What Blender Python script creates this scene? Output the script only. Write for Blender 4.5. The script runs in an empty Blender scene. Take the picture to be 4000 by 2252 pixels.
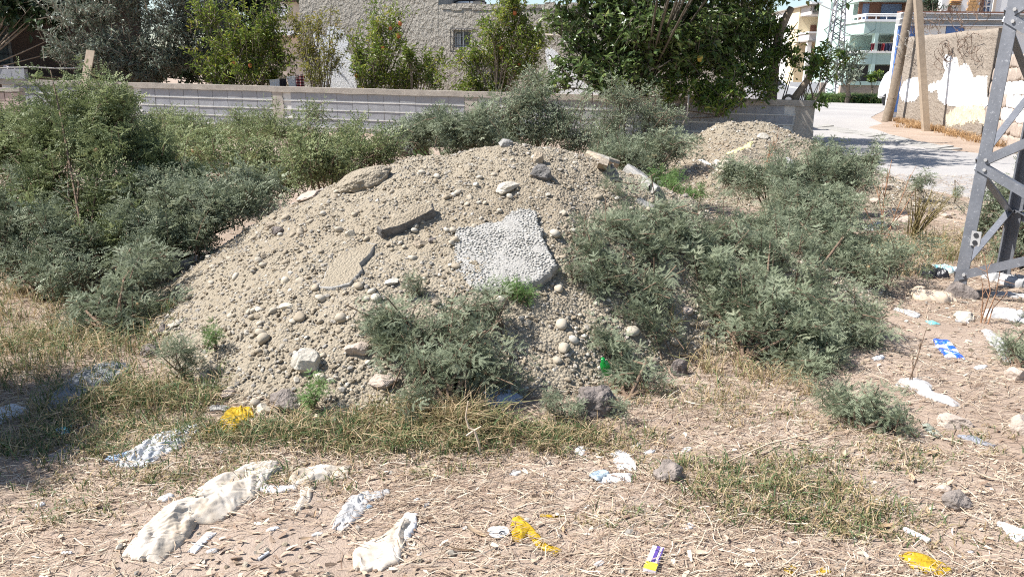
import bpy, math, random
import numpy as np
from mathutils import Matrix, Vector

# ------------------------------------------------------------------ camera, sky, sun, exposure
F = 3100.0; PIT = math.radians(15.2); ROL = math.radians(0.6); CAMH = 1.5
sc = bpy.context.scene
COL = sc.collection
cd = bpy.data.cameras.new('camera'); cam = bpy.data.objects.new('camera', cd); COL.objects.link(cam)
cd.sensor_width = 36; cd.lens = F / 4000 * 36; cd.clip_start = 0.05; cd.clip_end = 2000
_c, _s = math.cos(ROL), math.sin(ROL)
_up = np.array([0, math.sin(PIT), math.cos(PIT)]); _fw = np.array([0, math.cos(PIT), -math.sin(PIT)]); _X = np.array([1., 0, 0])
_r = _c * _X + _s * _up; _u = -_s * _X + _c * _up
cam.matrix_world = Matrix(((_r[0], _u[0], -_fw[0], 0), (_r[1], _u[1], -_fw[1], 0), (_r[2], _u[2], -_fw[2], CAMH), (0, 0, 0, 1)))
sc.camera = cam

SUN_EL = math.radians(52); SAZ = np.array([-0.99, -0.12]); SAZ /= np.linalg.norm(SAZ)
w = bpy.data.worlds.new('World'); sc.world = w; w.use_nodes = True
nt = w.node_tree; nt.nodes.clear()
_o = nt.nodes.new('ShaderNodeOutputWorld'); _b = nt.nodes.new('ShaderNodeBackground'); _k = nt.nodes.new('ShaderNodeTexSky')
_k.sky_type = 'NISHITA'; _k.sun_disc = False; _k.sun_elevation = SUN_EL; _k.sun_rotation = math.atan2(SAZ[0], SAZ[1])
_k.dust_density = 0.7; _k.air_density = 1.0; _k.ozone_density = 1.5
_b.inputs['Strength'].default_value = 0.09
nt.links.new(_k.outputs[0], _b.inputs[0]); nt.links.new(_b.outputs[0], _o.inputs[0])
sl = bpy.data.lights.new('sun', 'SUN'); sl.energy = 5.0; sl.angle = math.radians(0.5); sl.color = (1.0, 0.975, 0.94)
so = bpy.data.objects.new('sun', sl); COL.objects.link(so)
_sd = Vector((SAZ[0] * math.cos(SUN_EL), SAZ[1] * math.cos(SUN_EL), math.sin(SUN_EL)))
so.rotation_euler = _sd.to_track_quat('Z', 'Y').to_euler(); so.location = (-20, 5, 30)
sc.view_settings.view_transform = 'Standard'; sc.view_settings.look = 'None'
sc.view_settings.gamma = 1; sc.view_settings.use_curve_mapping = False
sc.view_settings.exposure = 1.0
sc.cycles.max_bounces = 6; sc.cycles.transparent_max_bounces = 8; sc.cycles.use_denoising = False; sc.cycles.filter_width = 1.1
sc.cycles.diffuse_bounces = 3; sc.cycles.glossy_bounces = 2; sc.cycles.transmission_bounces = 4

RS = np.random.RandomState(7)
random.seed(7)
A = np.array

# ------------------------------------------------------------------ the lie of the land
def ray(px, py):
    u = (px - 2000) / F; v = (1126 - py) / F
    a = u * _c - v * _s; b = u * _s + v * _c
    return A([a, math.cos(PIT) + b * math.sin(PIT), -math.sin(PIT) + b * math.cos(PIT)])
def G(px, py, z=0.0):                     # point of the level z on a line of sight
    d = ray(px, py); return A([0, 0, CAMH]) + d * (z - CAMH) / d[2]
def P(px, py, Y):                         # point at distance Y on a line of sight
    d = ray(px, py); return A([0, 0, CAMH]) + d * Y / d[1]

def _h(ix, iy, seed):
    n = (ix.astype(np.int64) * 374761393 + iy.astype(np.int64) * 668265263 + seed * 982451653) & 0x7fffffff
    n = ((n ^ (n >> 13)) * 1274126177) & 0x7fffffff
    return ((n ^ (n >> 16)) & 0xffff) / 65535.0
def vn(x, y, seed=0):
    x = np.asarray(x, float); y = np.asarray(y, float)
    ix = np.floor(x); iy = np.floor(y); fx = x - ix; fy = y - iy
    fx = fx * fx * (3 - 2 * fx); fy = fy * fy * (3 - 2 * fy)
    a = _h(ix, iy, seed); b = _h(ix + 1, iy, seed); c = _h(ix, iy + 1, seed); d = _h(ix + 1, iy + 1, seed)
    return (a * (1 - fx) + b * fx) * (1 - fy) + (c * (1 - fx) + d * fx) * fy
def fbm(x, y, seed=0, o=4):
    t = 0; amp = .5; f = 1.0
    for k in range(o):
        t = t + amp * (vn(np.asarray(x) * f, np.asarray(y) * f, seed + k) - .5); amp *= .5; f *= 2.03
    return t

def ground_z(x, y):
    x = np.asarray(x, float); y = np.asarray(y, float)
    near = np.clip((11.5 - y) / 3, 0, 1) * np.clip((4.6 - x * .55) / 1.0, 0, 1) * np.clip(y + 5, 0, 1)
    return near * (.10 * fbm(x * .8, y * .8, 3, 3) + .035 * fbm(x * 5, y * 5, 9, 3))

# big gravel mound: crest heights, crest and foot lines as functions of x
MX = A([-2.6, -2.35, -2.1, -1.85, -1.5, -1.15, -0.8, -0.36, 0, .27, .6, .88, 1.15, 1.45, 1.85, 2.3, 2.75])
MZ = A([0.0, .12, .30, .46, .66, .81, .90, .985, 1.025, 1.02, .955, .845, .69, .54, .36, .16, 0.0])
MF = A([5.4, 4.8, 4.2, 3.85, 3.52, 3.33, 3.26, 3.33, 3.45, 3.5, 3.75, 4.0, 4.15, 4.3, 4.5, 4.8, 5.3])
MC = 5.42
def mound_a(x, y):
    x = np.asarray(x, float); y = np.asarray(y, float)
    z = np.interp(x, MX, MZ); yf = np.interp(x, MX, MF)
    t = np.clip((y - yf) / np.maximum(MC - yf, .05), 0, 1)
    front = .62 * t + .38 * np.sin(t * math.pi / 2)
    front = np.where(t < .12, front * (t / .12) ** .35, front)
    back = np.clip(1 - ((y - MC) / 1.35), 0, 1); back = np.where(back > 0, np.sin(back * math.pi / 2) ** 1.2, 0)
    h = z * np.where(y < MC, front, back)
    m = np.clip(h / .25, 0, 1)
    return np.where(h > .006, h + m * (.16 * fbm(x * 1.6, y * 1.6, 21, 3) + .07 * fbm(x * 5, y * 5, 22, 3)), -1)
BX = A([1.4, 2.0, 2.55, 3.0, 3.5, 4.0, 4.5, 5.1, 5.7])
BZ = A([0, .18, .50, .74, .80, .72, .52, .22, 0])
def mound_b(x, y):
    x = np.asarray(x, float); y = np.asarray(y, float)
    z = np.interp(x, BX, BZ); d = (y - 12.1)
    p = np.where(d < 0, np.clip(1 + d / 2.9, 0, 1), np.clip(1 - d / 1.8, 0, 1))
    p = p * (1.25 - .25 * p)
    h = z * p; m = np.clip(h / .2, 0, 1)
    return np.where(h > .006, h + m * (.28 * fbm(x * 1.3, y * 1.3, 31, 3) + .12 * fbm(x * 4, y * 4, 32, 3)), -1)
def HT(x, y):
    return np.maximum(ground_z(x, y), np.maximum(mound_a(x, y), mound_b(x, y)) - .002)
def R(px, py):                            # where a line of sight first meets the land
    d = ray(px, py); o = A([0, 0, CAMH]); ts = np.arange(1.8, 24, .012) / d[1]
    q = o + ts[:, None] * d
    hit = q[:, 2] <= HT(q[:, 0], q[:, 1])
    if not hit.any(): return G(px, py)
    p = q[np.argmax(hit)].copy(); p[2] = float(HT(p[0], p[1])); return p

# ------------------------------------------------------------------ mesh helpers
def mesh(name, V, faces, mat=None, tint=None, smooth=False):
    V = np.ascontiguousarray(V, dtype=np.float32).reshape(-1, 3)
    if not isinstance(faces, list) or (faces and not isinstance(faces[0], np.ndarray)): faces = [np.asarray(faces)]
    faces = [np.asarray(f) for f in faces if len(f)]
    me = bpy.data.meshes.new(name)
    me.vertices.add(len(V)); me.vertices.foreach_set('co', V.ravel())
    li = np.concatenate([f.ravel() for f in faces]).astype(np.int32)
    tot = np.concatenate([np.full(len(f), f.shape[1], np.int32) for f in faces])
    st = np.concatenate([[0], np.cumsum(tot)[:-1]]).astype(np.int32)
    me.loops.add(len(li)); me.loops.foreach_set('vertex_index', li)
    me.polygons.add(len(tot)); me.polygons.foreach_set('loop_start', st)
    me.polygons.foreach_set('use_smooth', np.full(len(tot), bool(smooth)))
    me.update(calc_edges=True)
    if tint is not None:
        at = me.attributes.new('tint', 'FLOAT', 'POINT'); at.data.foreach_set('value', np.asarray(tint, np.float32))
    if mat is not None: me.materials.append(mat)
    return me
def root_loc(p):
    l = A([0., 0, 0])
    while p is not None:
        l += A(p.location[:]); p = p.parent
    return l
def tag(o, label=None, cat=None, group=None, kind=None):
    if label: o['label'] = label
    if cat: o['category'] = cat
    if group: o['group'] = group
    if kind: o['kind'] = kind
    return o
def obj(name, V, faces, mat, parent=None, tint=None, smooth=False, base=None, kind=None):
    """one mesh object from world-space points; a child keeps its thing's origin"""
    V = np.asarray(V, float).reshape(-1, 3)
    loc = root_loc(parent) if parent is not None else (A(base, float) if base is not None else A([0., 0, 0]))
    o = bpy.data.objects.new(name, mesh(name, V - loc, faces, mat, tint, smooth)); COL.objects.link(o)
    if parent is not None: o.parent = parent
    else: o.location = loc
    if kind: o['kind'] = kind
    return o
def thing(name, label, cat, loc=(0, 0, 0), group=None):
    o = bpy.data.objects.new(name, None); COL.objects.link(o); o.empty_display_size = .1
    o.location = [float(t) for t in loc]; return tag(o, label, cat, group)
def inst(name, me, parent, M, kind=None):
    """another object on an existing mesh; M is its world matrix"""
    o = bpy.data.objects.new(name, me); COL.objects.link(o)
    if parent is not None:
        o.parent = parent; M = Matrix.Translation(-Vector(root_loc(parent))) @ M
    o.matrix_local = M
    return o
class MB:
    def __init__(s): s.v = []; s.q = []; s.t = []; s.n = 0
    def add(s, V, Q=None, T=None):
        V = np.asarray(V, float).reshape(-1, 3); s.v.append(V)
        if Q is not None and len(Q): s.q.append(np.asarray(Q) + s.n)
        if T is not None and len(T): s.t.append(np.asarray(T) + s.n)
        s.n += len(V); return s
    def hexa(s, c8):                      # 8 corners: bottom ring then top ring
        return s.add(c8, [[3, 2, 1, 0], [4, 5, 6, 7], [0, 1, 5, 4], [1, 2, 6, 5], [2, 3, 7, 6], [3, 0, 4, 7]])
    def box(s, c, d, ax=None):            # centre, size, optional 3 axes
        c = A(c, float); d = A(d, float) / 2
        ax = np.eye(3) if ax is None else A(ax, float)
        k = A([[-1, -1, -1], [1, -1, -1], [1, 1, -1], [-1, 1, -1], [-1, -1, 1], [1, -1, 1], [1, 1, 1], [-1, 1, 1]], float) * d
        return s.hexa(c + k @ ax)
    def bbox(s, lo, hi): lo = A(lo, float); hi = A(hi, float); return s.box((lo + hi) / 2, hi - lo)
    def tube(s, pts, rad, n=6, cap=True):
        pts = A(pts, float); m = len(pts); rad = np.broadcast_to(A(rad, float), (m,))
        t = np.gradient(pts, axis=0); t /= np.linalg.norm(t, axis=1)[:, None] + 1e-9
        ref = A([0, 0, 1.]) if abs(t[:, 2]).mean() < .8 else A([1., 0, 0])
        a = np.cross(t, ref); a /= np.linalg.norm(a, axis=1)[:, None] + 1e-9; b = np.cross(t, a)
        th = np.arange(n) * 2 * math.pi / n
        V = pts[:, None] + rad[:, None, None] * (np.cos(th)[None, :, None] * a[:, None] + np.sin(th)[None, :, None] * b[:, None])
        i = np.arange(m - 1)[:, None] * n; j = np.arange(n)[None]; k = (j + 1) % n
        Q = np.stack([i + j, i + k, i + n + k, i + n + j], -1).reshape(-1, 4)
        V = V.reshape(-1, 3); T = None
        if cap and n > 2:
            V = np.vstack([V, pts[:1], pts[-1:]]); e = m * n; jj = np.arange(n); kk = (jj + 1) % n
            T = np.vstack([np.stack([np.full(n, e), kk, jj], -1), np.stack([np.full(n, e + 1), (m - 1) * n + jj, (m - 1) * n + kk], -1)])
        return s.add(V, Q, T)
    def prism(s, poly, ext):              # polygon (n,3) swept by a vector
        poly = A(poly, float); n = len(poly); V = np.vstack([poly, poly + A(ext, float)])
        j = np.arange(n); k = (j + 1) % n
        c0 = poly.mean(0); V = np.vstack([V, c0, c0 + A(ext, float)])
        T = np.vstack([np.stack([np.full(n, 2 * n), k, j], -1), np.stack([np.full(n, 2 * n + 1), n + j, n + k], -1)])
        return s.add(V, np.stack([j, k, n + k, n + j], -1), T)
    def out(s): return np.vstack(s.v), [np.vstack(x) for x in (s.q, s.t) if x]
    def build(s, name, mat, parent=None, smooth=False, base=None, kind=None):
        V, Fc = s.out(); return obj(name, V, Fc, mat, parent, None, smooth, base, kind)
def grid_faces(m, n):
    i = np.arange(m - 1)[:, None] * n; j = np.arange(n - 1)[None]
    return np.stack([i + j, i + j + 1, i + n + j + 1, i + n + j], -1).reshape(-1, 4)
def unit(v): v = np.asarray(v, float); return v / (np.linalg.norm(v, axis=-1, keepdims=True) + 1e-9)

def ico(sub):
    g = (1 + 5 ** .5) / 2
    V = [(-1, g, 0), (1, g, 0), (-1, -g, 0), (1, -g, 0), (0, -1, g), (0, 1, g), (0, -1, -g), (0, 1, -g), (g, 0, -1), (g, 0, 1), (-g, 0, -1), (-g, 0, 1)]
    Fc = [(0, 11, 5), (0, 5, 1), (0, 1, 7), (0, 7, 10), (0, 10, 11), (1, 5, 9), (5, 11, 4), (11, 10, 2), (10, 7, 6), (7, 1, 8), (3, 9, 4), (3, 4, 2), (3, 2, 6), (3, 6, 8), (3, 8, 9), (4, 9, 5), (2, 4, 11), (6, 2, 10), (8, 6, 7), (9, 8, 1)]
    V = [unit(A(v)) for v in V]
    for _ in range(sub):
        mid = {}; nf = []
        def m(a, b):
            k = (min(a, b), max(a, b))
            if k not in mid: mid[k] = len(V); V.append(unit(V[a] + V[b]))
            return mid[k]
        for a, b, c in Fc:
            x, y, z = m(a, b), m(b, c), m(c, a); nf += [(a, x, z), (b, y, x), (c, z, y), (x, y, z)]
        Fc = nf
    return A(V), A(Fc)
ICO = [ico(k) for k in range(4)]
def n3(V, f, seed):                        # cheap 3-d noise from three planes
    x, y, z = (V * f).T
    return (vn(x + 7, y + z * .7, seed) + vn(y + 3, z + x * .6, seed + 1) + vn(z + 5, x - y * .8, seed + 2)) / 1.5 - 1
def rock_shape(sub, seed, rough=.25, cuts=6):
    V, Fc = ICO[sub]; V = V.copy(); rs = np.random.RandomState(seed)
    for _ in range(cuts):                  # flatten some sides
        d = unit(rs.normal(size=3)); lim = rs.uniform(.55, .85); t = V @ d
        V = V - np.maximum(t - lim, 0)[:, None] * d
    V = V * (1 + rough * n3(V, 1.7, seed)[:, None] + rough * .5 * n3(V, 4.3, seed + 9)[:, None])
    if sub == 3: V = V * (1 + rough * .28 * n3(V, 11, seed + 19)[:, None])
    return V, Fc

# ------------------------------------------------------------------ materials
class N:
    def __init__(s, name):
        s.m = bpy.data.materials.new(name); s.m.use_nodes = True; s.t = s.m.node_tree; s.t.nodes.clear()
        s.out = s.t.nodes.new('ShaderNodeOutputMaterial')
    def n(s, ty, **kw):
        x = s.t.nodes.new('ShaderNode' + ty)
        for k, v in kw.items(): setattr(x, k, v)
        return x
    def l(s, a, b): s.t.links.new(a, b)
    def noise(s, scale, detail=4, rough=.6, coord=None, kind='TexNoise'):
        x = s.n(kind); x.inputs['Scale'].default_value = scale
        if kind == 'TexNoise': x.inputs['Detail'].default_value = detail; x.inputs['Roughness'].default_value = rough
        s.l(coord if coord is not None else s.pos(), x.inputs['Vector']); return x
    def pos(s):
        if not hasattr(s, '_p'): s._p = s.n('NewGeometry').outputs['Position']
        return s._p
    def objc(s):
        if not hasattr(s, '_oc'): s._oc = s.n('TexCoord').outputs['Object']
        return s._oc
    def ramp(s, fac, stops):
        x = s.n('ValToRGB'); e = x.color_ramp.elements
        while len(e) < len(stops): e.new(.5)
        for k, (p, c) in enumerate(stops): e[k].position = p; e[k].color = (*c, 1) if len(c) == 3 else c
        s.l(fac, x.inputs[0]); return x.outputs[0]
    def mix(s, fac, a, b, blend='MIX'):
        x = s.n('Mix', data_type='RGBA', blend_type=blend)
        for k, v in ((0, fac), (6, a), (7, b)):
            if isinstance(v, (int, float)): x.inputs[k].default_value = v
            elif isinstance(v, tuple): x.inputs[k].default_value = (*v, 1)
            else: s.l(v, x.inputs[k])
        return x.outputs[2]
    def math(s, op, a, b=None):
        x = s.n('Math', operation=op)
        for k, v in ((0, a), (1, b)):
            if v is None: continue
            if isinstance(v, (int, float)): x.inputs[k].default_value = v
            else: s.l(v, x.inputs[k])
        return x.outputs[0]
    def bsdf(s, color, rough=.85, bump=None, bs=.5, bd=.01, spec=.3, metal=0., trans=None):
        b = s.n('BsdfPrincipled'); b.inputs['Roughness'].default_value = rough if isinstance(rough, (int, float)) else .5
        if not isinstance(rough, (int, float)): s.l(rough, b.inputs['Roughness'])
        b.inputs['Specular IOR Level'].default_value = spec; b.inputs['Metallic'].default_value = metal
        if isinstance(color, tuple): b.inputs['Base Color'].default_value = (*color, 1)
        else: s.l(color, b.inputs['Base Color'])
        if bump is not None:
            x = s.n('Bump'); x.inputs['Strength'].default_value = bs; x.inputs['Distance'].default_value = bd
            s.l(bump, x.inputs['Height']); s.l(x.outputs[0], b.inputs['Normal'])
        sh = b.outputs[0]
        if trans:                          # light through leaves, cloth, thin plastic
            tr = s.n('BsdfTranslucent')
            if isinstance(color, tuple): tr.inputs['Color'].default_value = (*color, 1)
            else: s.l(color, tr.inputs['Color'])
            mx = s.n('MixShader'); mx.inputs[0].default_value = trans; s.l(sh, mx.inputs[1]); s.l(tr.outputs[0], mx.inputs[2]); sh = mx.outputs[0]
        s.l(sh, s.out.inputs[0]); return s.m
    def tint(s): x = s.n('Attribute'); x.attribute_name = 'tint'; return x.outputs['Fac']
    def rnd(s): return s.n('ObjectInfo').outputs['Random']

def mat_plain(name, c, rough=.8, var=.18, scale=8, bs=.3, bd=.004, spec=.3, metal=0., trans=None, bscale=60):
    m = N(name); n = m.noise(scale, 5, .65); k = m.noise(bscale, 3, .7)
    lo = tuple(x * (1 - var) for x in c); hi = tuple(min(1, x * (1 + var)) for x in c)
    return m.bsdf(m.ramp(n.outputs[0], [(.3, lo), (.7, hi)]), rough, k.outputs[0], bs, bd, spec, metal, trans)
def mat_leaf(name, stops, trans=.35, rough=.6):
    m = N(name); return m.bsdf(m.ramp(m.tint(), stops), rough, spec=.35, trans=trans)

# ================================================================== materials in use
m = N('dirt'); n1 = m.noise(1.1, 6, .6); n2 = m.noise(14, 5, .7); n3_ = m.noise(120, 3, .7)
c = m.ramp(n1.outputs[0], [(.25, (.27, .20, .15)), (.5, (.36, .28, .22)), (.75, (.42, .345, .28))])
c = m.mix(m.math('MULTIPLY', n2.outputs[0], .55), c, (.24, .18, .135))
M_DIRT = m.bsdf(c, .95, m.math('ADD', n3_.outputs[0], m.math('MULTIPLY', n2.outputs[0], 2)), .6, .012, .1)
m = N('road dust'); n1 = m.noise(.35, 6, .62); n2 = m.noise(6, 6, .7); n3_ = m.noise(90, 3, .7)
c = m.ramp(n1.outputs[0], [(.3, (.29, .275, .265)), (.55, (.36, .34, .32)), (.75, (.40, .37, .34))])
c = m.mix(m.math('MULTIPLY', n2.outputs[0], .5), c, (.29, .27, .25))
M_ROAD = m.bsdf(c, .9, n3_.outputs[0], .4, .01, .2)
m = N('mound sand'); n1 = m.noise(1.6, 6, .6); n2 = m.noise(45, 5, .75); v = m.noise(70, kind='TexVoronoi')
c = m.ramp(n1.outputs[0], [(.3, (.275, .23, .17)), (.55, (.335, .29, .22)), (.8, (.37, .325, .255))])
c = m.mix(m.math('MULTIPLY', n2.outputs[0], .75), c, (.23, .185, .13))
M_SAND = m.bsdf(c, .95, m.math('ADD', m.math('MULTIPLY', v.outputs[0], -1.2), n2.outputs[0]), .9, .012, .1)
STONES = [(0, (.155, .125, .09)), (.2, (.26, .215, .155)), (.45, (.335, .29, .22)), (.65, (.315, .285, .235)), (.8, (.23, .22, .205)), (.92, (.40, .365, .31)), (1, (.50, .47, .41))]
def mat_stone(name, src):
    m = N(name); n2 = m.noise(90, 4, .7)
    c = m.mix(m.math('MULTIPLY', n2.outputs[0], .35), m.ramp(getattr(m, src)(), STONES), (.28, .22, .15))
    return m.bsdf(c, .9, n2.outputs[0], .5, .004, .15)
M_GRAV = mat_stone('gravel', 'tint')
STONES = [(0, (.27, .225, .165)), (.4, (.37, .315, .24)), (.75, (.43, .385, .31)), (1, (.50, .465, .40))]
M_PEB = mat_stone('pebbles', 'rnd')
M_PUM = mat_plain('pitted grey brown stone', (.22, .185, .16), .95, .35, 24, 1, .012)
M_LIME = mat_plain('pale limestone', (.42, .38, .315), .9, .16, 14, .7, .006)
M_CREAMST = mat_plain('cream stone', (.50, .44, .34), .8, .1, 10, .3, .003)
M_ROUGHST = mat_plain('rough tan rubble', (.33, .27, .20), .95, .3, 18, 1, .012)
M_PINKST = mat_plain('pinkish rubble', (.38, .31, .255), .95, .22, 18, .8, .008)
M_ASPH = mat_plain('broken asphalt', (.15, .14, .13), .95, .5, 22, 1, .015)
M_DARKR = mat_plain('dark slag', (.16, .135, .12), .95, .55, 26, 1, .015)
M_GREYC = mat_plain('grey concrete', (.30, .285, .26), .95, .2, 16, .9, .01)
m = N('wall blocks'); n1 = m.noise(5, 5, .7); n2 = m.noise(55, 4, .7)
c = m.mix(m.math('MULTIPLY', m.rnd(), .6), m.ramp(n1.outputs[0], [(.3, (.24, .245, .26)), (.7, (.36, .36, .37))]), (.30, .30, .30))
M_BLOCK = m.bsdf(c, .95, n2.outputs[0], .7, .012, .15)
M_MORTAR = mat_plain('mortar', (.55, .53, .49), .95, .15, 9, .6, .008)
M_PLAST = mat_plain('old cement plaster', (.38, .34, .29), .95, .18, 6, .8, .012)
M_PINKBL = mat_plain('pinkish blocks', (.45, .35, .30), .95, .15, 8, .6, .01)
m = N('rough stucco'); n1 = m.noise(.7, 5, .6); sv = m.n('Mapping'); m.l(m.pos(), sv.inputs[0]); sv.inputs['Scale'].default_value = (1.0, 1.0, .75)
n2 = m.noise(11, 5, .62, sv.outputs[0]); n4 = m.noise(4.2, 4, .6)
c = m.ramp(n1.outputs[0], [(.3, (.44, .395, .33)), (.7, (.53, .48, .41))])
M_STUC = m.bsdf(c, .95, m.math('ADD', n2.outputs[0], m.math('MULTIPLY', n4.outputs[0], .5)), 1, .16, .1)
m = N('limewash'); n2 = m.noise(22, 5, .7); n1 = m.noise(3, 4, .6)
M_WASH = m.bsdf(m.ramp(n1.outputs[0], [(.3, (.74, .73, .71)), (.7, (.85, .845, .84))]), .9, n2.outputs[0], .6, .03, .2)
m = N('mud render'); n1 = m.noise(1.2, 6, .65); n2 = m.noise(9, 6, .7); sv = m.n('Mapping'); m.l(m.pos(), sv.inputs[0]); sv.inputs['Scale'].default_value = (1, 1, 3)
n4 = m.noise(3, 4, .6, sv.outputs[0])
c = m.ramp(n1.outputs[0], [(.3, (.27, .225, .18)), (.7, (.35, .30, .245))])
c = m.mix(m.math('MULTIPLY', n2.outputs[0], .5), c, (.25, .205, .165))
M_MUD = m.bsdf(c, .95, m.math('ADD', n2.outputs[0], n4.outputs[0]), .9, .06, .1)
M_WOODP = mat_plain('weathered pole wood', (.22, .175, .13), .9, .25, 12, .6, .01)
M_WOODL = mat_plain('pale squared timber', (.36, .285, .21), .85, .16, 9, .4, .006)
m = N('galvanised steel'); n1 = m.noise(8, 6, .7); n2 = m.noise(60, 3, .6)
c = m.ramp(n1.outputs[0], [(.3, (.15, .155, .17)), (.7, (.235, .24, .26))]); c = m.mix(m.ramp(n2.outputs[0], [(.62, (0, 0, 0)), (.68, (.8, .8, .8))]), c, (.36, .36, .37))
M_GALV = m.bsdf(c, .55, n2.outputs[0], .15, .003, .4, .55)
M_RUST = mat_plain('rusty wire', (.16, .11, .08), .8, .4, 20)
M_WIRE = mat_plain('grey wire', (.34, .32, .28), .6, .2, 20)
M_BARK = mat_plain('grey brown bark', (.21, .17, .13), .95, .3, 20, .8, .01)
M_BARKP = mat_plain('pale bare bark', (.40, .35, .29), .95, .2, 20, .6, .008)
M_STEM = mat_plain('bush stems', (.16, .11, .075), .9, .3, 25)
M_DRYST = mat_plain('dry reddish stems', (.30, .17, .10), .9, .3, 25)
M_TWIG = mat_plain('pale dead twig', (.50, .40, .29), .9, .15, 25)
M_WHITE = mat_plain('white paint', (.80, .80, .79), .6, .04, 3, .1)
M_WHITEW = mat_plain('white house wall', (.78, .77, .75), .8, .05, 2, .2)
M_GREENW = mat_plain('pale green render', (.40, .52, .47), .85, .07, 1.2, .2)
M_GREYW = mat_plain('grey cement render', (.50, .48, .46), .9, .10, .8, .3)
M_CREAMW = mat_plain('cream balcony wall', (.66, .56, .38), .9, .06, 2, .2)
M_BEIGEW = mat_plain('beige balcony wall', (.55, .46, .37), .9, .08, 2, .2)
M_DARKG = mat_plain('dark window glass', (.035, .045, .06), .08, .3, 2, 0, spec=.6)
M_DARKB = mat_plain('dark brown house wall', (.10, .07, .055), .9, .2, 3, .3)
M_BROWNF = mat_plain('brown frame', (.16, .075, .05), .6, .2, 5)
M_BRICKT = mat_plain('orange brick trim', (.55, .32, .14), .9, .25, 30, .6, .02)
M_IRON = mat_plain('dark iron', (.03, .03, .033), .6, .3, 20)
M_ZINC = mat_plain('weathered zinc sheet', (.34, .33, .32), .6, .15, 2, .2)
M_BLUE = mat_plain('blue paint', (.10, .20, .48), .6, .15, 3)
M_CURT = mat_plain('blue grey curtain', (.16, .21, .33), .7, .2, 6)
M_TYRE = mat_plain('tyre rubber', (.025, .025, .025), .8, .2, 9)
M_RIM = mat_plain('wheel rim', (.45, .45, .46), .4, .1, 9, metal=.6)

# ================================================================== ground, road
xs = np.unique(np.concatenate([np.linspace(-400, -12, 14), np.linspace(-12, -5, 22), np.linspace(-5, 5, 170), np.linspace(5, 14, 30), np.linspace(14, 400, 16)]))
ys = np.unique(np.concatenate([np.linspace(-60, 0, 8), np.linspace(0, 7, 130), np.linspace(7, 14, 60), np.linspace(14, 30, 20), np.linspace(30, 900, 20)]))
XX, YY = np.meshgrid(xs, ys, indexing='ij')
ZZ = ground_z(XX, YY)
o = obj('ground', np.stack([XX, YY, ZZ], -1).reshape(-1, 3), grid_faces(len(xs), len(ys)), M_DIRT, smooth=True, kind='structure')

def sheet(name, pts, z, mat, step=.25, amp=0.0, parent=None, kind=None, wob=.0, seed=1):
    """a flat sheet with a slightly ragged outline, lying at level z"""
    p = A([(t[0], t[1]) for t in pts], float); q = []
    for a, b in zip(p, np.roll(p, -1, 0)):
        k = max(1, int(np.linalg.norm(b - a) / step)); t = np.arange(k)[:, None] / k; q.append(a + (b - a) * t)
    q = np.vstack(q); c = q.mean(0)
    d = unit(q - c); q = q + d * (wob * fbm(q[:, 0] * 1.7, q[:, 1] * 1.7, seed, 3) * 2)[:, None]
    n = len(q); me = bpy.data.meshes.new(name); T = np.c_[q, np.full(n, z)]; B = np.c_[q - d * -.02, np.full(n, z - .05)]
    me.from_pydata([tuple(v) for v in np.vstack([T, B])], [], [tuple(range(n))] + [(k, n + k, n + (k + 1) % n, (k + 1) % n) for k in range(n)]); me.update(); me.materials.append(mat)
    o = bpy.data.objects.new(name, me); COL.objects.link(o)
    if o.data.polygons[0].normal.z < 0: o.data.flip_normals()
    return tag(o, kind=kind)
sheet('road', [G(3120, 640), G(3260, 690), G(3500, 720), G(3800, 775), G(4200, 830), (14, 9.6, 0), (30, 9.5, 0), (30, 16, 0), (11.5, 17.6, 0), (11.2, 24), (13.4, 30.5), (20, 43), (28, 58), (40, 75), (36, 82), (20, 58), (16, 46), (9.3, 30), (6.9, 19.5), (6.7, 17.9)], .012, M_ROAD, .5, 0, None, 'structure', .18)
sheet('dirt_verge', [G(3395, 500), G(3470, 478), (13.2, 28.5), (11.6, 21), (11.2, 19.5), (10.75, 17.6), (10.4, 16.4), G(3900, 608), G(3720, 590), G(3560, 548)], .02, M_DIRT, .3, .05, None, 'structure', .12)
# broken concrete edge between the two road surfaces
rs = np.random.RandomState(4)
kb = thing('broken_kerb', 'cracked grey concrete road edge beside the wall of limewash patches', 'kerb', G(3480, 535))
pl = [G(3215, 497), G(3300, 512), G(3400, 530), G(3480, 540), G(3560, 562), G(3640, 575), G(3740, 590)]
for a, b in zip(pl[:-1], pl[1:]):
    for k in range(3):
        p0 = a + (b - a) * (k / 3); p1 = a + (b - a) * ((k + .93) / 3); d = unit(p1 - p0); nrm = A([-d[1], d[0], 0])
        wd = rs.uniform(.28, .42); q = [p0 - nrm * wd, p1 - nrm * wd * rs.uniform(.7, 1.2), p1 + nrm * .12, p0 + nrm * .12]
        h = rs.uniform(.05, .09)
        top = [q[0] + A([0, 0, .02]), q[1] + A([0, 0, .02]), q[2] + A([0, 0, h]), q[3] + A([0, 0, h])]
        MB().hexa([x - A([0, 0, .06]) for x in q] + top).build('concrete_piece', M_GREYC, kb)

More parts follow.
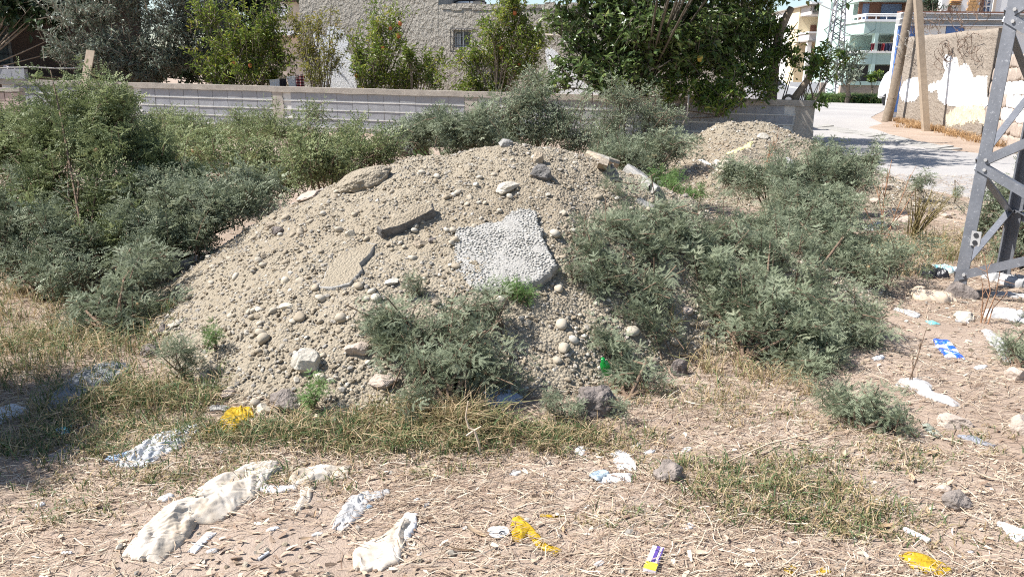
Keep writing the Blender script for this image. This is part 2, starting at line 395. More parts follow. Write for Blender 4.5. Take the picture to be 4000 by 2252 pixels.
# ================================================================== the two heaps
def heap(name, label, fn, x0, x1, y0, y1, st, mat):
    x = np.arange(x0, x1, st); y = np.arange(y0, y1, st); X, Y = np.meshgrid(x, y, indexing='ij')
    Z = fn(X, Y); g = ground_z(X, Y)
    Z = Z + np.where(Z > .04, .014 * fbm(X * 17, Y * 17, 55, 3) * 1.8 + .02 * fbm(X * 46, Y * 46, 66, 2), 0)
    Z = np.where(Z > g - .03, Z, g - .06)
    t = thing(name, label, 'mound', ((x0 + x1) / 2, (y0 + y1) / 2, 0))
    obj('heap_surface', np.stack([X, Y, Z], -1).reshape(-1, 3), grid_faces(len(x), len(y)), mat, t, smooth=True)
    return t
moundA = heap('gravel_mound', 'big heap of sandy river gravel and pebbles in the middle of the lot', mound_a, -2.7, 2.8, 3.2, 6.8, .016, M_SAND)
M_SAND2 = M_SAND.copy(); M_SAND2.name = 'mound earth'
moundB = heap('earth_mound', 'smaller heap of pinkish earth and rubble in front of the end of the block wall', mound_b, 1.4, 5.8, 9.1, 14, .035, M_SAND)

PEBV = []
for k in range(8):
    V, Fc = rock_shape(0, 100 + k, .30, 3); PEBV.append((V * A([1, .78, .66]), Fc))
PEB2 = []
for k in range(6):
    V, Fc = rock_shape(1, 140 + k, .12 if k % 2 else .34, 1 + 4 * (1 - k % 2)); PEB2.append((V * A([1, .78, .6]), Fc))
def rotm(n, rs, flat=.45):
    """n random rotations that keep stones lying on their flat side"""
    a = rs.uniform(0, 2 * math.pi, n); tx = rs.normal(0, flat, n); ty = rs.normal(0, flat, n)
    ca, sa = np.cos(a), np.sin(a); z = np.zeros(n); o1 = np.ones(n)
    Rz = np.stack([np.stack([ca, -sa, z], -1), np.stack([sa, ca, z], -1), np.stack([z, z, o1], -1)], 1)
    cx, sx = np.cos(tx), np.sin(tx); Rx = np.stack([np.stack([o1, z, z], -1), np.stack([z, cx, -sx], -1), np.stack([z, sx, cx], -1)], 1)
    cy, sy = np.cos(ty), np.sin(ty); Ry = np.stack([np.stack([cy, z, sy], -1), np.stack([z, o1, z], -1), np.stack([-sy, z, cy], -1)], 1)
    return Rx @ Ry @ Rz
def scatter(name, pos, size, mat, parent, rs, shapes, embed=.25, kind='stuff', tints=None, base=None, smooth=False):
    Vs, Fs, Ts = [], [], []; n0 = 0; k = len(shapes); which = rs.randint(0, k, len(pos)); Rm = rotm(len(pos), rs)
    tt = rs.rand(len(pos)) if tints is None else tints
    for j, (V, Fc) in enumerate(shapes):
        ix = np.where(which == j)[0]
        if not len(ix): continue
        W = np.einsum('nij,vj->nvi', Rm[ix], V) * size[ix][:, None, None] + pos[ix][:, None]
        W[..., 2] += (size[ix] * embed)[:, None]
        Fk = Fc[None] + (n0 + np.arange(len(ix)) * len(V))[:, None, None]; n0 += len(ix) * len(V)
        Vs.append(W.reshape(-1, 3)); Fs.append(Fk.reshape(-1, 3)); Ts.append(np.repeat(tt[ix], len(V)))
    return obj(name, np.vstack(Vs), [np.vstack(Fs)], mat, parent, np.concatenate(Ts), smooth, base, kind)
rs = np.random.RandomState(11)
n = 60000; x = rs.uniform(-2.6, 2.7, n); y = rs.uniform(3.2, 6.3, n); h = mound_a(x, y); yf = np.interp(x, MX, MF)
tfr = (y - yf) / (MC - yf)
keep = (h > .015) & (rs.rand(n) < np.where(tfr > 1.05, .3, .7))
x, y, h, tfr = x[keep], y[keep], h[keep], tfr[keep]
foot = np.clip(1 - tfr * 1.6, 0, 1)
sz = .0040 + .0085 * rs.rand(len(x)) ** 2.6 + foot * .007 * rs.rand(len(x)) + (rs.rand(len(x)) < .10) * rs.uniform(.003, .011, len(x)) + .004 * np.clip(fbm(x * 3, y * 3, 71, 2) * 2, 0, 1)
scatter('gravel', np.stack([x, y, h], -1), sz, M_GRAV, moundA, rs, PEBV, .2)
# the 300 largest pebbles of the heap, each its own piece
PM = []
for k, (V, Fc) in enumerate(PEB2): PM.append(mesh('pebble', V, [Fc], M_PEB, smooth=True))
k = 0
while k < 296:
    x = rs.uniform(-2.4, 2.2); y = rs.uniform(3.25, 5.5); h = float(mound_a(x, y)); t = (y - np.interp(x, MX, MF)) / (MC - np.interp(x, MX, MF))
    if h < .01 or rs.rand() > (1.15 - .85 * t): continue
    s = rs.uniform(.016, .030) + (rs.rand() < .22) * rs.uniform(.005, .022) * (1.2 - t)
    M = Matrix.Translation((x, y, h + s * .28)) @ Matrix(rotm(1, rs, .35)[0].tolist()).to_4x4() @ Matrix.Diagonal((s, s, s, 1))
    inst('pebble', PM[k % 6], moundA, M); k += 1
rs = np.random.RandomState(12)
n = 9000; x = rs.uniform(1.5, 5.6, n); y = rs.uniform(9.2, 13.2, n); h = mound_b(x, y); kp = h > .02; x, y, h = x[kp], y[kp], h[kp]
scatter('gravel', np.stack([x, y, h], -1), .009 + .022 * rs.rand(len(x)) ** 3, M_GRAV, moundB, rs, PEBV, .2)
# stones strewn on the flat ground
n = 9000; x = rs.uniform(-3, 6.5, n); y = 2.0 + 11 * rs.rand(n) ** 1.4; h = HT(x, y); kp = (mound_a(x, y) < .02) & ((x > 2.2) | (rs.rand(n) < .35)); x, y, h = x[kp], y[kp], h[kp]
scatter('ground_stones', np.stack([x, y, h], -1), .005 + .016 * rs.rand(len(x)) ** 3 + .006 * (y > 6), M_GRAV, None, rs, PEBV, .15)

# ================================================================== block wall
WA = A([6.72, 18.15, 0]); WB = P(0, 312, 22.0); WB[2] = 0; WL = np.linalg.norm(WB - WA); WD = (WB - WA) / WL; WN = A([WD[1], -WD[0], 0])
if WN[1] > 0: WN = -WN                     # towards the lot
def WP(s, z, out=0.0): return WA + WD * s + WN * out + A([0, 0, z])
def wtop(s): return .965 + .011 * s
wall = thing('block_wall', 'long grey concrete block wall with a plastered cap behind the bushes', 'wall', WA + WD * WL / 2)
WT = .19
mb = MB(); mb.hexa([WP(0, -.2, -.034), WP(WL, -.2, -.034), WP(WL, -.2, -WT + .02), WP(0, -.2, -WT + .02), WP(0, wtop(0) - .06, -.034), WP(WL, wtop(WL) - .06, -.034), WP(WL, wtop(WL) - .06, -WT + .02), WP(0, wtop(0) - .06, -WT + .02)])
mb.build('mortar_core', M_MORTAR, wall)
MBK = MB().box((0, 0, 0), (1, 1, 1)).out(); BLK = mesh('block', MBK[0], MBK[1], M_BLOCK)
ax = Matrix((( WD[0], WN[0], 0, 0), (WD[1], WN[1], 0, 0), (0, 0, 1, 0), (0, 0, 0, 1)))
PIL = [(0.2, .40), (7.9, .30), (12.9, .28), (17.1, .24)]
rs = np.random.RandomState(5); nb = 0
for row in range(4):
    s = .45 + (row % 2) * .2; ztop0 = .16 + row * .205
    while s < WL - .4:
        bl = .405
        if any(abs(s + bl / 2 - a) < (b + bl) / 2 for a, b in PIL):
            s += .05; continue
        zt = wtop(s) - .13 - (3 - row) * .212; zc = zt - .097
        Mx = Matrix.Translation(Vector(WP(s + bl / 2, zc, -.018 + rs.uniform(-.004, .004) - .05))) @ ax @ Matrix.Rotation(rs.normal(0, .008), 4, 'Z') @ Matrix.Diagonal((bl - .012, .10, .190, 1))
        if nb < 298: inst('block', BLK, wall, Mx)
        nb += 1; s += bl + .004
mb = MB(); edges = sorted([(a - b / 2, a + b / 2) for a, b in PIL]) + [(WL, WL)]
for (e0, e1), (f0, f1) in zip(edges[:-1], edges[1:]):
    for r in range(4):
        sq = np.linspace(e1, f0, max(2, int((f0 - e1) / .5)))
        for p0, p1 in zip(sq[:-1], sq[1:]):
            zm = wtop((p0 + p1) / 2) - .13 - r * .212 - .203; hh = rs.uniform(.011, .016); zq = wtop(p0) - .13 - r * .212 - .203; z2 = wtop(p1) - .13 - r * .212 - .203
            mb.hexa([WP(p0, zq - hh, -.006), WP(p1, z2 - hh, -.006), WP(p1, z2 - hh, -.04), WP(p0, zq - hh, -.04), WP(p0, zq + hh * .8, -.006), WP(p1, z2 + hh * .8, -.006), WP(p1, z2 + hh * .8, -.04), WP(p0, zq + hh * .8, -.04)])
mb.build('mortar_beds', M_MORTAR, wall, kind='stuff')
for a, b in PIL:
    mb = MB(); k = 8; zs = np.linspace(-.1, wtop(a) - .12, k)
    for z0, z1 in zip(zs[:-1], zs[1:]):
        e = rs.uniform(-.02, .02, 2); mb.hexa([WP(a - b / 2 + e[0], z0, -.002), WP(a + b / 2 + e[1], z0, -.002), WP(a + b / 2, z0, -WT), WP(a - b / 2, z0, -WT), WP(a - b / 2 + e[0], z1, -.002), WP(a + b / 2 + e[1], z1, -.002), WP(a + b / 2, z1, -WT), WP(a - b / 2, z1, -WT)])
    mb.build('pillar', M_PLAST, wall)
ss = np.linspace(-.02, WL, 120); cap = []
for s in ss:
    t = wtop(s); e = .012 * fbm(A([s * 2]), A([1.]), 8)[0]; lo = t - .13 + .03 * fbm(A([s * 3]), A([4.]), 18)[0]
    cap.append([WP(s, lo, .022 + e), WP(s, t + e * .6, .03 + e), WP(s, t + e * .6, -WT - .03), WP(s, lo, -WT - .02)])
cap = A(cap).reshape(-1, 3); i = np.arange(119)[:, None] * 4; j = np.arange(4)[None]
obj('cap', cap, [np.stack([i + j, i + (j + 1) % 4, i + 4 + (j + 1) % 4, i + 4 + j], -1).reshape(-1, 4), A([[0, 1, 2, 3], [479, 478, 477, 476]])], M_PLAST, wall)
# old pinkish block wall at the far left, broken against the grey one
ow = thing('old_wall', 'broken pinkish block wall with a ragged mortar top at the far left', 'wall', P(60, 480, 20.6) * A([1, 1, 0]))
o0 = P(-160, 400, 20.9); o1 = P(88, 400, 20.75); o0[2] = o1[2] = 0; od = unit(o1 - o0); on = A([od[1], -od[0], 0]); on = on if on[1] < 0 else -on; ol = np.linalg.norm(o1 - o0)
OB = mesh('block', MBK[0], MBK[1], M_PINKBL); oax = Matrix(((od[0], on[0], 0, 0), (od[1], on[1], 0, 0), (0, 0, 1, 0), (0, 0, 0, 1)))
MB().hexa([o0 - on * .15 - A([0, 0, .1]), o1 - on * .15 - A([0, 0, .1]), o1 - on * .02 - A([0, 0, .1]), o0 - on * .02 - A([0, 0, .1]), o0 - on * .15 + A([0, 0, .93]), o1 - on * .15 + A([0, 0, .9]), o1 - on * .02 + A([0, 0, .9]), o0 - on * .02 + A([0, 0, .93])]).build('mortar_core', M_PLAST, ow)
for row in range(4):
    s = (row % 2) * .2 - .1
    while s < ol - .1:
        bl = min(.39, ol - s); inst('block', OB, ow, Matrix.Translation(Vector(o0 + od * (s + bl / 2) + A([0, 0, .13 + row * .215]) - on * .02)) @ oax @ Matrix.Diagonal((bl - .014, .09 + rs.uniform(0, .02), .2, 1))); s += .4
mb = MB()
for k in range(9):
    q = o0 + od * ol * (k + .5) / 9; mb.box(q + A([0, 0, .935 + rs.uniform(-.015, .02)]) + on * -.06, (ol / 9 * 1.05, .24, .09), [od, on, (0, 0, 1)])
mb.build('mortar_ledge', M_PLAST, ow)
# low block panel and pipe above the left end
lp = thing('parapet', 'short run of pale blocks standing on the far left end of the wall', 'parapet', P(50, 312, 21.9) * A([1, 1, 0]))
a = P(-150, 312, 22.1); b = P(104, 308, 21.85); a[2] = b[2] = 0; d = unit(b - a)
for k in range(5):
    q = a + (b - a) * (k + .5) / 5; MB().box(q + A([0, 0, 1.33]) - WN * .02, (np.linalg.norm(b - a) / 5 - .012, .14, .25), [d, A([d[1], -d[0], 0]), (0, 0, 1)]).build('block', M_BLOCK, lp)

# ================================================================== stucco house behind the wall
HY = 24.0
def HPp(px, py, dy=0.0): return P(px, py, HY + dy)
hA = HPp(1155, 300); hB = HPp(1712, 20); hC = HPp(2060, 20); hD = HPp(2900, 20)
house = thing('stucco_house', 'flat roofed house of rough beige stucco behind the block wall', 'house', (hB[0], HY, 0))
def wall_panel(x0, x1, z0, z1, y, holes, thick, name, mat, parent, fine=None):
    """an upright wall in the x-z plane with rectangular openings"""
    mb = MB(); xs = sorted({x0, x1, *[h[0] for h in holes], *[h[1] for h in holes]})
    for a, b in zip(xs[:-1], xs[1:]):
        zs = [(z0, z1)]
        for h in holes:
            if h[0] <= a + 1e-6 and h[1] >= b - 1e-6:
                zs = [s for (p, q) in zs for s in ((p, min(q, h[2])), (max(p, h[3]), q)) if s[1] - s[0] > 1e-4]
        for p, q in zs: mb.bbox((a, y, p), (b, y + thick, q))
    return mb.build(name, mat, parent)
xw0, xw1 = HPp(1774, 150)[0], HPp(1842, 150)[0]; zw0, zw1 = HPp(1800, 186)[2], HPp(1800, 118)[2]
xv0, xv1 = HPp(2240, 150)[0], HPp(2290, 150)[0]
wall_panel(hA[0], hB[0], -.2, 4.6, HY, [], .25, 'wall', M_STUC, house)
wall_panel(hB[0] + .001, hD[0], -.2, hB[2], HY + .003, [(xw0, xw1, zw0, zw1), (xv0, xv1, zw0, zw1)], .25, 'wall', M_STUC, house)
MB().bbox((hA[0] + .003, HY + .26, -.2), (hA[0] + .25, HY + 7, 4.6)).build('wall', M_STUC, house)
MB().bbox((hB[0] - .25, HY + .26, 3.0), (hB[0] - .003, HY + 7, 4.6)).build('wall', M_PLAST, house)
mb = MB(); xx = np.linspace(hB[0] + .1, hD[0], 30)
for a, b in zip(xx[:-1], xx[1:]): mb.bbox((a, HY - .012, hB[2] - .12 + rs.uniform(-.03, .03)), (b - .002, HY + .28, hB[2] + rs.uniform(.0, .07)))
mb.build('parapet_cap', M_STUC, house)
MB().bbox((hB[0], HY + .26, 2.9), (hD[0], HY + 7, 3.1)).build('roof', M_PLAST, house)
for (x0, x1) in ((xw0, xw1), (xv0, xv1)):
    wf = MB(); yq = HY + .14
    for q in ((x0, x0 + .045), (x1 - .045, x1), ((x0 + x1) / 2 - .02, (x0 + x1) / 2 + .02)): wf.bbox((q[0], yq, zw0), (q[1], yq + .05, zw1))
    wf.bbox((x0 + .045, yq + .001, zw0), (x1 - .045, yq + .049, zw0 + .045)); wf.bbox((x0 + .045, yq + .001, zw1 - .045), (x1 - .045, yq + .049, zw1))
    win = wf.build('window', M_WHITE, house)
    MB().bbox((x0 + .01, yq + .06, zw0 + .01), (x1 - .01, yq + .08, zw1 - .01)).build('pane', M_DARKG, win)
    MB().bbox((x0 + .06, yq + .03, zw0 + .05), (x0 + .17, yq + .045, zw1 - .1)).build('curtain', M_WHITEW, win)
    gr = MB(); ga, gb, gc, gd = x0 - .06, x1 + .09, zw0 - .12, zw1 + .02; yg = HY - .16
    for k in range(9): xq = ga + (gb - ga) * k / 8; gr.tube([(xq, yg, gc), (xq, yg, gd)], .009, 5)
    for zq in (gc, gc + .18, gc + .4, gd): gr.tube([(ga, yg, zq), (gb, yg, zq)], .011, 5); gr.tube([(ga, yg, zq), (ga, HY, zq)], .011, 5); gr.tube([(gb, yg, zq), (gb, HY, zq)], .011, 5)
    gr.build('window_grille', M_IRON, house)
# limewash splashed on the stucco: thin ragged coats
def coat(name, pts, frame, mat, parent, seed, off=.006, step=.05, wob=.07):
    """a ragged skin of paint on a wall; pts in wall units (u, z), frame(u, z, out) gives the world point"""
    p = A(pts, float); q = []
    for a, b in zip(p, np.roll(p, -1, 0)):
        k = max(1, int(np.linalg.norm(b - a) / step)); q.append(a + (b - a) * np.arange(k)[:, None] / k)
    q = np.vstack(q); c = q.mean(0); d = unit(q - c); n = len(q)
    q = q + d * (wob * (fbm(q[:, 0] * 6, q[:, 1] * 6, seed, 3) * 2 + fbm(q[:, 0] * 19, q[:, 1] * 19, seed + 4, 2)))[:, None]
    V = [frame(u, z, off) for u, z in q] + [frame(u, z, -.01) for u, z in q]
    bm = bpy.data.meshes.new(name); bm.from_pydata([tuple(v) for v in A(V) - root_loc(parent)], [], [tuple(range(n))] + [(k, (k + 1) % n, n + (k + 1) % n, n + k) for k in range(n)])
    bm.update(); bm.materials.append(mat); o = bpy.data.objects.new(name, bm); COL.objects.link(o); o.parent = parent; return o
def hf(px, py): v = HPp(px, py); return (v[0], v[2])
coat('limewash', [hf(*q) for q in [(1196, 160), (1200, 132), (1228, 130), (1250, 148), (1262, 105), (1300, 100), (1330, 128), (1345, 165), (1338, 200), (1372, 230), (1375, 300), (1380, 370), (1230, 372), (1222, 300), (1245, 250), (1205, 200)]], lambda u, z, o: A([u, HY - o, z]), M_WASH, house, 41)
coat('limewash', [hf(*q) for q in [(2130, 205), (2150, 190), (2175, 205), (2215, 245), (2290, 330), (2420, 350), (2420, 378), (2150, 376), (2145, 300)]], lambda u, z, o: A([u, HY - o, z]), M_WASH, house, 43)
MB().bbox((P(1945, 22, HY)[0], HY + .4, 3.1), (P(1975, 22, HY)[0], HY + .8, 3.5)).build('chimney', M_DARKB, house)
house.rotation_euler.z = math.radians(-9)
# roof railing and water heater frame
rf = thing('roof_frame', 'dark iron frame of bent pipes standing on the stucco house roof', 'railing', (HPp(1830, 20)[0], HY + 2, 3.1))
mb = MB()
for dy in (1.4, 2.6):
    a = P(1775, 40, HY + dy); b = P(1895, 40, HY + dy); z1 = P(1775, 2, HY + dy)[2]
    for q in (a, b): mb.tube([(q[0], q[1], 3.1), (q[0] + .02, q[1], z1 - .05), (q[0] + .12 * (1 if q is a else -1), q[1], z1)], .03, 6)
    for zz in (z1, z1 - .16): mb.tube([(a[0] + .1, a[1], zz), (b[0] - .1, b[1], zz)], .026, 6)
    mb.tube([((a[0] + b[0]) / 2, a[1], 3.1), ((a[0] + b[0]) / 2, a[1], z1)], .02, 6)
mb.build('pipe_frame', M_IRON, rf)
rw = thing('roof_tank', 'small white tank seen on the house roof inside the dark frame', 'tank', (HPp(1830, 20)[0], HY + 2, 3.1))
MB().tube([(P(1815, 10, HY + 2)[0], HY + 2, 3.11), (P(1815, 10, HY + 2)[0], HY + 2, 3.75)], .25, 16).build('tank', M_WHITEW, rw, True)


# ================================================================== dark house at the far left
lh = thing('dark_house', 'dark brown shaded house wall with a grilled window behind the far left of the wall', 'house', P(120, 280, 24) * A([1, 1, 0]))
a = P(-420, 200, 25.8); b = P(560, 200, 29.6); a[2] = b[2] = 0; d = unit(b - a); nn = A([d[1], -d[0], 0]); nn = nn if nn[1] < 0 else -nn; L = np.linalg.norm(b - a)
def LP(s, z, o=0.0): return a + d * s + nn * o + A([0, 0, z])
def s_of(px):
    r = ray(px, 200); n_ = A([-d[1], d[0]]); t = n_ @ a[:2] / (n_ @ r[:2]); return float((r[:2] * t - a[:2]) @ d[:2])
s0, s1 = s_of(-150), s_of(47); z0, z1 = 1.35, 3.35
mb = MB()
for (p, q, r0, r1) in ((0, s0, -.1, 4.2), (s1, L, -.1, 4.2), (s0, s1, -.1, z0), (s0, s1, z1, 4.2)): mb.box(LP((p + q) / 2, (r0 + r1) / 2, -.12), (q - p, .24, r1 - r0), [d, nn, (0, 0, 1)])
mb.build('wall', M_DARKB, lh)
fr = MB(); fr.box(LP(s1 - .05, (z0 + z1) / 2, -.04), (.09, .1, z1 - z0), [d, nn, (0, 0, 1)]); fr.box(LP((s0 + s1) / 2, z1 - .045, -.04), (s1 - s0 - .2, .098, .085), [d, nn, (0, 0, 1)]); fr.box(LP(s0 + .05, (z0 + z1) / 2, -.04), (.09, .1, z1 - z0), [d, nn, (0, 0, 1)])
win = fr.build('window', M_GREYC, lh)
MB().box(LP((s0 + s1) / 2, (z0 + z1) / 2, -.14), (s1 - s0, .03, z1 - z0), [d, nn, (0, 0, 1)]).build('pane', mat_plain('dull grey glass', (.10, .13, .13), .3, .3, 3), win)  # pane in one dull grey-green tone
g = MB()
for k in range(12): q = LP(s0 + (s1 - s0) * k / 11, z0, .06); g.tube([q, q + A([0, 0, z1 - z0])], .012, 5)
for zz in np.linspace(z0, z1, 8): g.tube([LP(s0, zz, .06), LP(s1, zz, .06)], .011, 5)
g.build('window_grille', M_IRON, lh)
MB().box(LP(L / 2, 4.32, .55), (L + .4, 1.9, .22), [d, nn, (0, 0, 1)]).build('shade_roof_slab', M_DARKB, lh)  # overhang out of view, added to keep the house wall in shade
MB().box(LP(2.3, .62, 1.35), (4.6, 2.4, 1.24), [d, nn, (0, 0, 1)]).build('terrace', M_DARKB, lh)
cl = thing('terrace_cloth', 'pale patterned cloth hanging over the pole below the dark grilled window', 'cloth', P(40, 262, 21.9))
q0 = P(12, 255, 21.95); q1 = P(95, 268, 21.9)
u = np.linspace(0, 1, 14); X, Zs = np.meshgrid(u, np.linspace(0, 1, 6), indexing='ij')
V = q0[None, None] + (q1 - q0) * X[..., None] + A([0, 0, -1]) * (Zs * (.20 - .13 * X))[..., None]; V[..., 1] += .03 * np.sin(X * 17)
V2 = V.copy(); V2[..., 1] += .012; fcs = grid_faces(14, 6)
m = N('patterned cloth'); c = m.ramp(m.noise(26, 2, .6).outputs[0], [(.45, (.50, .47, .48)), (.55, (.20, .17, .20))])
obj('cloth', np.vstack([V.reshape(-1, 3), V2.reshape(-1, 3)]), [fcs, fcs[:, ::-1] + 84], m.bsdf(c, .9), cl)
tag(MB().tube([P(-60, 268, 21.9), P(120, 262, 21.9), P(230, 268, 21.95), P(345, 264, 22.0)], .022, 6).build('pole_rail', M_GREYC, base=P(60, 266, 21.9)), 'thin pale pole lying along the top of the left wall end', 'pole')
bd_ = thing('leaning_plank', 'weathered grey plank leaning on the block wall under the grey olive tree', 'plank', P(322, 372, 20.9))
p0 = P(322, 380, 20.9); p1 = P(352, 212, 21.3); dd = unit(p1 - p0); wx = unit(np.cross(dd, A([0, 1, 0])))
mb = MB(); mb.box((p0 + p1) / 2, (.21, .035, np.linalg.norm(p1 - p0) + .2), [wx, np.cross(dd, wx), dd]); mb.build('plank', M_WOODL, bd_)

# laundry on a line between the pomegranate trees
ly = 21.9
tag(MB().tube([P(960, 305, ly + .3), P(1060, 312, ly + .15), P(1130, 306, ly + .05), P(1200, 290, ly)], .006, 4).build('washing_line', M_WIRE, base=P(1080, 310, ly)), 'thin washing line hung with four cloths behind the block wall', 'line')
def hung(name, label, px0, px1, py0, py1, mat, sk=0):
    a = P(px0, py0, ly + .1); b = P(px1, py0 - 4, ly + .1); c = P(px0, py1, ly); u = np.linspace(0, 1, 12); X, Zs = np.meshgrid(u, np.linspace(0, 1, 7), indexing='ij')
    V = a + (b - a) * X[..., None] + (A([.02 * sk, 0, c[2] - a[2]])) * Zs[..., None]; V[..., 1] += .025 * np.sin(X * 14 + px0) * (.3 + Zs)
    V2 = V + A([0, .01, 0]); f = grid_faces(12, 7)
    tag(obj(name, np.vstack([V.reshape(-1, 3), V2.reshape(-1, 3)]), [f, f[:, ::-1] + 84], mat, base=V[6, 0]), label, 'laundry', 'cloths on the washing line')
M_CLW = mat_plain('white cotton', (.74, .74, .75), .9, .06, 8, .4, .01, trans=.2); M_CLD = mat_plain('dark cotton', (.025, .022, .03), .9, .2, 8)
m = N('red tartan'); wv = m.n('TexWave'); wv.inputs['Scale'].default_value = 4; m.l(m.pos(), wv.inputs[0]); wv2 = m.n('TexWave', bands_direction='Z'); wv2.inputs['Scale'].default_value = 4; m.l(m.pos(), wv2.inputs[0])
M_TART = m.bsdf(m.mix(m.ramp(wv2.outputs[0], [(.8, (0, 0, 0)), (.9, (1, 1, 1))]), m.ramp(wv.outputs[0], [(.5, (.16, .03, .035)), (.8, (.07, .02, .03))]), (.42, .36, .33)), .9)
hung('laundry', 'white towel, the left one of the two on the washing line', 1052, 1092, 312, 344, M_CLW); hung('laundry', 'black cloth between two white towels on the washing line', 1091, 1118, 310, 343, M_CLD)
hung('laundry', 'white towel next to the red tartan cloth on the line', 1119, 1152, 300, 346, M_CLW, 3); hung('laundry', 'red tartan blanket at the right end of the washing line', 1152, 1186, 294, 342, M_TART)
# a house far behind, seen in the gap beside the stucco house
fh = thing('distant_house', 'distant pale house with a barred window in the gap left of the stucco house', 'house', P(1100, 280, 46) * A([1, 1, 0]))
x0, x1 = P(1000, 50, 46)[0], P(1190, 50, 46)[0]; zt = P(1090, 8, 46)[2]; wx0, wx1 = P(1117, 40, 46)[0], P(1137, 40, 46)[0]; wz0, wz1 = P(1117, 50, 46)[2], P(1117, 25, 46)[2]
wall_panel(x0, x1, -.1, zt, 46, [(wx0, wx1, wz0, wz1)], .3, 'wall', M_BEIGEW, fh)
wf = MB(); wf.bbox((wx0, 46.1, wz0), (wx1, 46.14, wz0 + .05)); [wf.bbox((wx0 + (wx1 - wx0) * k / 4 - .02, 46.1, wz0 + .05), (wx0 + (wx1 - wx0) * k / 4 + .02, 46.14, wz1)) for k in range(5)]
wn = wf.build('window', M_WHITE, fh); MB().bbox((wx0, 46.2, wz0), (wx1, 46.22, wz1)).build('pane', M_DARKG, wn)
MB().bbox((x0 - .3, 45.6, zt + .001), (x1 + .3, 52, zt + .18)).build('roof', M_DARKB, fh)
MB().bbox((x0, 45.3, P(1100, 140, 46)[2]), (x1, 45.95, P(1100, 122, 46)[2])).build('balcony_slab', M_WHITE, fh)
ds = thing('satellite_dish', 'round white satellite dish on the distant house in the gap', 'dish', P(1102, 48, 45)); dc = P(1102, 38, 45)
th = np.linspace(0, 2 * math.pi, 17)[:-1]; rr = A([0, .2, .36])
V = [dc + A([0, .12, 0])] + [dc + A([r * math.cos(t), .12 - r * r * .9, r * math.sin(t)]) for r in rr[1:] for t in th]
f3 = A([[0, 1 + k, 1 + (k + 1) % 16] for k in range(16)]); f4 = A([[1 + k, 17 + k, 17 + (k + 1) % 16, 1 + (k + 1) % 16] for k in range(16)])
obj('dish', V, [f4, f3], M_WHITEW, ds); MB().tube([dc + A([0, .1, 0]), dc + A([0, .35, -.4])], .03, 5).build('bracket', M_GALV, ds); MB().tube([dc + A([0, .1, -.3]), dc + A([0, -.3, -.1])], .012, 4).build('arm', M_GALV, ds)

# ================================================================== mud rendered wall on the right
MA = A([13.62, 28.9, 0]); MC_ = A([11.47, 19.8, 0]); MDr = unit(MC_ - MA); MLn = 9.35; MN = A([MDr[1], -MDr[0], 0]); MN = MN if MN[0] < 0 else -MN
def MP(s, z, o=0.0): return MA + MDr * s + MN * o + A([0, 0, z])
mw = thing('rendered_wall', 'brown mud rendered boundary wall with big white limewash patches', 'wall', MP(MLn / 2, 0))
ss = np.linspace(0, MLn, 90); zz = np.linspace(-.2, 1, 26); V = []
for k, s in enumerate(ss):
    tp = 2.82 - .02 * s + .05 * fbm(A([s * 1.3]), A([2.]), 77)[0]
    for z in zz:
        h = z * tp; V.append(MP(s, h, .05 * fbm(A([s * 1.5]), A([h * 1.5]), 81)[0] + .035 * fbm(A([s * 7]), A([h * 7]), 83, 2)[0]))
n1 = len(V)
for s in ss: V.append(MP(s, 2.80 - .02 * s, -.3))
Fq = grid_faces(90, 26); tp = A([[k * 26 + 25, n1 + k, n1 + k + 1, (k + 1) * 26 + 25] for k in range(89)])
n2 = len(V); V += [MP(0, -.2, -.3), MP(MLn, -.2, -.3)]
ends = [[k, k + 1, n1] for k in range(25)] + [[0, n1, n2]] + [[89 * 26 + k + 1, 89 * 26 + k, n1 + 89] for k in range(25)] + [[89 * 26, n2 + 1, n1 + 89]]
obj('wall', V, [Fq, tp, A(ends)], M_MUD, mw, smooth=True)
def mf(px, py):
    r = ray(px, py); n_ = A([-MDr[1], MDr[0]]); t = n_ @ MA[:2] / (n_ @ r[:2]); q = r * t; return (float((q[:2] - MA[:2]) @ MDr[:2]), float(CAMH + q[2]))
MWF = lambda u, z, o: MP(u, z, o + .05 * fbm(A([u * 1.5]), A([z * 1.5]), 81)[0] + .035 * fbm(A([u * 7]), A([z * 7]), 83, 2)[0])
def coat_m(pts, mat, seed, off=.012, wob=.10): return coat_grid([mf(*q) for q in pts], mat, seed, off, wob)
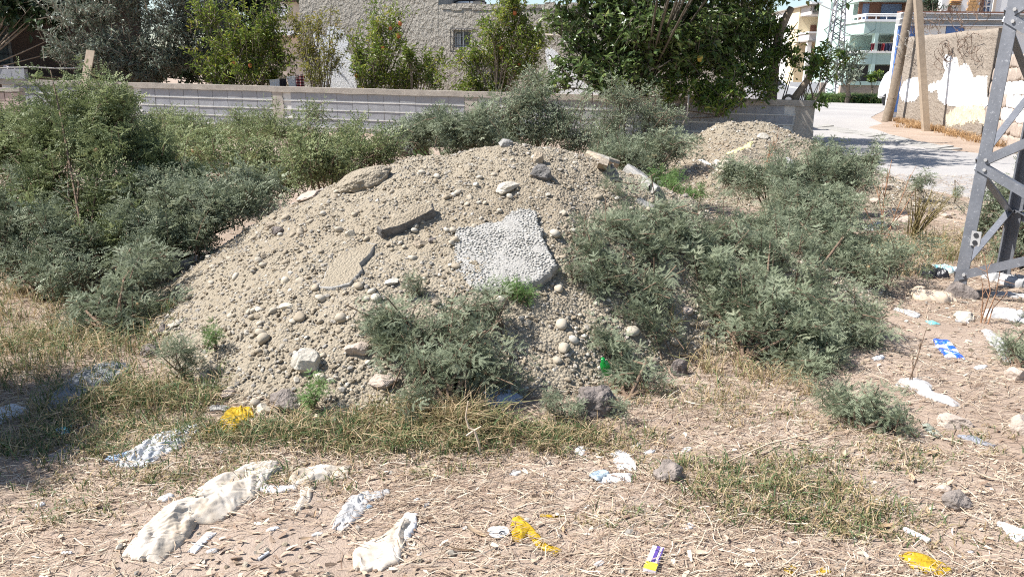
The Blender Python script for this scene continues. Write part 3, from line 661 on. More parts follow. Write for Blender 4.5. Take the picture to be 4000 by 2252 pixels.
def coat_grid(p, mat, seed, off, wob):
    """a paint skin that follows the uneven render: small cells kept where they lie inside the ragged outline"""
    p = A(p, float); u0, z0 = p.min(0) - .1; u1, z1 = p.max(0) + .1; us = np.arange(u0, u1, .045); vs = np.arange(z0, z1, .045)
    U, Z = np.meshgrid(us, vs, indexing='ij'); uu = U + wob * 2 * fbm(U * 5, Z * 5, seed, 3) + .06 * fbm(U * 22, Z * 9, seed + 5, 2); zz_ = Z + wob * 2 * fbm(U * 5 + 9, Z * 5, seed + 2, 3) + .09 * fbm(U * 22, Z * 9, seed + 7, 2)
    ins = np.zeros(U.shape, bool)
    for (x1_, y1_), (x2_, y2_) in zip(p, np.roll(p, -1, 0)):
        cr = ((y1_ > zz_) != (y2_ > zz_)); xi = x1_ + (zz_ - y1_) * (x2_ - x1_) / (y2_ - y1_ + 1e-12); ins ^= cr & (uu < xi)
    O = .05 * fbm(U * 1.5, Z * 1.5, 81) + .035 * fbm(U * 7, Z * 7, 83, 2)
    V = MA + MDr * U[..., None] + MN * (O + off)[..., None] + A([0, 0, 1.]) * Z[..., None]
    f = grid_faces(len(us), len(vs)); ok = ins[:-1, :-1].ravel() & ins[1:, 1:].ravel(); f = f[ok]
    V = V.reshape(-1, 3); use, inv = np.unique(f, return_inverse=True); f = inv.reshape(f.shape); V = V[use]
    back = V - MN * .03; n = len(V); e = {}
    for q in f:
        for k in range(4):
            a_, b_ = q[k], q[(k + 1) % 4]
            if (b_, a_) in e: del e[(b_, a_)]
            else: e[(a_, b_)] = 1
    sd = A([[b_, a_, a_ + n, b_ + n] for a_, b_ in e]); return obj('limewash', np.vstack([V, back]), [f, sd], mat, mw)
coat_m([(3530, 320), (3545, 305), (3585, 300), (3612, 320), (3610, 360), (3570, 400), (3525, 400), (3515, 370)], M_WASH, 51)
coat_m([(3630, 330), (3680, 310), (3695, 280), (3685, 262), (3682, 235), (3700, 212), (3730, 215), (3748, 250), (3785, 248), (3800, 285), (3810, 302), (3860, 292), (3862, 420), (3720, 420), (3735, 415), (3690, 410), (3665, 395), (3660, 352), (3625, 365)], M_WASH, 53)
M_CREAMP = mat_plain('worn cream limewash', (.60, .52, .38), .95, .2, 10, .8, .02)
coat_m([(3725, 340), (3850, 330), (3850, 480), (3700, 490), (3690, 450), (3740, 415)], M_CREAMP, 57, .007, .14)
# pinkish rubble stone wall past the steel leg
sw = thing('stone_wall', 'pinkish rubble stone wall with a whitewashed patch behind the steel tower', 'wall', (11.1, 18, 0))
s0_ = A([11.35, 19.55, 0]); s1_ = A([10.35, 15.6, 0]); sd_ = unit(s1_ - s0_); sl_ = np.linalg.norm(s1_ - s0_); sn = A([sd_[1], -sd_[0], 0]); sn = sn if sn[0] < 0 else -sn
MB().box((s0_ + s1_) / 2 + A([0, 0, .9]) - sn * .2, (sl_, .3, 2.2), [sd_, sn, (0, 0, 1)]).build('mortar_core', M_PINKST, sw)
rs = np.random.RandomState(8); SM = []
for k in range(5):
    V, Fc = rock_shape(2, 60 + k, .10, 3); V = np.sign(V) * np.abs(V) ** .55; SM.append(mesh('stone', V, [Fc], M_PINKST, smooth=True))
SMW = SM[0].copy(); SMW.materials.clear(); SMW.materials.append(M_WASH)
for r in range(7):
    s = rs.uniform(-.15, .05)
    while s < sl_:
        wd = rs.uniform(.26, .5); z = .12 + r * .29; me = SMW if (2 <= r <= 4 and .9 < s < 3.0 and rs.rand() < .8) else SM[rs.randint(5)]
        inst('stone', me, sw, Matrix.Translation(Vector(s0_ + sd_ * (s + wd / 2) + A([0, 0, z + rs.uniform(-.02, .02)]) - sn * .06)) @ Matrix(((sd_[0], sn[0], 0, 0), (sd_[1], sn[1], 0, 0), (0, 0, 1, 0), (0, 0, 0, 1))) @ Matrix.Diagonal((wd * .52, .055, .15, 1))); s += wd
# ------------------------------------------------------------------ poles
pb = G(3462, 476); pt = P(3572, -40, 27.6)
pl = thing('wooden_pole', 'thick round leaning wooden pole at the corner of the brown wall', 'pole', pb)
t = np.linspace(-.03, 1, 26)[:, None]; pts = pb + (pt - pb) * t; pts[:, 0] += .03 * np.sin(np.linspace(0, 5, 26)); MB().tube(pts, np.linspace(.165, .125, 26), 14).build('shaft', M_WOODP, pl, True)
for zz in (.75, 1.9): q = pb + (pt - pb) * (zz / (pt[2])); MB().tube([q + A([0, -.16, .05]), q + A([.16, 0, 0]), q + A([0, .16, -.05]), q + A([-.16, 0, 0]), q + A([0, -.16, .05])], .012, 4).build('wire_tie', M_RUST, pl)
qb = G(3617, 515); qt = P(3582, -40, 23.1)
ql = thing('timber_post', 'slim pale squared timber post propped against the brown wall', 'post', qb)
dd = unit(qt - qb); wx = unit(np.cross(dd, A([0, 1, 0]))); mb = MB(); mb.box((qb + qt) / 2, (.175, .15, np.linalg.norm(qt - qb) + .1), [wx, np.cross(dd, wx), dd]); mb.build('post', M_WOODL, ql)
# ------------------------------------------------------------------ barbed wire
rs = np.random.RandomState(21)
def loops(name, label, n, ctr, rad, mat, thick, wall_side):
    mb = MB()
    for k in range(n):
        c = ctr(k); r = rad * rs.uniform(.6, 1.2); t = np.linspace(0, rs.uniform(3.6, 7.5), 44) + rs.uniform(0, 6)
        ex = MDr; ey = unit(A([0, 0, 1]) + MN * rs.uniform(.0, .6)); pts = c + np.outer(r * np.cos(t), ex) * rs.uniform(.8, 1.5) + np.outer(r * np.sin(t) * rs.uniform(.5, 1), ey) + np.outer(.05 * np.sin(t * 2.3 + k), MN)
        mb.tube(pts, thick, 4, False)
        for q in pts[::4]: v = unit(rs.normal(size=3)) * .035; mb.tube([q - v, q + v], thick * .8, 3, False)
    tag(mb.build(name, mat, base=ctr(0)), label, 'wire')
loops('barbed_wire', 'rusty barbed wire coils along the top of the brown wall', 26, lambda k: MP(.2 + k * .33, 2.98 + rs.uniform(-.05, .3), .05), .33, M_RUST, .0065, 0)
loops('barbed_wire', 'loose tangle of barbed wire hanging down the face of the brown wall', 13, lambda k: MP(5.2 + rs.uniform(-.2, 3.6), 2.2 + rs.uniform(-.35, .4), .16), .30, M_RUST, .007, 1)
loops('barbed_wire', 'grey wire loops wound around the thick leaning pole', 8, lambda k: pb + (pt - pb) * .62 + A([rs.uniform(-.5, .3), -.25, rs.uniform(-.4, .4)]), .34, M_WIRE, .006, 0)

# ------------------------------------------------------------------ shed, white house, conifer beyond the wall
SY = 30.6
sh = thing('lean_to_shed', 'low white and zinc roofed shed with blue boards behind the brown wall', 'shed', P(3720, 290, SY) * A([1, 1, 0]))
sx0, sx1 = P(3528, 90, SY)[0], P(4150, 90, SY)[0]; zf = lambda y: P(3720, y, SY)[2]
MB().bbox((sx0, SY + .4, -.1), (sx1, SY + .6, zf(78))).build('wall', M_WHITEW, sh)
k = 0
for y0, y1, mt, off in ((44, 51, M_BROWNF, .0), (51, 55, M_WHITE, -.06), (55, 73, M_ZINC, .04), (74, 78, M_WHITE, -.06), (78, 96, M_ZINC, .08), (97, 101, M_WHITE, -.03)):
    MB().bbox((sx0 - .1, SY + off, zf(y1)), (sx1, SY + .38, zf(y0) - .004)).build('roof_sheet' if mt is M_ZINC else 'fascia', mt, sh)
rs = np.random.RandomState(3); x = sx0
while x < sx1:
    wd = rs.uniform(.5, 1.1); mt = M_BLUE if (k in (0, 2)) else M_WHITE
    MB().bbox((x + .01, SY + .3, .2), (x + wd - .01, SY + .37, zf(102))).build('board', mt, sh); x += wd; k += 1
WY = 37.0
whs = thing('white_house', 'white house with orange brick window trims above the zinc roof', 'house', P(3800, 290, WY) * A([1, 1, 0]))
X_ = lambda px: P(px, 20, WY)[0]; Z_ = lambda py: P(3800, py, WY)[2]
ops = [(X_(3718), X_(3745), Z_(60), Z_(24)), (X_(3842), X_(3878), Z_(52), Z_(-30))]
wall_panel(X_(3678), X_(4200), -.1, Z_(-60), WY, ops, .3, 'wall', M_WHITEW, whs)
for (a, b, c, d_) in ops:
    f = MB()
    for q in (a, (a + b) / 2 - .025, b - .05): f.bbox((q, WY + .1, c), (q + .05, WY + .15, d_))
    for zq in np.linspace(c, d_ - .05, 4): f.bbox((a + .05, WY + .101, zq), (b - .05, WY + .148, zq + .05))
    wn = f.build('window', M_WHITE, whs); MB().bbox((a, WY + .17, c), (b, WY + .19, d_)).build('pane', M_CURT, wn)
    MB().bbox((a - .16, WY - .03, c), (a - .003, WY + .05, d_)).build('window_trim', M_BROWNF, whs); MB().bbox((b + .003, WY - .03, c), (b + .12, WY + .05, d_)).build('window_trim', M_BEIGEW, whs)
mb = MB()
for r, (py, ov) in enumerate(((2, .2), (9, .12), (16, .06))):
    n = 14; x0_, x1_ = X_(3706) , X_(3750)
    for k in range(n): mb.bbox((x0_ + (x1_ - x0_) * k / n + .01, WY - .08 - ov * .5, Z_(py + 6)), (x0_ + (x1_ - x0_) * (k + .62) / n, WY - .004, Z_(py) - .01))
for r in range(16):
    for k in range(2): mb.bbox((X_(3778) + k * .24 + (r % 2) * .06, WY - .05, Z_(44) + r * .13), (X_(3778) + k * .24 + .22 + (r % 2) * .06, WY - .004, Z_(44) + r * .13 + .115))
mb.build('brick_trim', M_BRICKT, whs)

# ------------------------------------------------------------------ green apartment block
def building(name, label, base): return thing(name, label, 'apartment block', base)
GY = 58.0; gx = P(3428, 200, GY)[0]
gb = building('apartment_building', 'pale green apartment block with open balconies behind the thick leaning pole', (gx, GY, 0))
gz = lambda py: P(3480, py, GY)[2]; gxx = lambda px: P(px, 150, GY)[0]
fl = [gz(253), gz(205), gz(130), gz(80)]       # underside ground floor, balcony 1 rail, opening 1 top, floor 2 slab
xr = gx + 17; yb = GY + 9
MB().bbox((gx + 2.6, GY + 2.2, -.1), (xr, yb, 17)).build('wall', M_BEIGEW, gb)
xsd = gx - .0
side = [(GY + 5.2, GY + 6.3), (GY + 7.4, GY + 8.5)]
mb = MB()
for (p, q) in ((GY + 4.0, GY + 5.2), (GY + 6.3, GY + 7.4), (GY + 8.5, GY + 11)): mb.bbox((gx - .4, p, -.1), (gx + 2.59, q, 17))
mb.build('side_wall', M_GREENW, gb)
for (p, q) in side:
    for z0, z1 in ((-.1, gz(218)), (gz(150), gz(105)), (gz(52), gz(8)), (gz(-30), 17)): MB().bbox((gx - .3, p + .002, z0), (gx + 2.5, q - .002, z1)).build('white_panel', M_WHITE, gb)
    for z0, z1 in ((gz(218), gz(150)), (gz(105), gz(52)), (gz(8), gz(-30))):
        wn = MB().bbox((gx - .1, p + .002, z0 + .002), (gx - .04, p + .12, z1 - .002)).bbox((gx - .1, q - .12, z0 + .002), (gx - .04, q - .002, z1 - .002)).bbox((gx - .1, p + .12, z1 - .15), (gx - .04, q - .12, z1 - .002)).build('window', M_WHITE, gb)
        MB().bbox((gx + .02, p + .01, z0 + .01), (gx + .06, q - .01, z1 - .01)).build('pane', M_CURT, wn)
xl = gxx(3372)
for (za, zb_, lit) in ((gz(252), gz(208), 0), (gz(132), gz(86), 1), (gz(0), gz(-40), 1)):
    MB().bbox((xl, GY, za), (xr, GY + .18, zb_)).bbox((xl, GY + .181, za), (xl + .18, GY + 3.9, zb_)).build('balcony_front', M_GREENW, gb)
    MB().bbox((xl - .1, GY - .12, zb_ + .002), (xr, GY + 3.9, zb_ + .16)).build('balcony_ledge', M_WHITE, gb)
    MB().bbox((xl + .2, GY + .2, za), (xr, GY + 4.0, za + .18)).build('floor_slab', M_GREENW, gb)
for px in (3408, 3424): pass
MB().bbox((gxx(3416), GY - .05, -.1), (gxx(3430), GY + .4, gz(80))).build('column', M_GREENW, gb)
MB().bbox((gxx(3560), GY - .03, -.1), (gxx(3574), GY + .4, gz(80))).build('column', M_GREENW, gb)
rl = MB(); z0, z1 = gz(78), gz(56)
for k in range(26): x = xl + (xr - xl) * k / 25; rl.tube([(x, GY, z0), (x, GY, z1)], .035, 5)
for zq in (z0 + .25, (z0 + z1) / 2 + .1, z1): rl.tube([(xl, GY + 3.8, zq), (xl, GY, zq), (xr, GY, zq)], .04, 5)
for k in range(5): rl.tube([(xl, GY + .6 + k * .7, z0), (xl, GY + .6 + k * .7, z1)], .035, 5)
rl.build('balcony_railing', M_WHITE, gb)
for (a, b, y) in ((3400, 3430, GY + 2.0), (3475, 3560, GY + 2.0)):
    f = MB().bbox((gxx(a) - .25, y - .05, gz(76)), (gxx(a), y + .05, gz(-20))).bbox((gxx(b), y - .05, gz(76)), (gxx(b) + .25, y + .05, gz(-20))).bbox((gxx(a), y - .04, gz(6)), (gxx(b), y + .04, gz(-4))).build('glazed_screen', M_BROWNF, gb)
    MB().bbox((gxx(a), y + .06, gz(76)), (gxx(b), y + .1, gz(-20))).build('pane', M_CURT, f)
MB().bbox((gxx(3432), GY + 1.9, gz(76)), (gxx(3470), GY + 2.1, gz(-20))).build('balcony_wall', M_BROWNF, gb)
MB().bbox((gxx(3462), GY + 2.0, gz(205)), (gxx(3485), GY + 2.15, gz(158))).build('balcony_door', M_WHITEW, gb)
MB().bbox((gxx(3400), GY + 2.0, -.1), (xr, GY + 2.15, gz(256))).build('ground_floor_screen', M_IRON, gb)
rs = np.random.RandomState(6)
for nm, label, px, wd, mt in (('laundry', 'dark red garment alone at the left corner of the green balcony', 3409, 10, mat_plain('maroon cloth', (.16, .03, .04))), ('laundry', 'red garment in the row on the green balcony', 3447, 12, mat_plain('red cloth', (.25, .03, .035))), ('laundry', 'black shirt at the left end of the balcony row', 3437, 9, M_CLD), ('laundry', 'wide navy garments hanging in the balcony row', 3468, 22, mat_plain('navy cloth', (.03, .035, .07))), ('laundry', 'dark blue garment at the right end of the balcony row', 3486, 10, mat_plain('slate cloth', (.06, .07, .11)))):
    a = P(px - wd / 2, 170, GY - .35); b = P(px + wd / 2, 198, GY - .35); u = np.linspace(0, 1, 9); X, Zs = np.meshgrid(u, np.linspace(0, 1, 5), indexing='ij')
    V = np.stack([a[0] + (b[0] - a[0]) * X * (1 - .1 * Zs), GY - .3 + .05 * np.sin(X * 11), a[2] + (b[2] - a[2]) * Zs * (1 + .1 * np.sin(X * 9 + px))], -1); V2 = V + A([0, .03, 0]); f = grid_faces(9, 5)
    tag(obj(nm, np.vstack([V.reshape(-1, 3), V2.reshape(-1, 3)]), [f, f[:, ::-1] + 45], mt, base=V[4, 0]), label, 'laundry', 'clothes drying on the green balcony')
tag(MB().tube([P(3398, 170, GY - .33), P(3500, 168, GY - .33)], .015, 4).build('washing_line', M_WIRE, base=P(3450, 170, GY)), 'line of drying clothes along the green balcony front', 'line')
# ------------------------------------------------------------------ grey block behind
QY = 80.0; qx = P(3226, 100, QY)[0]
qb_ = building('apartment_building', 'grey cement apartment block with a cream recessed balcony and roof vines', (qx, QY, 0))
qz = lambda py: P(3260, py, QY)[2]; qX = lambda px: P(px, 100, QY)[0]; qr = qx + 14
bx0, bx1 = qX(3205), qX(3262)
MB().bbox((qX(3264), QY, -.1), (qr, QY + 14, qz(22))).build('wall', M_GREYW, qb_)
MB().bbox((qx - 1.6, QY + 3.0, -.1), (qX(3264) - .003, QY + 14, qz(22))).build('wall', M_CREAMW, qb_)
MB().bbox((qx - 1.62, QY + 5.5, -.1), (qx - 1.605, QY + 14, qz(22))).build('side_wall', M_WHITEW, qb_)
MB().bbox((qx - 1.5, QY - .03, qz(58)), (qX(3264) - .003, QY + 2.99, qz(22) - .01)).build('eaves_band', M_GREYW, qb_)
MB().bbox((qx - 1.9, QY - .3, qz(22)), (qr, QY + 14, qz(18))).build('roof', M_GREYC, qb_)
MB().bbox((qx - 1.5, QY - .06, qz(158)), (qr, QY + 2.99, qz(132))).build('balcony_front', M_GREYW, qb_)
MB().bbox((qx - 1.6, QY - .2, qz(132) + .003), (qr, QY + 2.99, qz(125))).build('balcony_ledge', M_WHITEW, qb_)
MB().bbox((qx - 1.6, QY - .2, qz(164)), (qr, QY + 2.99, qz(158) - .003)).build('balcony_ledge', M_GREYC, qb_)
MB().bbox((qX(3209), QY + 2.9, qz(124)), (qX(3232), QY + 2.98, qz(92))).build('door', M_BROWNF, qb_)
MB().bbox((qX(3246), QY + 2.9, qz(122)), (qX(3254), QY + 2.98, qz(88))).build('window', M_DARKG, qb_)
MB().bbox((qx - 1.5, QY + .2, -.1), (qx - 1.1, QY + .6, qz(165))).build('column', M_WHITEW, qb_)
MB().bbox((qX(3214), QY + 2.9, qz(205)), (qX(3224), QY + 2.98, qz(176))).build('window', M_DARKG, qb_)
MB().bbox((qX(3275), QY - .02, -.1), (qr, QY - .003, qz(165))).build('shop_front', M_DARKB, qb_)
for py in (62, 76): MB().bbox((qX(3168), QY + 5, qz(py + 3)), (qx - 1.605, QY + 5.3, qz(py))).build('projecting_beam', M_WHITEW, qb_)
ob = thing('distant_house', 'low white house farther down the street beyond the broken trunk', 'house', P(3120, 290, 95) * A([1, 1, 0]))
MB().bbox((P(3060, 200, 95)[0], 95, -.1), (P(3175, 200, 95)[0], 106, P(3120, 148, 95)[2])).build('wall', M_WHITEW, ob); MB().bbox((P(3055, 200, 95)[0], 94.5, P(3120, 190, 95)[2]), (P(3178, 200, 95)[0], 94.99, P(3120, 183, 95)[2])).build('balcony_slab', M_GREYW, ob)
MB().bbox((P(3118, 200, 95)[0], 94.9, P(3120, 225, 95)[2]), (P(3140, 200, 95)[0], 94.98, P(3120, 198, 95)[2])).build('window', M_DARKG, ob)
# low walls, grass strip under the trees
fw = thing('garden_wall', 'low weathered wall with a pale cap below the green apartment block', 'wall', P(3350, 380, 50) * A([1, 1, 0]))
MB().bbox((P(3280, 370, 50)[0], 50, -.1), (P(3560, 370, 50)[0], 50.3, P(3350, 333, 50)[2])).build('wall', M_PINKST, fw); MB().bbox((P(3278, 370, 50)[0], 49.9, P(3350, 333, 50)[2] + .003), (P(3560, 370, 50)[0], 50.4, P(3350, 318, 50)[2])).build('cap', M_GREENW, fw)
gw = thing('gate_wall', 'pale plastered low wall left of the far steel pylon', 'wall', P(3170, 390, 52) * A([1, 1, 0]))
MB().bbox((P(3080, 380, 52)[0], 52, -.1), (P(3196, 380, 52)[0], 52.3, P(3170, 322, 52)[2])).build('wall', M_WHITEW, gw); MB().bbox((P(3198, 380, 52)[0], 51.9, -.1), (P(3216, 380, 52)[0], 52.4, P(3200, 322, 52)[2])).build('pier', M_PINKST, gw)
# far lattice pylon and wires
fp = thing('lattice_pylon', 'slim far lattice pylon in front of the grey apartment block', 'pylon', P(3240, 378, 54) * A([1, 1, 0]))
b0 = P(3238, 384, 54); b0[2] = 0; zt = P(3283, 0, 54)[2]; tx = P(3283, 0, 54)[0]
def lat(z): f = z / zt; return A([b0[0] + (tx - b0[0]) * f, 54, z]), .62 - .37 * f
lv = np.linspace(0, zt, 15); cr = [(-1, -1), (1, -1), (1, 1), (-1, 1)]
for sx, sy in cr: MB().tube([lat(z)[0] + A([sx, sy, 0]) * lat(z)[1] for z in (0, zt + 1.5)], .05, 4).build('leg', M_GALV, fp)
mb = MB()
for k, (p, q) in enumerate(zip(lv[:-1], lv[1:])):
    for i in range(4):
        s, e = cr[i], cr[(i + 1) % 4]; s, e = (s, e) if k % 2 else (e, s)
        mb.tube([lat(p)[0] + A([*s, 0]) * lat(p)[1], lat(q)[0] + A([*e, 0]) * lat(q)[1]], .03, 4)
mb.build('bracing', M_GALV, fp)
lt = lat(zt * .88)[0]; MB().tube([lt, lt + A([-.9, -.4, .2]), lt + A([-1.6, -.6, .45])], .04, 5).build('lamp_arm', M_WHITE, fp); MB().box(lt + A([-1.75, -.65, .5]), (.7, .28, .12)).build('lamp_head', M_WHITE, fp)
def wire(label, a, b, sag, r=.02):
    t = np.linspace(0, 1, 14); pts = A(a) + (A(b) - A(a)) * t[:, None]; pts[:, 2] -= sag * 4 * t * (1 - t); tag(MB().tube(pts, r, 4).build('cable', M_IRON, base=pts[7]), label, 'cable')
T = lat(zt * .93)[0]
wire('dark cable rising from the far pylon past the green block', T, P(3370, -30, 48), .1, .035); wire('thin cable sagging from the far pylon to the green column', T + A([0, 0, -1.2]), P(3418, 116, GY - .1), .5)
wire('dark cable from the far pylon down to the left across the grey balcony', T + A([0, 0, -.6]), P(3190, 122, 79), .3, .035)

# ------------------------------------------------------------------ van and car down the street
VY = 43.2
vx = P(3430, 380, VY)[0]
van = thing('van', 'white van parked by the low wall, half hidden behind the thick leaning pole', 'van', (vx, VY, 0))
prof = A([(0, .42), (0, 1.0), (.05, 1.25), (.22, 1.75), (.42, 1.98), (1.2, 2.04), (2.9, 2.0), (3.35, 1.8), (3.8, 1.3), (4.3, 1.12), (4.45, .9), (4.45, .42)])
def vpt(x, y, z): return A([vx + x, VY + y, z])
mb = MB(); yy = [(.06, .9), (0, 1), (1.62, 1), (1.70, .9)]; ringv = []
for y, s in ((.10, 1), (0, 0), (1.7, 0), (1.60, 1)):
    ringv.append([vpt(x + (.03 if s else 0), y + (.08 if (z > 1.2 and y < .8) else -.08 if z > 1.2 else 0), z - (0 if z < 1 else 0)) for x, z in prof])
Vv = A(ringv[1] + ringv[2]); n = len(prof); j = np.arange(n); k2 = (j + 1) % n
me = bpy.data.meshes.new('van_body'); me.from_pydata([tuple(v - A(van.location[:])) for v in Vv], [], [tuple(j[::-1]), tuple(n + j)] + [(a_, b_, n + b_, n + a_) for a_, b_ in zip(j, k2)]); me.materials.append(M_WHITE); me.update()
vb = bpy.data.objects.new('body', me); COL.objects.link(vb); vb.parent = van; bv = vb.modifiers.new('round', 'BEVEL'); bv.width = .07; bv.segments = 3
def vwin(name, pts, y, mat): MB().prism([vpt(x, y, z) for x, z in pts], (0, .02, 0)).build(name, mat, van)
vwin('side_window', [(.50, 1.28), (1.45, 1.28), (1.45, 1.75), (.62, 1.75)], .04, M_DARKG); vwin('side_window', [(1.55, 1.28), (2.5, 1.28), (2.5, 1.75), (1.55, 1.75)], .04, M_DARKG); vwin('side_window', [(2.6, 1.28), (3.5, 1.28), (3.1, 1.72), (2.6, 1.75)], .04, M_DARKG)
vwin('door_handle', [(.42, 1.0), (.66, 1.0), (.66, 1.05), (.42, 1.05)], -.02, M_IRON); vwin('sill_trim', [(.05, .5), (.4, .5), (.4, .56), (.05, .56)], -.015, M_ZINC)
for wxp in (.62, 3.55):
    for yq in (-.02, 1.5):
        wh = MB().tube([vpt(wxp, yq, .33), vpt(wxp, yq + .22, .33)], .33, 20).build('wheel', M_TYRE, van); MB().tube([vpt(wxp, yq - .02, .33), vpt(wxp, yq + .02, .33)], .19, 14).build('rim', M_RIM, wh)
    MB().tube([vpt(wxp, .0, .36), vpt(wxp, -.012, .36)], .42, 20).build('wheel_arch', M_IRON, van)
CYc = 40.0; cbx = P(3020, 330, CYc)
car = thing('car', 'white car glimpsed through the leaves above the right end of the wall', 'car', cbx * A([1, 1, 0]))
cp = A([(0, .3), (0, .75), (.15, .95), (.9, 1.0), (1.4, 1.42), (2.7, 1.45), (3.4, 1.0), (4.1, .9), (4.2, .6), (4.2, .3)]); cx0 = cbx[0] - 2.6
def cpt(x, y, z): return A([cx0 + x, CYc + y, z])
Vv = A([cpt(x, 0, z) for x, z in cp] + [cpt(x, 1.65, z) for x, z in cp]); n = len(cp); j = np.arange(n); k2 = (j + 1) % n
me = bpy.data.meshes.new('car_body'); me.from_pydata([tuple(v - A(car.location[:])) for v in Vv], [], [tuple(j[::-1]), tuple(n + j)] + [(a_, b_, n + b_, n + a_) for a_, b_ in zip(j, k2)]); me.materials.append(M_WHITE); me.update()
vb = bpy.data.objects.new('body', me); COL.objects.link(vb); vb.parent = car; bv = vb.modifiers.new('round', 'BEVEL'); bv.width = .06; bv.segments = 2
for pts in ([(1.05, 1.02), (1.98, 1.02), (1.98, 1.36), (1.45, 1.36)], [(2.05, 1.02), (3.2, 1.02), (2.65, 1.38), (2.05, 1.37)]): MB().prism([cpt(x, -.012, z) for x, z in pts], (0, .02, 0)).build('side_window', M_DARKG, car)
for wxp in (.8, 3.4):
    wh = MB().tube([cpt(wxp, -.03, .31), cpt(wxp, .17, .31)], .31, 18).build('wheel', M_TYRE, car); MB().tube([cpt(wxp, -.045, .31), cpt(wxp, -.0, .31)], .18, 12).build('rim', M_RIM, wh)

# ------------------------------------------------------------------ steel tower on the right
tb = R(3714, 1150); tb[2] = float(ground_z(tb[0], tb[1]))
tw = thing('lattice_tower', 'close galvanised steel lattice tower standing in litter at the right edge', 'tower', tb)
TOPZ = 5.2; top = P(3962, 0, tb[1] + .02); slope = (top - tb) / (top[2] - tb[2])
TWD = .86                                                # base width
def leg(cx, cy, sx, sy):
    """an angle iron leaning inwards; cx, cy its base corner, flanges running towards sx and sy"""
    b = A([cx, cy, tb[2] - .15]); dr = unit(A([sx * .020, sy * .020, 1.])); Lg = 5.4; mb = MB(); t = .011; wd = .082
    ex = unit(A([sx, 0, 0]) - dr * dr[0] * sx); ey = unit(A([0, sy, 0]) - dr * dr[1] * sy)
    mb.box(b + dr * Lg / 2 + ex * wd / 2 + ey * t / 2, (wd, t, Lg), [ex, ey, dr]); mb.box(b + dr * Lg / 2 + ey * (wd / 2 + t / 2) + ex * t / 2, (t, wd - t, Lg), [ex, ey, dr])
    return mb.build('leg', M_GALV, tw), b, dr
L00 = leg(tb[0], tb[1], 1, 1); L10 = leg(tb[0] + TWD, tb[1], -1, 1); L01 = leg(tb[0], tb[1] + TWD, 1, -1); L11 = leg(tb[0] + TWD, tb[1] + TWD, -1, -1)
def on(Lx, z): return Lx[1] + Lx[2] * (z + .15) / Lx[2][2]
def brace(La, za, Lb, zb, off, ina=.07):
    a, b = on(La, za) + A(off), on(Lb, zb) + A(off); d = unit(b - a); a = a - d * (-.02); b = b + d * (-.02)
    nrm = unit(A(off)); sdv = unit(np.cross(d, nrm)); mb = MB(); Lg = np.linalg.norm(b - a); c = (a + b) / 2
    mb.box(c, (Lg, .06, .007), [d, sdv, nrm]); mb.box(c + sdv * .0265 - nrm * .0255, (Lg, .007, .044), [d, sdv, nrm])
    o = mb.build('brace', M_GALV, tw)
    for q in (a + d * .05, b - d * .05): MB().tube([q, q + nrm * .016], .012, 6).build('bolt', M_ZINC, o)
zz = [.13, .52, .92, 1.40, 1.88, 2.36, 2.84, 3.32, 3.8, 4.3]
for k in range(len(zz) - 1):
    a, b = zz[k], zz[k + 1]
    if k % 2 == 0:
        brace(L00, a, L10, b, (0, -.010, 0)); brace(L01, b, L11, a, (0, .010, 0)); brace(L00, a, L01, b, (-.010, 0, 0)); brace(L10, b, L11, a, (.010, 0, 0))
    else:
        brace(L10, a, L00, b, (0, -.010, 0)); brace(L11, b, L01, a, (0, .010, 0)); brace(L01, a, L00, b, (-.010, 0, 0)); brace(L11, b, L10, a, (.010, 0, 0))
q = on(L00, .42) + A([.092, -.012, 0]); MB().box(q, (.062, .012, .10)).build('plate', M_ZINC, tw)
pl_ = MB(); [pl_.tube([q + A([0, -.008, dz]), q + A([0, -.012, dz])], .017, 8) for dz in (-.026, .026)]; pl_.build('plate_hole', M_IRON, tw)
V, Fc = rock_shape(2, 301, .2, 6); obj('concrete_foot', V * A([.12, .11, .10]) + tb + A([.06, .03, .0]), [Fc], M_DARKR, tw)
tw.rotation_euler.z = math.radians(-50)
van.scale = (.9, .9, .9); van.rotation_euler.z = math.radians(-23)

# ================================================================== vegetation
def frames(d, up):
    x = unit(d); b = unit(np.cross(up, x)); z = np.cross(x, b); return np.stack([x, b, z], 1)      # rows: axes
def spray(tpl, o, d, up, s, tint, rs):
    V, Q = tpl; Fm = frames(d, up); W = np.einsum('vk,nkj->nvj', V, Fm) * s[:, None, None] + o[:, None]
    Qk = Q[None] + (np.arange(len(o)) * len(V))[:, None, None]
    return W.reshape(-1, 3), Qk.reshape(-1, Q.shape[1]), np.repeat(tint, len(V))
def tpl_mesquite(pairs, k):
    """a twice-divided leaf: pinnae on a short stalk, each a row of narrow leaflet pairs"""
    V, Q = [], []
    stations = [(t, sg) for t in np.linspace(.25, .85, pairs) for sg in (-1, 1)] + [(.9, 0)]
    for t, sg in stations:
        ang = sg * math.radians(58 - 18 * t); dr = A([math.cos(ang), math.sin(ang), 0]); L = .62 - .1 * abs(t - .5)
        sd = A([-dr[1], dr[0], 0]); o = A([t * .8, 0, 0])
        for i in range(k):
            f = (i + .8) / (k + .3); c = o + dr * L * f; c[2] -= .22 * (L * f) ** 2 + .05; wl = .10 * (1.15 - .6 * abs(f - .45)); th = L / k * .36
            n = len(V); V += [c - sd * wl + A([0, 0, .03]) + dr * .03, c - dr * th, c + sd * wl + A([0, 0, .03]) + dr * .03, c + dr * th]; Q.append([n, n + 1, n + 2, n + 3])
    return A(V), A(Q)
MQ3, MQ2, MQ1 = tpl_mesquite(2, 7), tpl_mesquite(2, 4), tpl_mesquite(1, 3)
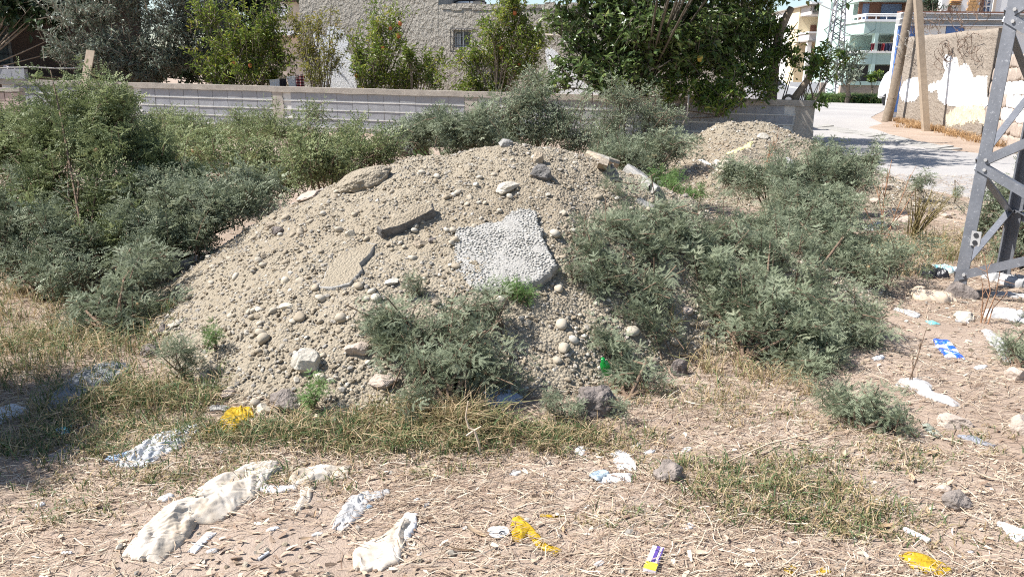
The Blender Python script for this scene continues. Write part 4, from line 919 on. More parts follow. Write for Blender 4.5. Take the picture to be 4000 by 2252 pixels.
def tpl_leaf(w, fold=.12, curl=.15):
    V = A([[0, 0, 0], [.35, w, fold * .8], [.4, 0, -.02], [.35, -w, fold * .8], [.75, w * .8, fold * .6 - curl * .5], [.78, 0, -curl * .5 - .02], [.75, -w * .8, fold * .6 - curl * .5], [1, 0, -curl]])
    return V, A([[0, 2, 5, 1], [1, 5, 4, 4], [0, 3, 6, 2], [2, 6, 5, 5], [4, 5, 7, 7], [5, 6, 7, 7]])
def tpl_simple(w, fold=.15, curl=.15):
    V = A([[0, 0, 0], [.5, w, fold - curl * .3], [.5, 0, -curl * .3], [.5, -w, fold - curl * .3], [1, 0, -curl]])
    return V, A([[0, 2, 4, 1], [0, 3, 4, 2]])
M_BARKD = mat_plain('darkened bark', (.10, .085, .065), .95, .3, 20, .8, .01)  # the same bark in a darker tone, so sunlit limbs look less pale
LV_POM, LV_OLIVE, LV_BIG, LV_CIT = tpl_simple(.17), tpl_simple(.13, .08, .05), tpl_simple(.24, .12, .25), tpl_simple(.22)
PROS = [(0, (.12, .145, .085)), (.35, (.19, .22, .135)), (.7, (.255, .285, .185)), (.93, (.32, .335, .215)), (1, (.36, .32, .18))]
M_PROS = mat_leaf('mesquite leaves', PROS, .30, .6)
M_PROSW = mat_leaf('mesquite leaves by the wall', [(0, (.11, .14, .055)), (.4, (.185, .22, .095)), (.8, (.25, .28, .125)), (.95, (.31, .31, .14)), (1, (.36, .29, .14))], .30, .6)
M_PROSY = mat_leaf('young green leaves', [(0, (.10, .18, .05)), (.6, (.16, .26, .08)), (1, (.24, .32, .12))], .35, .6)
M_OLIVE = mat_leaf('grey olive leaves', [(0, (.10, .125, .085)), (.5, (.19, .22, .16)), (1, (.36, .39, .32))], .15, .45)
M_DKL = mat_leaf('dark green leaves', [(0, (.02, .035, .016)), (.6, (.035, .06, .024)), (1, (.06, .10, .035))], .25, .4)
M_POM = mat_leaf('pomegranate leaves', [(0, (.08, .13, .026)), (.5, (.17, .23, .04)), (.8, (.29, .33, .055)), (1, (.42, .34, .06))], .4, .4)
M_POMY = mat_leaf('yellowing pomegranate leaves', [(0, (.12, .14, .03)), (.45, (.22, .23, .045)), (.8, (.36, .31, .06)), (1, (.40, .25, .06))], .4, .4)
M_BIGL = mat_leaf('large glossy leaves', [(0, (.05, .085, .028)), (.5, (.10, .15, .045)), (.85, (.18, .23, .075)), (1, (.32, .32, .10))], .3, .3)
M_CIT = mat_leaf('citrus leaves', [(0, (.05, .09, .02)), (.5, (.10, .16, .03)), (.85, (.19, .25, .045)), (1, (.33, .30, .05))], .35, .35)
M_PINE = mat_leaf('conifer needles', [(0, (.02, .035, .018)), (1, (.06, .09, .04))], .1, .6)
M_FRUIT = mat_plain('orange red pomegranate skin', (.55, .17, .06), .5, .25, 12)
M_POD = mat_plain('tan swollen pods', (.46, .30, .16), .6, .25, 14)

def plant(name, label, cat, base, clumps, tpl, size, leaf_mat, stem_mat, seed, group=None, cov=2.0, tw=.22, per=9, up=.35, stem_r=.012, forks=True, pods=0, pod_r=.011, trunk_r=None, droop=0., open_=2.2, bare=(), stem_name='stems', leaf_name='foliage', area=.16, tint_shift=0., pod_name='seed_pod', pod_mat=None, spread=0.55):
    rs = np.random.RandomState(seed); base = A(base, float)
    t = thing(name, label, cat, base, group); mb = MB()
    O, D, U, S, Tn = [], [], [], [], []
    ctr = []
    if cat == 'bush': cov *= 1.2; size *= 1.22
    for cl in clumps:
        c, r, dens = cl[0], A(cl[1], float) * (1.12 if cat == 'bush' else 1.06), (cl[2] if len(cl) > 2 else 1.); ctr.append(c)
        n = max(5, int(cov * dens * math.pi * max(r[0] * r[2], r[0] * r[1]) / (size * size * area) / per))
        v = unit(rs.normal(size=(n, 3))); ns = int(np.clip(n / 9, 4, 26)); sub = unit(rs.normal(size=(ns, 3))) * rs.uniform(.7, 1.15, (ns, 1)); sub[:, 2] = np.where(sub[:, 2] < -.5, -sub[:, 2], sub[:, 2])
        j = np.argmax(v @ sub.T, 1); rad = rs.rand(n) ** (1 / open_); v = (v * .52 + sub[j] * .52) * rad[:, None]
        ex = (rs.rand(n) < (.16 if cat == 'bush' else .05)) & (v[:, 2] > -.35); v[ex] *= rs.uniform(1.15, 1.6, (ex.sum(), 1))
        lump = 1 + spread * np.clip(2.4 * (vn(v[:, 0] * 2.6 + seed, v[:, 2] * 2.6 + 7, seed) - .5) + 1.2 * (vn(v[:, 1] * 4 + 3, v[:, 2] * 4 + seed, seed + 1) - .5), -.9, .9)
        tip = c + v * r * lump[:, None]
        floor_ = HT(tip[:, 0], tip[:, 1]) + .03; tip[:, 2] = np.maximum(tip[:, 2], floor_ + rs.rand(n) * .05)
        dr = unit(v / r * r.mean() * .9 + A([0, 0, up]) + rs.normal(0, .35, (n, 3))); L = tw * rs.uniform(.6, 1.3, n)
        b0 = tip - dr * L[:, None] * .75; b1 = tip + dr * L[:, None] * .25; b1[:, 2] -= droop * L
        # twigs
        sel = rs.rand(n) < min(1, 420 / n)
        for i in np.where(sel)[0]: mb.tube([b0[i], (b0[i] + b1[i]) / 2 + A([0, 0, .02 * tw * 4]), b1[i]], [stem_r * .35, stem_r * .25, stem_r * .1], 3, False)
        f = np.tile(np.linspace(0.05, 1, per), n) + rs.uniform(-.05, .05, n * per); i = np.repeat(np.arange(n), per)
        o = b0[i] + (b1 - b0)[i] * f[:, None] + rs.normal(0, tw * .05, (n * per, 3)); o[:, 2] += (.08 * tw * 4 * f * (1 - f))
        side = unit(np.cross(dr[i], rs.normal(size=(n * per, 3)))); d = unit(dr[i] * rs.uniform(.2, .9, n * per)[:, None] + side * .9 + A([0, 0, -droop]))
        O.append(o); D.append(d); U.append(unit(A([0, 0, .9]) + rs.normal(0, .55, (n * per, 3)))); S.append(size * rs.uniform(.65, 1.25, n * per))
        tb_ = rs.rand(n); Tn.append(np.clip(.5 * rs.rand(n * per) + .5 * tb_[i] + tint_shift, 0, 1))
    V, Q, Tt = spray(tpl, np.vstack(O), np.vstack(D), np.vstack(U), np.concatenate(S), np.concatenate(Tn), rs)
    obj(leaf_name, V, [Q], leaf_mat, t, Tt, kind='stuff')
    # stems from the base to every clump
    ctr = A(ctr); mid = base + (ctr.mean(0) - base) * .4; tr = trunk_r * .22 if trunk_r else stem_r * 1.6
    for c in ctr:
        for rep in range(2 if forks else 1):
            e = c + rs.normal(0, .12, 3) * np.linalg.norm(c - base) * .5; m_ = base + (mid - base) * .7 + (e - base) * .22 + rs.normal(0, .05, 3) * np.linalg.norm(c - base)
            if trunk_r: m_ = mid + rs.normal(0, .02, 3)
            p = [base + A([rs.normal(0, stem_r * 2), rs.normal(0, stem_r * 2), -.06]) if not trunk_r else mid - A([0, 0, .05]), m_ * .5 + base * .5 if not trunk_r else mid, (m_ + e) / 2 + rs.normal(0, .03, 3), e]
            mb.tube(p, [tr * .7, tr * .55, stem_r * .7, stem_r * .3], 5, False)
    if trunk_r: mb.tube([base - A([0, 0, .15]), base + (mid - base) * .5 + A([trunk_r * .4, 0, 0]), mid, mid + (ctr.mean(0) - mid) * .4], [trunk_r * 1.2, trunk_r, trunk_r * .85, trunk_r * .5], 8)
    if bare:
        for q in bare: MB().tube(q[0], q[1], 6).build('bare_branch', M_BARKP if trunk_r else stem_mat, t, True)
    mb.build(stem_name, stem_mat, t, True)
    OO = np.vstack(O)
    for k in range(pods):
        if k == 0: pm = mesh(pod_name, rock_shape(1, 5, .06, 1)[0], [ICO[1][1]], pod_mat or M_POD, smooth=True)
        vis = OO[OO[:, 1] < np.percentile(OO[:, 1], 35)]; q = vis[rs.randint(len(vis))]; r_ = pod_r * rs.uniform(.8, 1.3)
        inst(pod_name, pm, t, Matrix.Translation(Vector(q + A([0, -.01, -.01]))) @ Matrix.Diagonal((r_, r_, r_ * 1.25, 1)))
    return t
def C(px, py, Y, rx, rz=None, dens=1., ry=None):
    """a leaf mass at distance Y: half-width and half-height given as they appear"""
    k = Y / F; return (P(px, py, Y), ((rx * k), (ry or rx * .8) * k, (rz or rx) * k), dens)
GB = 'grey green mesquite bushes'
MQ = dict(tpl=MQ2, leaf_mat=M_PROS, stem_mat=M_STEM, group=None)
# left mass
plant('bush', 'tall mesquite bush at the far left reaching above the top of the wall', 'bush', R(330, 1180), [C(150, 560, 6.2, 190, 150), C(330, 480, 6.1, 170, 150), C(470, 420, 6.2, 100, 110), C(420, 620, 6.0, 220, 160), C(180, 760, 5.9, 200, 150), C(60, 640, 6.3, 130, 150), C(430, 800, 5.8, 200, 130), C(640, 700, 6.2, 170, 130), C(330, 350, 6.3, 50, 50, .6), C(300, 900, 5.6, 190, 110), C(470, 960, 5.4, 150, 100), C(0, 520, 6.4, 120, 120), C(560, 560, 6.4, 130, 100)], size=.088, seed=1, cov=2.5, pods=9, pod_r=.015, stem_r=.010, **{**MQ, 'leaf_mat': M_PROSW})
plant('bush', 'mesquite bush spilling over the left flank of the gravel heap', 'bush', R(560, 1080), [C(700, 800, 5.7, 200, 110), C(850, 820, 5.6, 170, 100), C(600, 940, 5.3, 200, 110), C(960, 790, 5.8, 120, 90), C(770, 930, 5.4, 130, 80), C(1010, 740, 6.1, 110, 80)], size=.08, seed=2, cov=2.3, pods=4, **{**MQ, 'tpl': MQ2})
plant('bush', 'shaded dark mesquite bush at the left edge with bare stems showing', 'bush', R(150, 1180), [C(60, 900, 5.4, 150, 90), C(190, 880, 5.4, 140, 90), C(20, 800, 5.6, 110, 90), C(300, 950, 5.2, 110, 80, .8), C(40, 1010, 5.2, 110, 60), C(170, 1040, 5.1, 110, 60), C(270, 1080, 4.9, 110, 60)], size=.07, seed=3, cov=1.9, stem_r=.011, tint_shift=-.12, **MQ)  # leaf tint lowered, so part of the shade is in the colour
plant('bush', 'low drooping mesquite bush in front of the left foot of the gravel heap', 'bush', R(430, 1330), [C(500, 1120, 4.6, 130, 90), C(400, 1190, 4.5, 130, 90), C(560, 1210, 4.5, 110, 80), C(330, 1240, 4.45, 110, 70), C(470, 1280, 4.4, 120, 60), C(560, 1010, 4.8, 100, 110)], size=.066, seed=4, cov=1.9, pods=5, droop=.25, **{**MQ, 'tpl': MQ3})
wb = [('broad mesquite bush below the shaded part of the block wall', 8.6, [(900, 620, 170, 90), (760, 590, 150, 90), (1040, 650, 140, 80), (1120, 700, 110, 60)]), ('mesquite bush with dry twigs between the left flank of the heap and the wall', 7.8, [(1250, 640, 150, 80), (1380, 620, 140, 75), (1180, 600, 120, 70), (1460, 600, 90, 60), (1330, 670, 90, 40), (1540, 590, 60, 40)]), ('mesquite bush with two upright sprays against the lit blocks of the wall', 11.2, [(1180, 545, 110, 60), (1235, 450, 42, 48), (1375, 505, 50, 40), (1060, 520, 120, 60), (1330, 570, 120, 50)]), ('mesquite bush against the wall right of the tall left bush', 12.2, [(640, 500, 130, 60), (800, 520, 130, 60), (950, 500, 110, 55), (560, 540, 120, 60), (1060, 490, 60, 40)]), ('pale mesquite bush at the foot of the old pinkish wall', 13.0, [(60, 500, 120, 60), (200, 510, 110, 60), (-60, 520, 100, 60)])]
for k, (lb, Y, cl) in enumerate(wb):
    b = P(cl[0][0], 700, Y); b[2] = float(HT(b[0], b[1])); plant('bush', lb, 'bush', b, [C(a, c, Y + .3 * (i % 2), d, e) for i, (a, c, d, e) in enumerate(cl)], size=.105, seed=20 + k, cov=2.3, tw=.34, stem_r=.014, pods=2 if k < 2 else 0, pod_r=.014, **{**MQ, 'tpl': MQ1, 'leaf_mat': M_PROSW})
# centre, behind the heap
for k, (lb, Y, cl) in enumerate([('tallest mesquite bush behind the crest of the gravel heap', 9.3, [(2080, 400, 110, 90), (2100, 310, 50, 50), (2000, 430, 110, 80), (2180, 480, 140, 90), (2080, 520, 150, 70), (2250, 560, 110, 50), (1960, 500, 100, 70)]), ('bright mesquite bush just behind the dark stump on the crest', 8.7, [(1800, 500, 120, 60), (1700, 470, 90, 60), (1880, 470, 90, 70), (1650, 530, 90, 40), (1830, 560, 130, 40), (1580, 540, 70, 50), (1500, 560, 60, 45)]), ('open spreading mesquite bush against the wall right of the crest', 10.4, [(2430, 380, 100, 50), (2540, 440, 90, 60), (2400, 470, 100, 60), (2580, 520, 90, 60), (2350, 540, 110, 50), (2500, 570, 110, 50), (2620, 450, 60, 30)]), ('mesquite bush in the gap between the two heaps', 8.8, [(2460, 620, 110, 60), (2560, 590, 110, 55), (2650, 560, 70, 45), (2350, 610, 90, 40), (2540, 680, 80, 40)])]):
    b = P(cl[0][0], 640, Y); b[2] = float(HT(b[0], b[1])); plant('bush', lb, 'bush', b, [C(a, c, Y + .25 * (i % 2), d, e, .75 if k == 2 else 1) for i, (a, c, d, e) in enumerate(cl)], size=.092, seed=30 + k, cov=2.0, tw=.3, stem_r=.013, pods=0, **{**MQ, 'tpl': MQ1 if Y > 9 else MQ2})
plant('weed', 'bright green feathery weed between the gravel heap and the earth heap', 'weed', R(2680, 790), [C(2640, 740, 7.6, 60, 35), C(2700, 770, 7.4, 60, 30), C(2600, 700, 7.8, 50, 30)], size=.055, seed=36, cov=2, tw=.14, stem_r=.006, **{**MQ, 'leaf_mat': M_PROSY, 'tpl': MQ2})
# right side
plant('bush', 'large spreading mesquite bush with hanging sprays right of the gravel heap', 'bush', R(2900, 1450), [C(2620, 980, 4.9, 190, 80, .5), C(2820, 960, 5.0, 190, 90, .55), C(3010, 980, 5.0, 170, 100, .7), C(2760, 1090, 4.7, 190, 90, .7), C(2960, 1120, 4.5, 190, 110), C(3130, 1130, 4.7, 170, 110), C(3000, 1260, 4.2, 170, 110), C(3150, 1330, 4.15, 150, 110), C(3280, 1240, 4.5, 150, 120), C(3200, 1460, 3.95, 110, 90), C(3050, 1390, 4.05, 110, 80), C(3350, 1370, 4.3, 110, 90), C(2900, 1190, 4.4, 120, 80)], size=.066, seed=5, cov=1.9, pods=6, pod_r=.011, droop=.12, stem_r=.012, **{**MQ, 'tpl': MQ3})
plant('bush', 'mesquite sapling with one dark upright stem leaning on the right slope of the heap', 'bush', R(2490, 1230), [C(2420, 930, 4.7, 70, 70), C(2480, 990, 4.65, 100, 70), C(2390, 1000, 4.6, 60, 50, .7), C(2530, 1090, 4.55, 110, 60), C(2580, 950, 4.8, 90, 50)], size=.06, seed=6, cov=1.5, bare=[([R(2490, 1240), P(2455, 1100, 4.6), P(2415, 960, 4.7)], [.010, .008, .004])], **{**MQ, 'tpl': MQ3})
plant('bush', 'mesquite bush over the dark hollow beside the large right bush', 'bush', R(2480, 1420), [C(2330, 1160, 4.4, 110, 60), C(2440, 1200, 4.3, 130, 70), C(2520, 1310, 4.1, 120, 60), C(2580, 1210, 4.3, 90, 60), C(2350, 1240, 4.2, 80, 50), C(2250, 1150, 4.5, 70, 40)], size=.062, seed=7, cov=1.6, **{**MQ, 'tpl': MQ3})
plant('bush', 'low mesquite plant around the green bottle at the foot of the heap', 'bush', R(2450, 1580), [C(2400, 1420, 3.85, 90, 50), C(2480, 1500, 3.75, 100, 50), C(2540, 1560, 3.6, 70, 40), C(2330, 1390, 3.9, 70, 45), C(2420, 1540, 3.65, 70, 35)], size=.055, seed=8, cov=1.4, tw=.15, **{**MQ, 'tpl': MQ3})
plant('bush', 'mesquite bush in front of the earth heap, right of the yellow rag', 'bush', R(3000, 900), [C(2950, 700, 8.2, 140, 60), C(3080, 690, 8.0, 120, 70), C(2880, 680, 8.4, 100, 50), C(3180, 680, 8.2, 150, 75), C(3300, 700, 8.0, 120, 70), C(3100, 790, 7.4, 150, 70), C(3260, 790, 7.4, 150, 70), C(3240, 630, 8.8, 130, 50), C(3380, 640, 9.0, 70, 35)], size=.072, seed=9, cov=1.7, pods=2, tw=.25, **{**MQ, 'tpl': MQ2})
plant('bush', 'mesquite bush between the dry stems and the large right bush', 'bush', R(3150, 1130), [C(3080, 880, 6.2, 150, 80), C(3220, 900, 6.2, 140, 80), C(3320, 960, 5.9, 120, 70), C(3190, 1000, 5.6, 150, 70), C(2950, 880, 6.3, 120, 60), C(3380, 1060, 5.4, 130, 70), C(3480, 1010, 5.6, 90, 50)], size=.066, seed=10, cov=1.7, pods=3, pod_r=.012, **{**MQ, 'tpl': MQ2})
plant('bush', 'low mesquite plant spreading in front of the large right bush', 'bush', R(3370, 1700), [C(3330, 1610, 3.35, 110, 55), C(3440, 1640, 3.3, 100, 50), C(3250, 1580, 3.45, 90, 40), C(3400, 1570, 3.45, 80, 40), C(3500, 1680, 3.2, 50, 30, .7)], size=.058, seed=12, cov=1.4, tw=.14, **{**MQ, 'tpl': MQ3})
plant('bush', 'mesquite bush at the right edge seen through the steel tower', 'bush', R(3960, 1060), [C(3950, 760, 6.9, 90, 110), C(3880, 860, 6.7, 80, 100), C(4000, 900, 6.6, 120, 110), C(3960, 1010, 6.4, 100, 60), C(4080, 800, 6.8, 120, 120)], size=.07, seed=13, cov=1.9, **{**MQ, 'tpl': MQ2})
plant('weed', 'small green weed alone on the dusty edge of the road', 'weed', R(3605, 745), [C(3610, 710, 9.6, 50, 32), C(3580, 730, 9.5, 30, 18)], size=.07, seed=14, cov=1.6, tw=.15, stem_r=.006, **{**MQ, 'tpl': MQ2})
plant('weed', 'small upright weed beside the left flange of the tower leg at road edge', 'weed', R(3735, 785), [C(3738, 755, 8.6, 26, 30)], size=.06, seed=19, cov=1.4, tw=.14, stem_r=.006, **{**MQ, 'tpl': MQ2})
plant('bush', 'small mesquite plant at the right edge above the clear plastic bag litter', 'bush', R(3980, 1440), [C(3975, 1350, 4.15, 65, 70), C(3950, 1400, 4.1, 45, 40)], size=.055, seed=15, cov=1.5, tw=.14, **{**MQ, 'tpl': MQ3})
# front bush and the little plants on the heap
plant('bush', 'single front mesquite bush at the foot of the heap with dry grass below', 'bush', R(1760, 1660), [C(1480, 1250, 3.65, 110, 55), C(1560, 1330, 3.55, 120, 65), C(1700, 1290, 3.6, 120, 60), C(1850, 1210, 3.75, 110, 60), C(1930, 1200, 3.8, 55, 50), C(1650, 1430, 3.4, 130, 80), C(1790, 1410, 3.4, 130, 80), C(1900, 1440, 3.45, 110, 60), C(1710, 1540, 3.3, 110, 70), C(1840, 1340, 3.5, 110, 70), C(1990, 1480, 3.5, 60, 40, .7), C(1640, 1600, 3.2, 70, 50), C(1580, 1260, 3.6, 90, 40)], size=.058, seed=16, cov=1.75, pods=2, droop=.08, **{**MQ, 'tpl': MQ3})
sm = [('bright green seedling at the foot of the pebbly concrete slab', 2030, 1180, [(2030, 1150, 55, 30), (1990, 1135, 45, 25), (2065, 1165, 35, 20)], M_PROSY), ('bright green plant beside the dark stump on the heap crest', 1665, 612, [(1665, 588, 38, 26), (1640, 600, 25, 15)], M_PROSY), ('yellow green seedling on the lower left slope of the heap', 845, 1370, [(840, 1310, 42, 28), (815, 1330, 28, 20)], M_PROSY), ('grey green plant on the stones left of the lower heap', 720, 1490, [(700, 1360, 70, 40), (740, 1400, 50, 50), (650, 1370, 45, 30), (730, 1450, 45, 35)], M_PROS), ('small leafy plant between the boulders at the front of the heap', 1225, 1600, [(1225, 1530, 38, 45), (1200, 1560, 28, 30), (1250, 1500, 24, 28)], M_PROSY), ('small plant on the gravel right of the pebbly slab', 2230, 1080, [(2225, 1040, 45, 25), (2290, 1075, 50, 22)], M_PROS), ('grey plant left of the dark lava boulder', 2180, 1640, [(2190, 1580, 70, 36), (2130, 1570, 50, 30), (2240, 1620, 50, 26)], M_PROS), ('tiny plant on the slope left of the front bush top', 1640, 1160, [(1630, 1130, 50, 20), (1600, 1100, 30, 18)], M_PROS), ('little plant at the right side of the dark lava boulder', 2420, 1640, [(2415, 1630, 40, 22)], M_PROS)]
for k, (lb, bx, by, cl, mt) in enumerate(sm):
    b = R(bx, by); plant('seedling', lb, 'plant', b, [C(a, c, b[1] - .02, d, e) for a, c, d, e in cl], size=.042, seed=50 + k, cov=1.5, tw=.09, per=7, stem_r=.004, **{**MQ, 'leaf_mat': mt, 'tpl': MQ3})
# a bush outside the left edge that shades the corner
plant('bush', 'mesquite bush just left of the foreground shade', 'bush', (-2.75, 2.95, 0), [((A([-2.8, 2.95, .55])), (.36, .42, .4)), ((A([-2.9, 3.3, .75])), (.36, .36, .4)), ((A([-2.8, 2.8, .9])), (.34, .34, .3)), ((A([-3.1, 3.0, 1.0])), (.4, .4, .35))], size=.07, seed=17, cov=2.2, **{**MQ, 'tpl': MQ2})

# ------------------------------------------------------------------ garden trees behind the wall
def gbase(px, Y): p = P(px, 300, Y); p[2] = 0; return p
TR = dict(up=.3, per=10)
plant('olive_tree', 'grey leaved olive tree hanging over the left part of the wall', 'tree', gbase(620, 23.3), [C(330, 60, 22.6, 130, 80), C(480, 30, 22.8, 160, 110), C(350, 170, 22.4, 130, 70), C(290, 230, 22.2, 80, 35), C(520, 180, 22.6, 150, 110), C(680, 90, 23, 160, 140), C(650, 240, 22.8, 130, 70), C(760, 200, 23.2, 110, 100), C(800, 50, 23.6, 140, 110), C(420, 240, 22.3, 100, 40), C(560, 280, 23, 140, 40), C(500, -90, 23, 200, 120), C(750, -110, 23.4, 200, 120)], LV_OLIVE, .13, M_OLIVE, M_BARK, 101, cov=1.5, tw=.5, stem_r=.03, trunk_r=.16, area=.13, tint_shift=-.05, stem_name='trunk', leaf_name='crown', **TR)
plant('mulberry_tree', 'dark broad leaved tree shading the brown house at the top left corner', 'tree', gbase(-260, 25.0), [C(60, 30, 25.3, 150, 70), C(180, 60, 25.1, 120, 70), C(-60, -30, 25.5, 200, 130), C(250, -40, 25.1, 180, 100), C(230, 140, 25.0, 60, 50, .7), C(120, -120, 25.5, 260, 120), C(-100, 60, 25.7, 120, 60)], LV_BIG, .26, M_DKL, M_BARK, 102, cov=1.7, tw=.7, stem_r=.03, trunk_r=.16, area=.2, droop=.3, stem_name='trunk', leaf_name='crown', **TR)
plant('shade_tree', 'dark green tree behind the first pomegranate, filling the gap above', 'tree', gbase(880, 27), [C(900, 60, 26.5, 170, 120), C(1010, 40, 26.5, 90, 90), C(860, 190, 26, 150, 120), C(980, 180, 26.4, 90, 80), C(720, 260, 25.5, 160, 70), C(950, -90, 26.5, 200, 120), C(500, 260, 25, 200, 70)], LV_CIT, .2, M_DKL, M_BARK, 103, cov=1.9, tw=.6, stem_r=.03, trunk_r=.15, stem_name='trunk', leaf_name='crown', **TR)
def pom(label, bx, Y, cl, seed, mat, size=.12, cov=1.25, fruits=0, op=1.7, group=None):
    plant('pomegranate_tree', label, 'tree', gbase(bx, Y), [C(a, c, Y + .35 * ((i % 3) - 1), d * 1.2, e * 1.18, (f[0] if f else 1)) for i, (a, c, d, e, *f) in enumerate(cl)], LV_POM, size, mat, M_BARK, seed, cov=cov, tw=.55, stem_r=.02, open_=op, pods=fruits, pod_r=.05, pod_name='pomegranate', pod_mat=M_FRUIT, area=.15, up=.8, stem_name='trunk', leaf_name='crown', per=12, spread=.5)
pom('bushy yellow green pomegranate tree right of the grey olive', 1010, 22.3, [(940, 150, 90, 80), (1040, 130, 80, 90), (1080, 210, 60, 80), (960, 250, 110, 70), (870, 220, 80, 90), (1050, 290, 80, 50), (820, 60, 60, 60), (1060, 80, 40, 40), (880, 310, 90, 40)], 111, M_POM, cov=1.5, fruits=2)
pom('sparse yellowing pomegranate tree in front of the left limewash patch', 1245, 22.0, [(1200, 90, 45, 50, .6), (1240, 120, 40, 60, .7), (1160, 110, 45, 60, .8), (1290, 220, 70, 60, .8), (1220, 200, 60, 60, .9), (1330, 130, 40, 50, .5), (1250, 290, 70, 50, .7), (1180, 190, 40, 80, .6), (1300, 60, 30, 30, .4)], 112, M_POMY, cov=.85, op=1.4, size=.10)
pom('green and gold pomegranate tree with two ripe fruits by the bare stucco', 1430, 22.0, [(1470, 110, 60, 60), (1540, 110, 50, 60, .8), (1450, 60, 30, 40, .6), (1480, 190, 90, 60), (1400, 210, 70, 60), (1500, 270, 90, 60), (1420, 300, 80, 50), (1380, 150, 40, 40, .5), (1560, 60, 25, 40, .5)], 113, M_POM, cov=1.1, fruits=5)
pom('low dark pomegranate bush under the bare stucco right of the gold one', 1600, 21.7, [(1600, 220, 60, 50), (1660, 250, 60, 50), (1590, 300, 90, 45), (1690, 300, 60, 45, .8), (1720, 220, 22, 16, .5), (1550, 330, 60, 25)], 114, M_POM, cov=1.2)
pom('tall narrow pomegranate tree right of the grilled window', 1930, 21.4, [(1930, 120, 60, 70), (1990, 70, 60, 80), (1885, 90, 25, 50, .6), (2040, 120, 60, 80), (1880, 220, 80, 60), (1960, 220, 100, 80), (2060, 230, 60, 70), (1850, 330, 70, 45), (1950, 320, 100, 50), (2000, 10, 50, 50), (1800, 210, 25, 20, .4), (2090, 150, 40, 80)], 115, M_POM, cov=1.4, fruits=4)
# the big tree right of the window
def br(*pp, Y=20.5, r=(.06, .03)): return ([P(a, c, Y) for a, c in pp], np.linspace(r[0], r[1], len(pp)))
plant('loquat_tree', 'big tree with large glossy leaves and bare grey branches over the wall', 'tree', gbase(2500, 19.9), [C(2200, 60, 18.3, 100, 60, .6), C(2330, 60, 18.3, 140, 100), C(2260, 150, 17.8, 90, 90, .6), C(2480, 30, 18.6, 160, 100), C(2640, 70, 18.6, 170, 110), C(2420, 180, 17.9, 170, 100), C(2600, 200, 18.1, 160, 90), C(2560, 90, 17.4, 130, 70), C(2480, 120, 17.5, 120, 60), C(2700, 130, 17.6, 130, 70), C(2250, 250, 17.7, 110, 70, .8), C(2350, 310, 17.5, 130, 60, .9), C(2480, 300, 17.7, 130, 70), C(2780, 60, 18.7, 150, 120), C(2900, 100, 18.8, 130, 130), C(2760, 190, 18.3, 140, 90), C(2180, 310, 17.8, 80, 50, .7), C(2560, -110, 18.7, 300, 150), C(2880, -90, 18.9, 260, 150), C(2240, -60, 18.3, 200, 80, .6), (A([2.9, 14.6, 4.3]), (.9, .9, .5)), (A([4.1, 14.2, 4.4]), (.9, .8, .5)), (A([4.6, 16.0, 4.5]), (1., .9, .5)), (A([3.4, 16.4, 4.4]), (1., .9, .5), .8), (A([2.2, 13.6, 4.2]), (.8, .6, .4), .8)], LV_BIG, .165, M_BIGL, M_BARKD, 121, cov=2.1, tw=.6, stem_r=.035, trunk_r=.17, area=.2, droop=.25, pods=2, pod_r=.05, pod_name='loquat', pod_mat=mat_plain('yellow fruit', (.5, .38, .08), .5), bare=[br((2450, -30), (2475, 30), (2500, 80), (2560, 140), Y=18.2, r=(.09, .05)), br((2270, 30), (2300, 100), (2370, 110), (2420, 130), Y=18.2, r=(.025, .035)), br((2130, 135), (2180, 140), (2240, 165), (2290, 160), Y=18.0, r=(.02, .03)), br((2420, 290), (2480, 270), (2500, 240), (2540, 270), (2530, 330), (2545, 400), Y=17.7, r=(.03, .014)), br((2540, 270), (2580, 260), (2620, 235), Y=17.7, r=(.03, .012)), br((2540, 190), (2530, 260), (2545, 270), Y=17.8, r=(.03, .04)), br((2690, 370), (2684, 450), (2660, 500), Y=17.3, r=(.02, .012))], stem_name='trunk', leaf_name='crown', **TR)  # the last leaf masses are unseen, added to throw shade on the road
plant('citrus_tree', 'yellow green citrus tree hanging over the right end of the wall', 'tree', gbase(2850, 18.9), [C(2640, 350, 17.9, 90, 45), C(2740, 370, 17.7, 110, 50), C(2850, 350, 17.8, 110, 60), C(2700, 270, 18.4, 110, 60), C(2820, 250, 18.6, 110, 70), C(2930, 270, 18.6, 90, 80), C(2960, 340, 18.2, 70, 50), C(2880, 160, 19, 110, 80), C(2980, 180, 19, 80, 70), C(2800, 410, 17.5, 70, 30), C(2620, 410, 17.7, 50, 22, .7)], LV_CIT, .125, M_CIT, M_BARK, 122, cov=1.6, tw=.45, stem_r=.02, trunk_r=.12, stem_name='trunk', leaf_name='crown', **TR)
tk = gbase(3030, 19.2)
plant('broken_tree', 'leafy tree with a snapped trunk standing up beside the blue sky', 'tree', tk, [C(3010, 30, 19.2, 60, 60, .7), C(3030, 120, 19, 70, 60, .8), C(2990, 100, 19.2, 60, 80), C(3060, 190, 18.9, 70, 50), C(3010, 230, 18.8, 80, 60), C(3090, 240, 18.7, 60, 40, .8), C(3010, 310, 18.7, 80, 50, .7), C(2960, 20, 19.4, 60, 70)], LV_CIT, .12, M_CIT, M_BARK, 123, cov=1.15, tw=.45, stem_r=.018, bare=[([tk, P(3020, 260, 19.1), P(3048, 120, 19), P(3075, 60, 18.9), P(3092, 30, 18.9)], [.13, .12, .10, .085, .075]), ([P(3080, 140, 18.9), P(3100, 110, 18.9), P(3118, 85, 18.9)], [.02, .014, .006])], stem_name='trunk', leaf_name='crown', **TR)
tk = gbase(3105, 18.6)
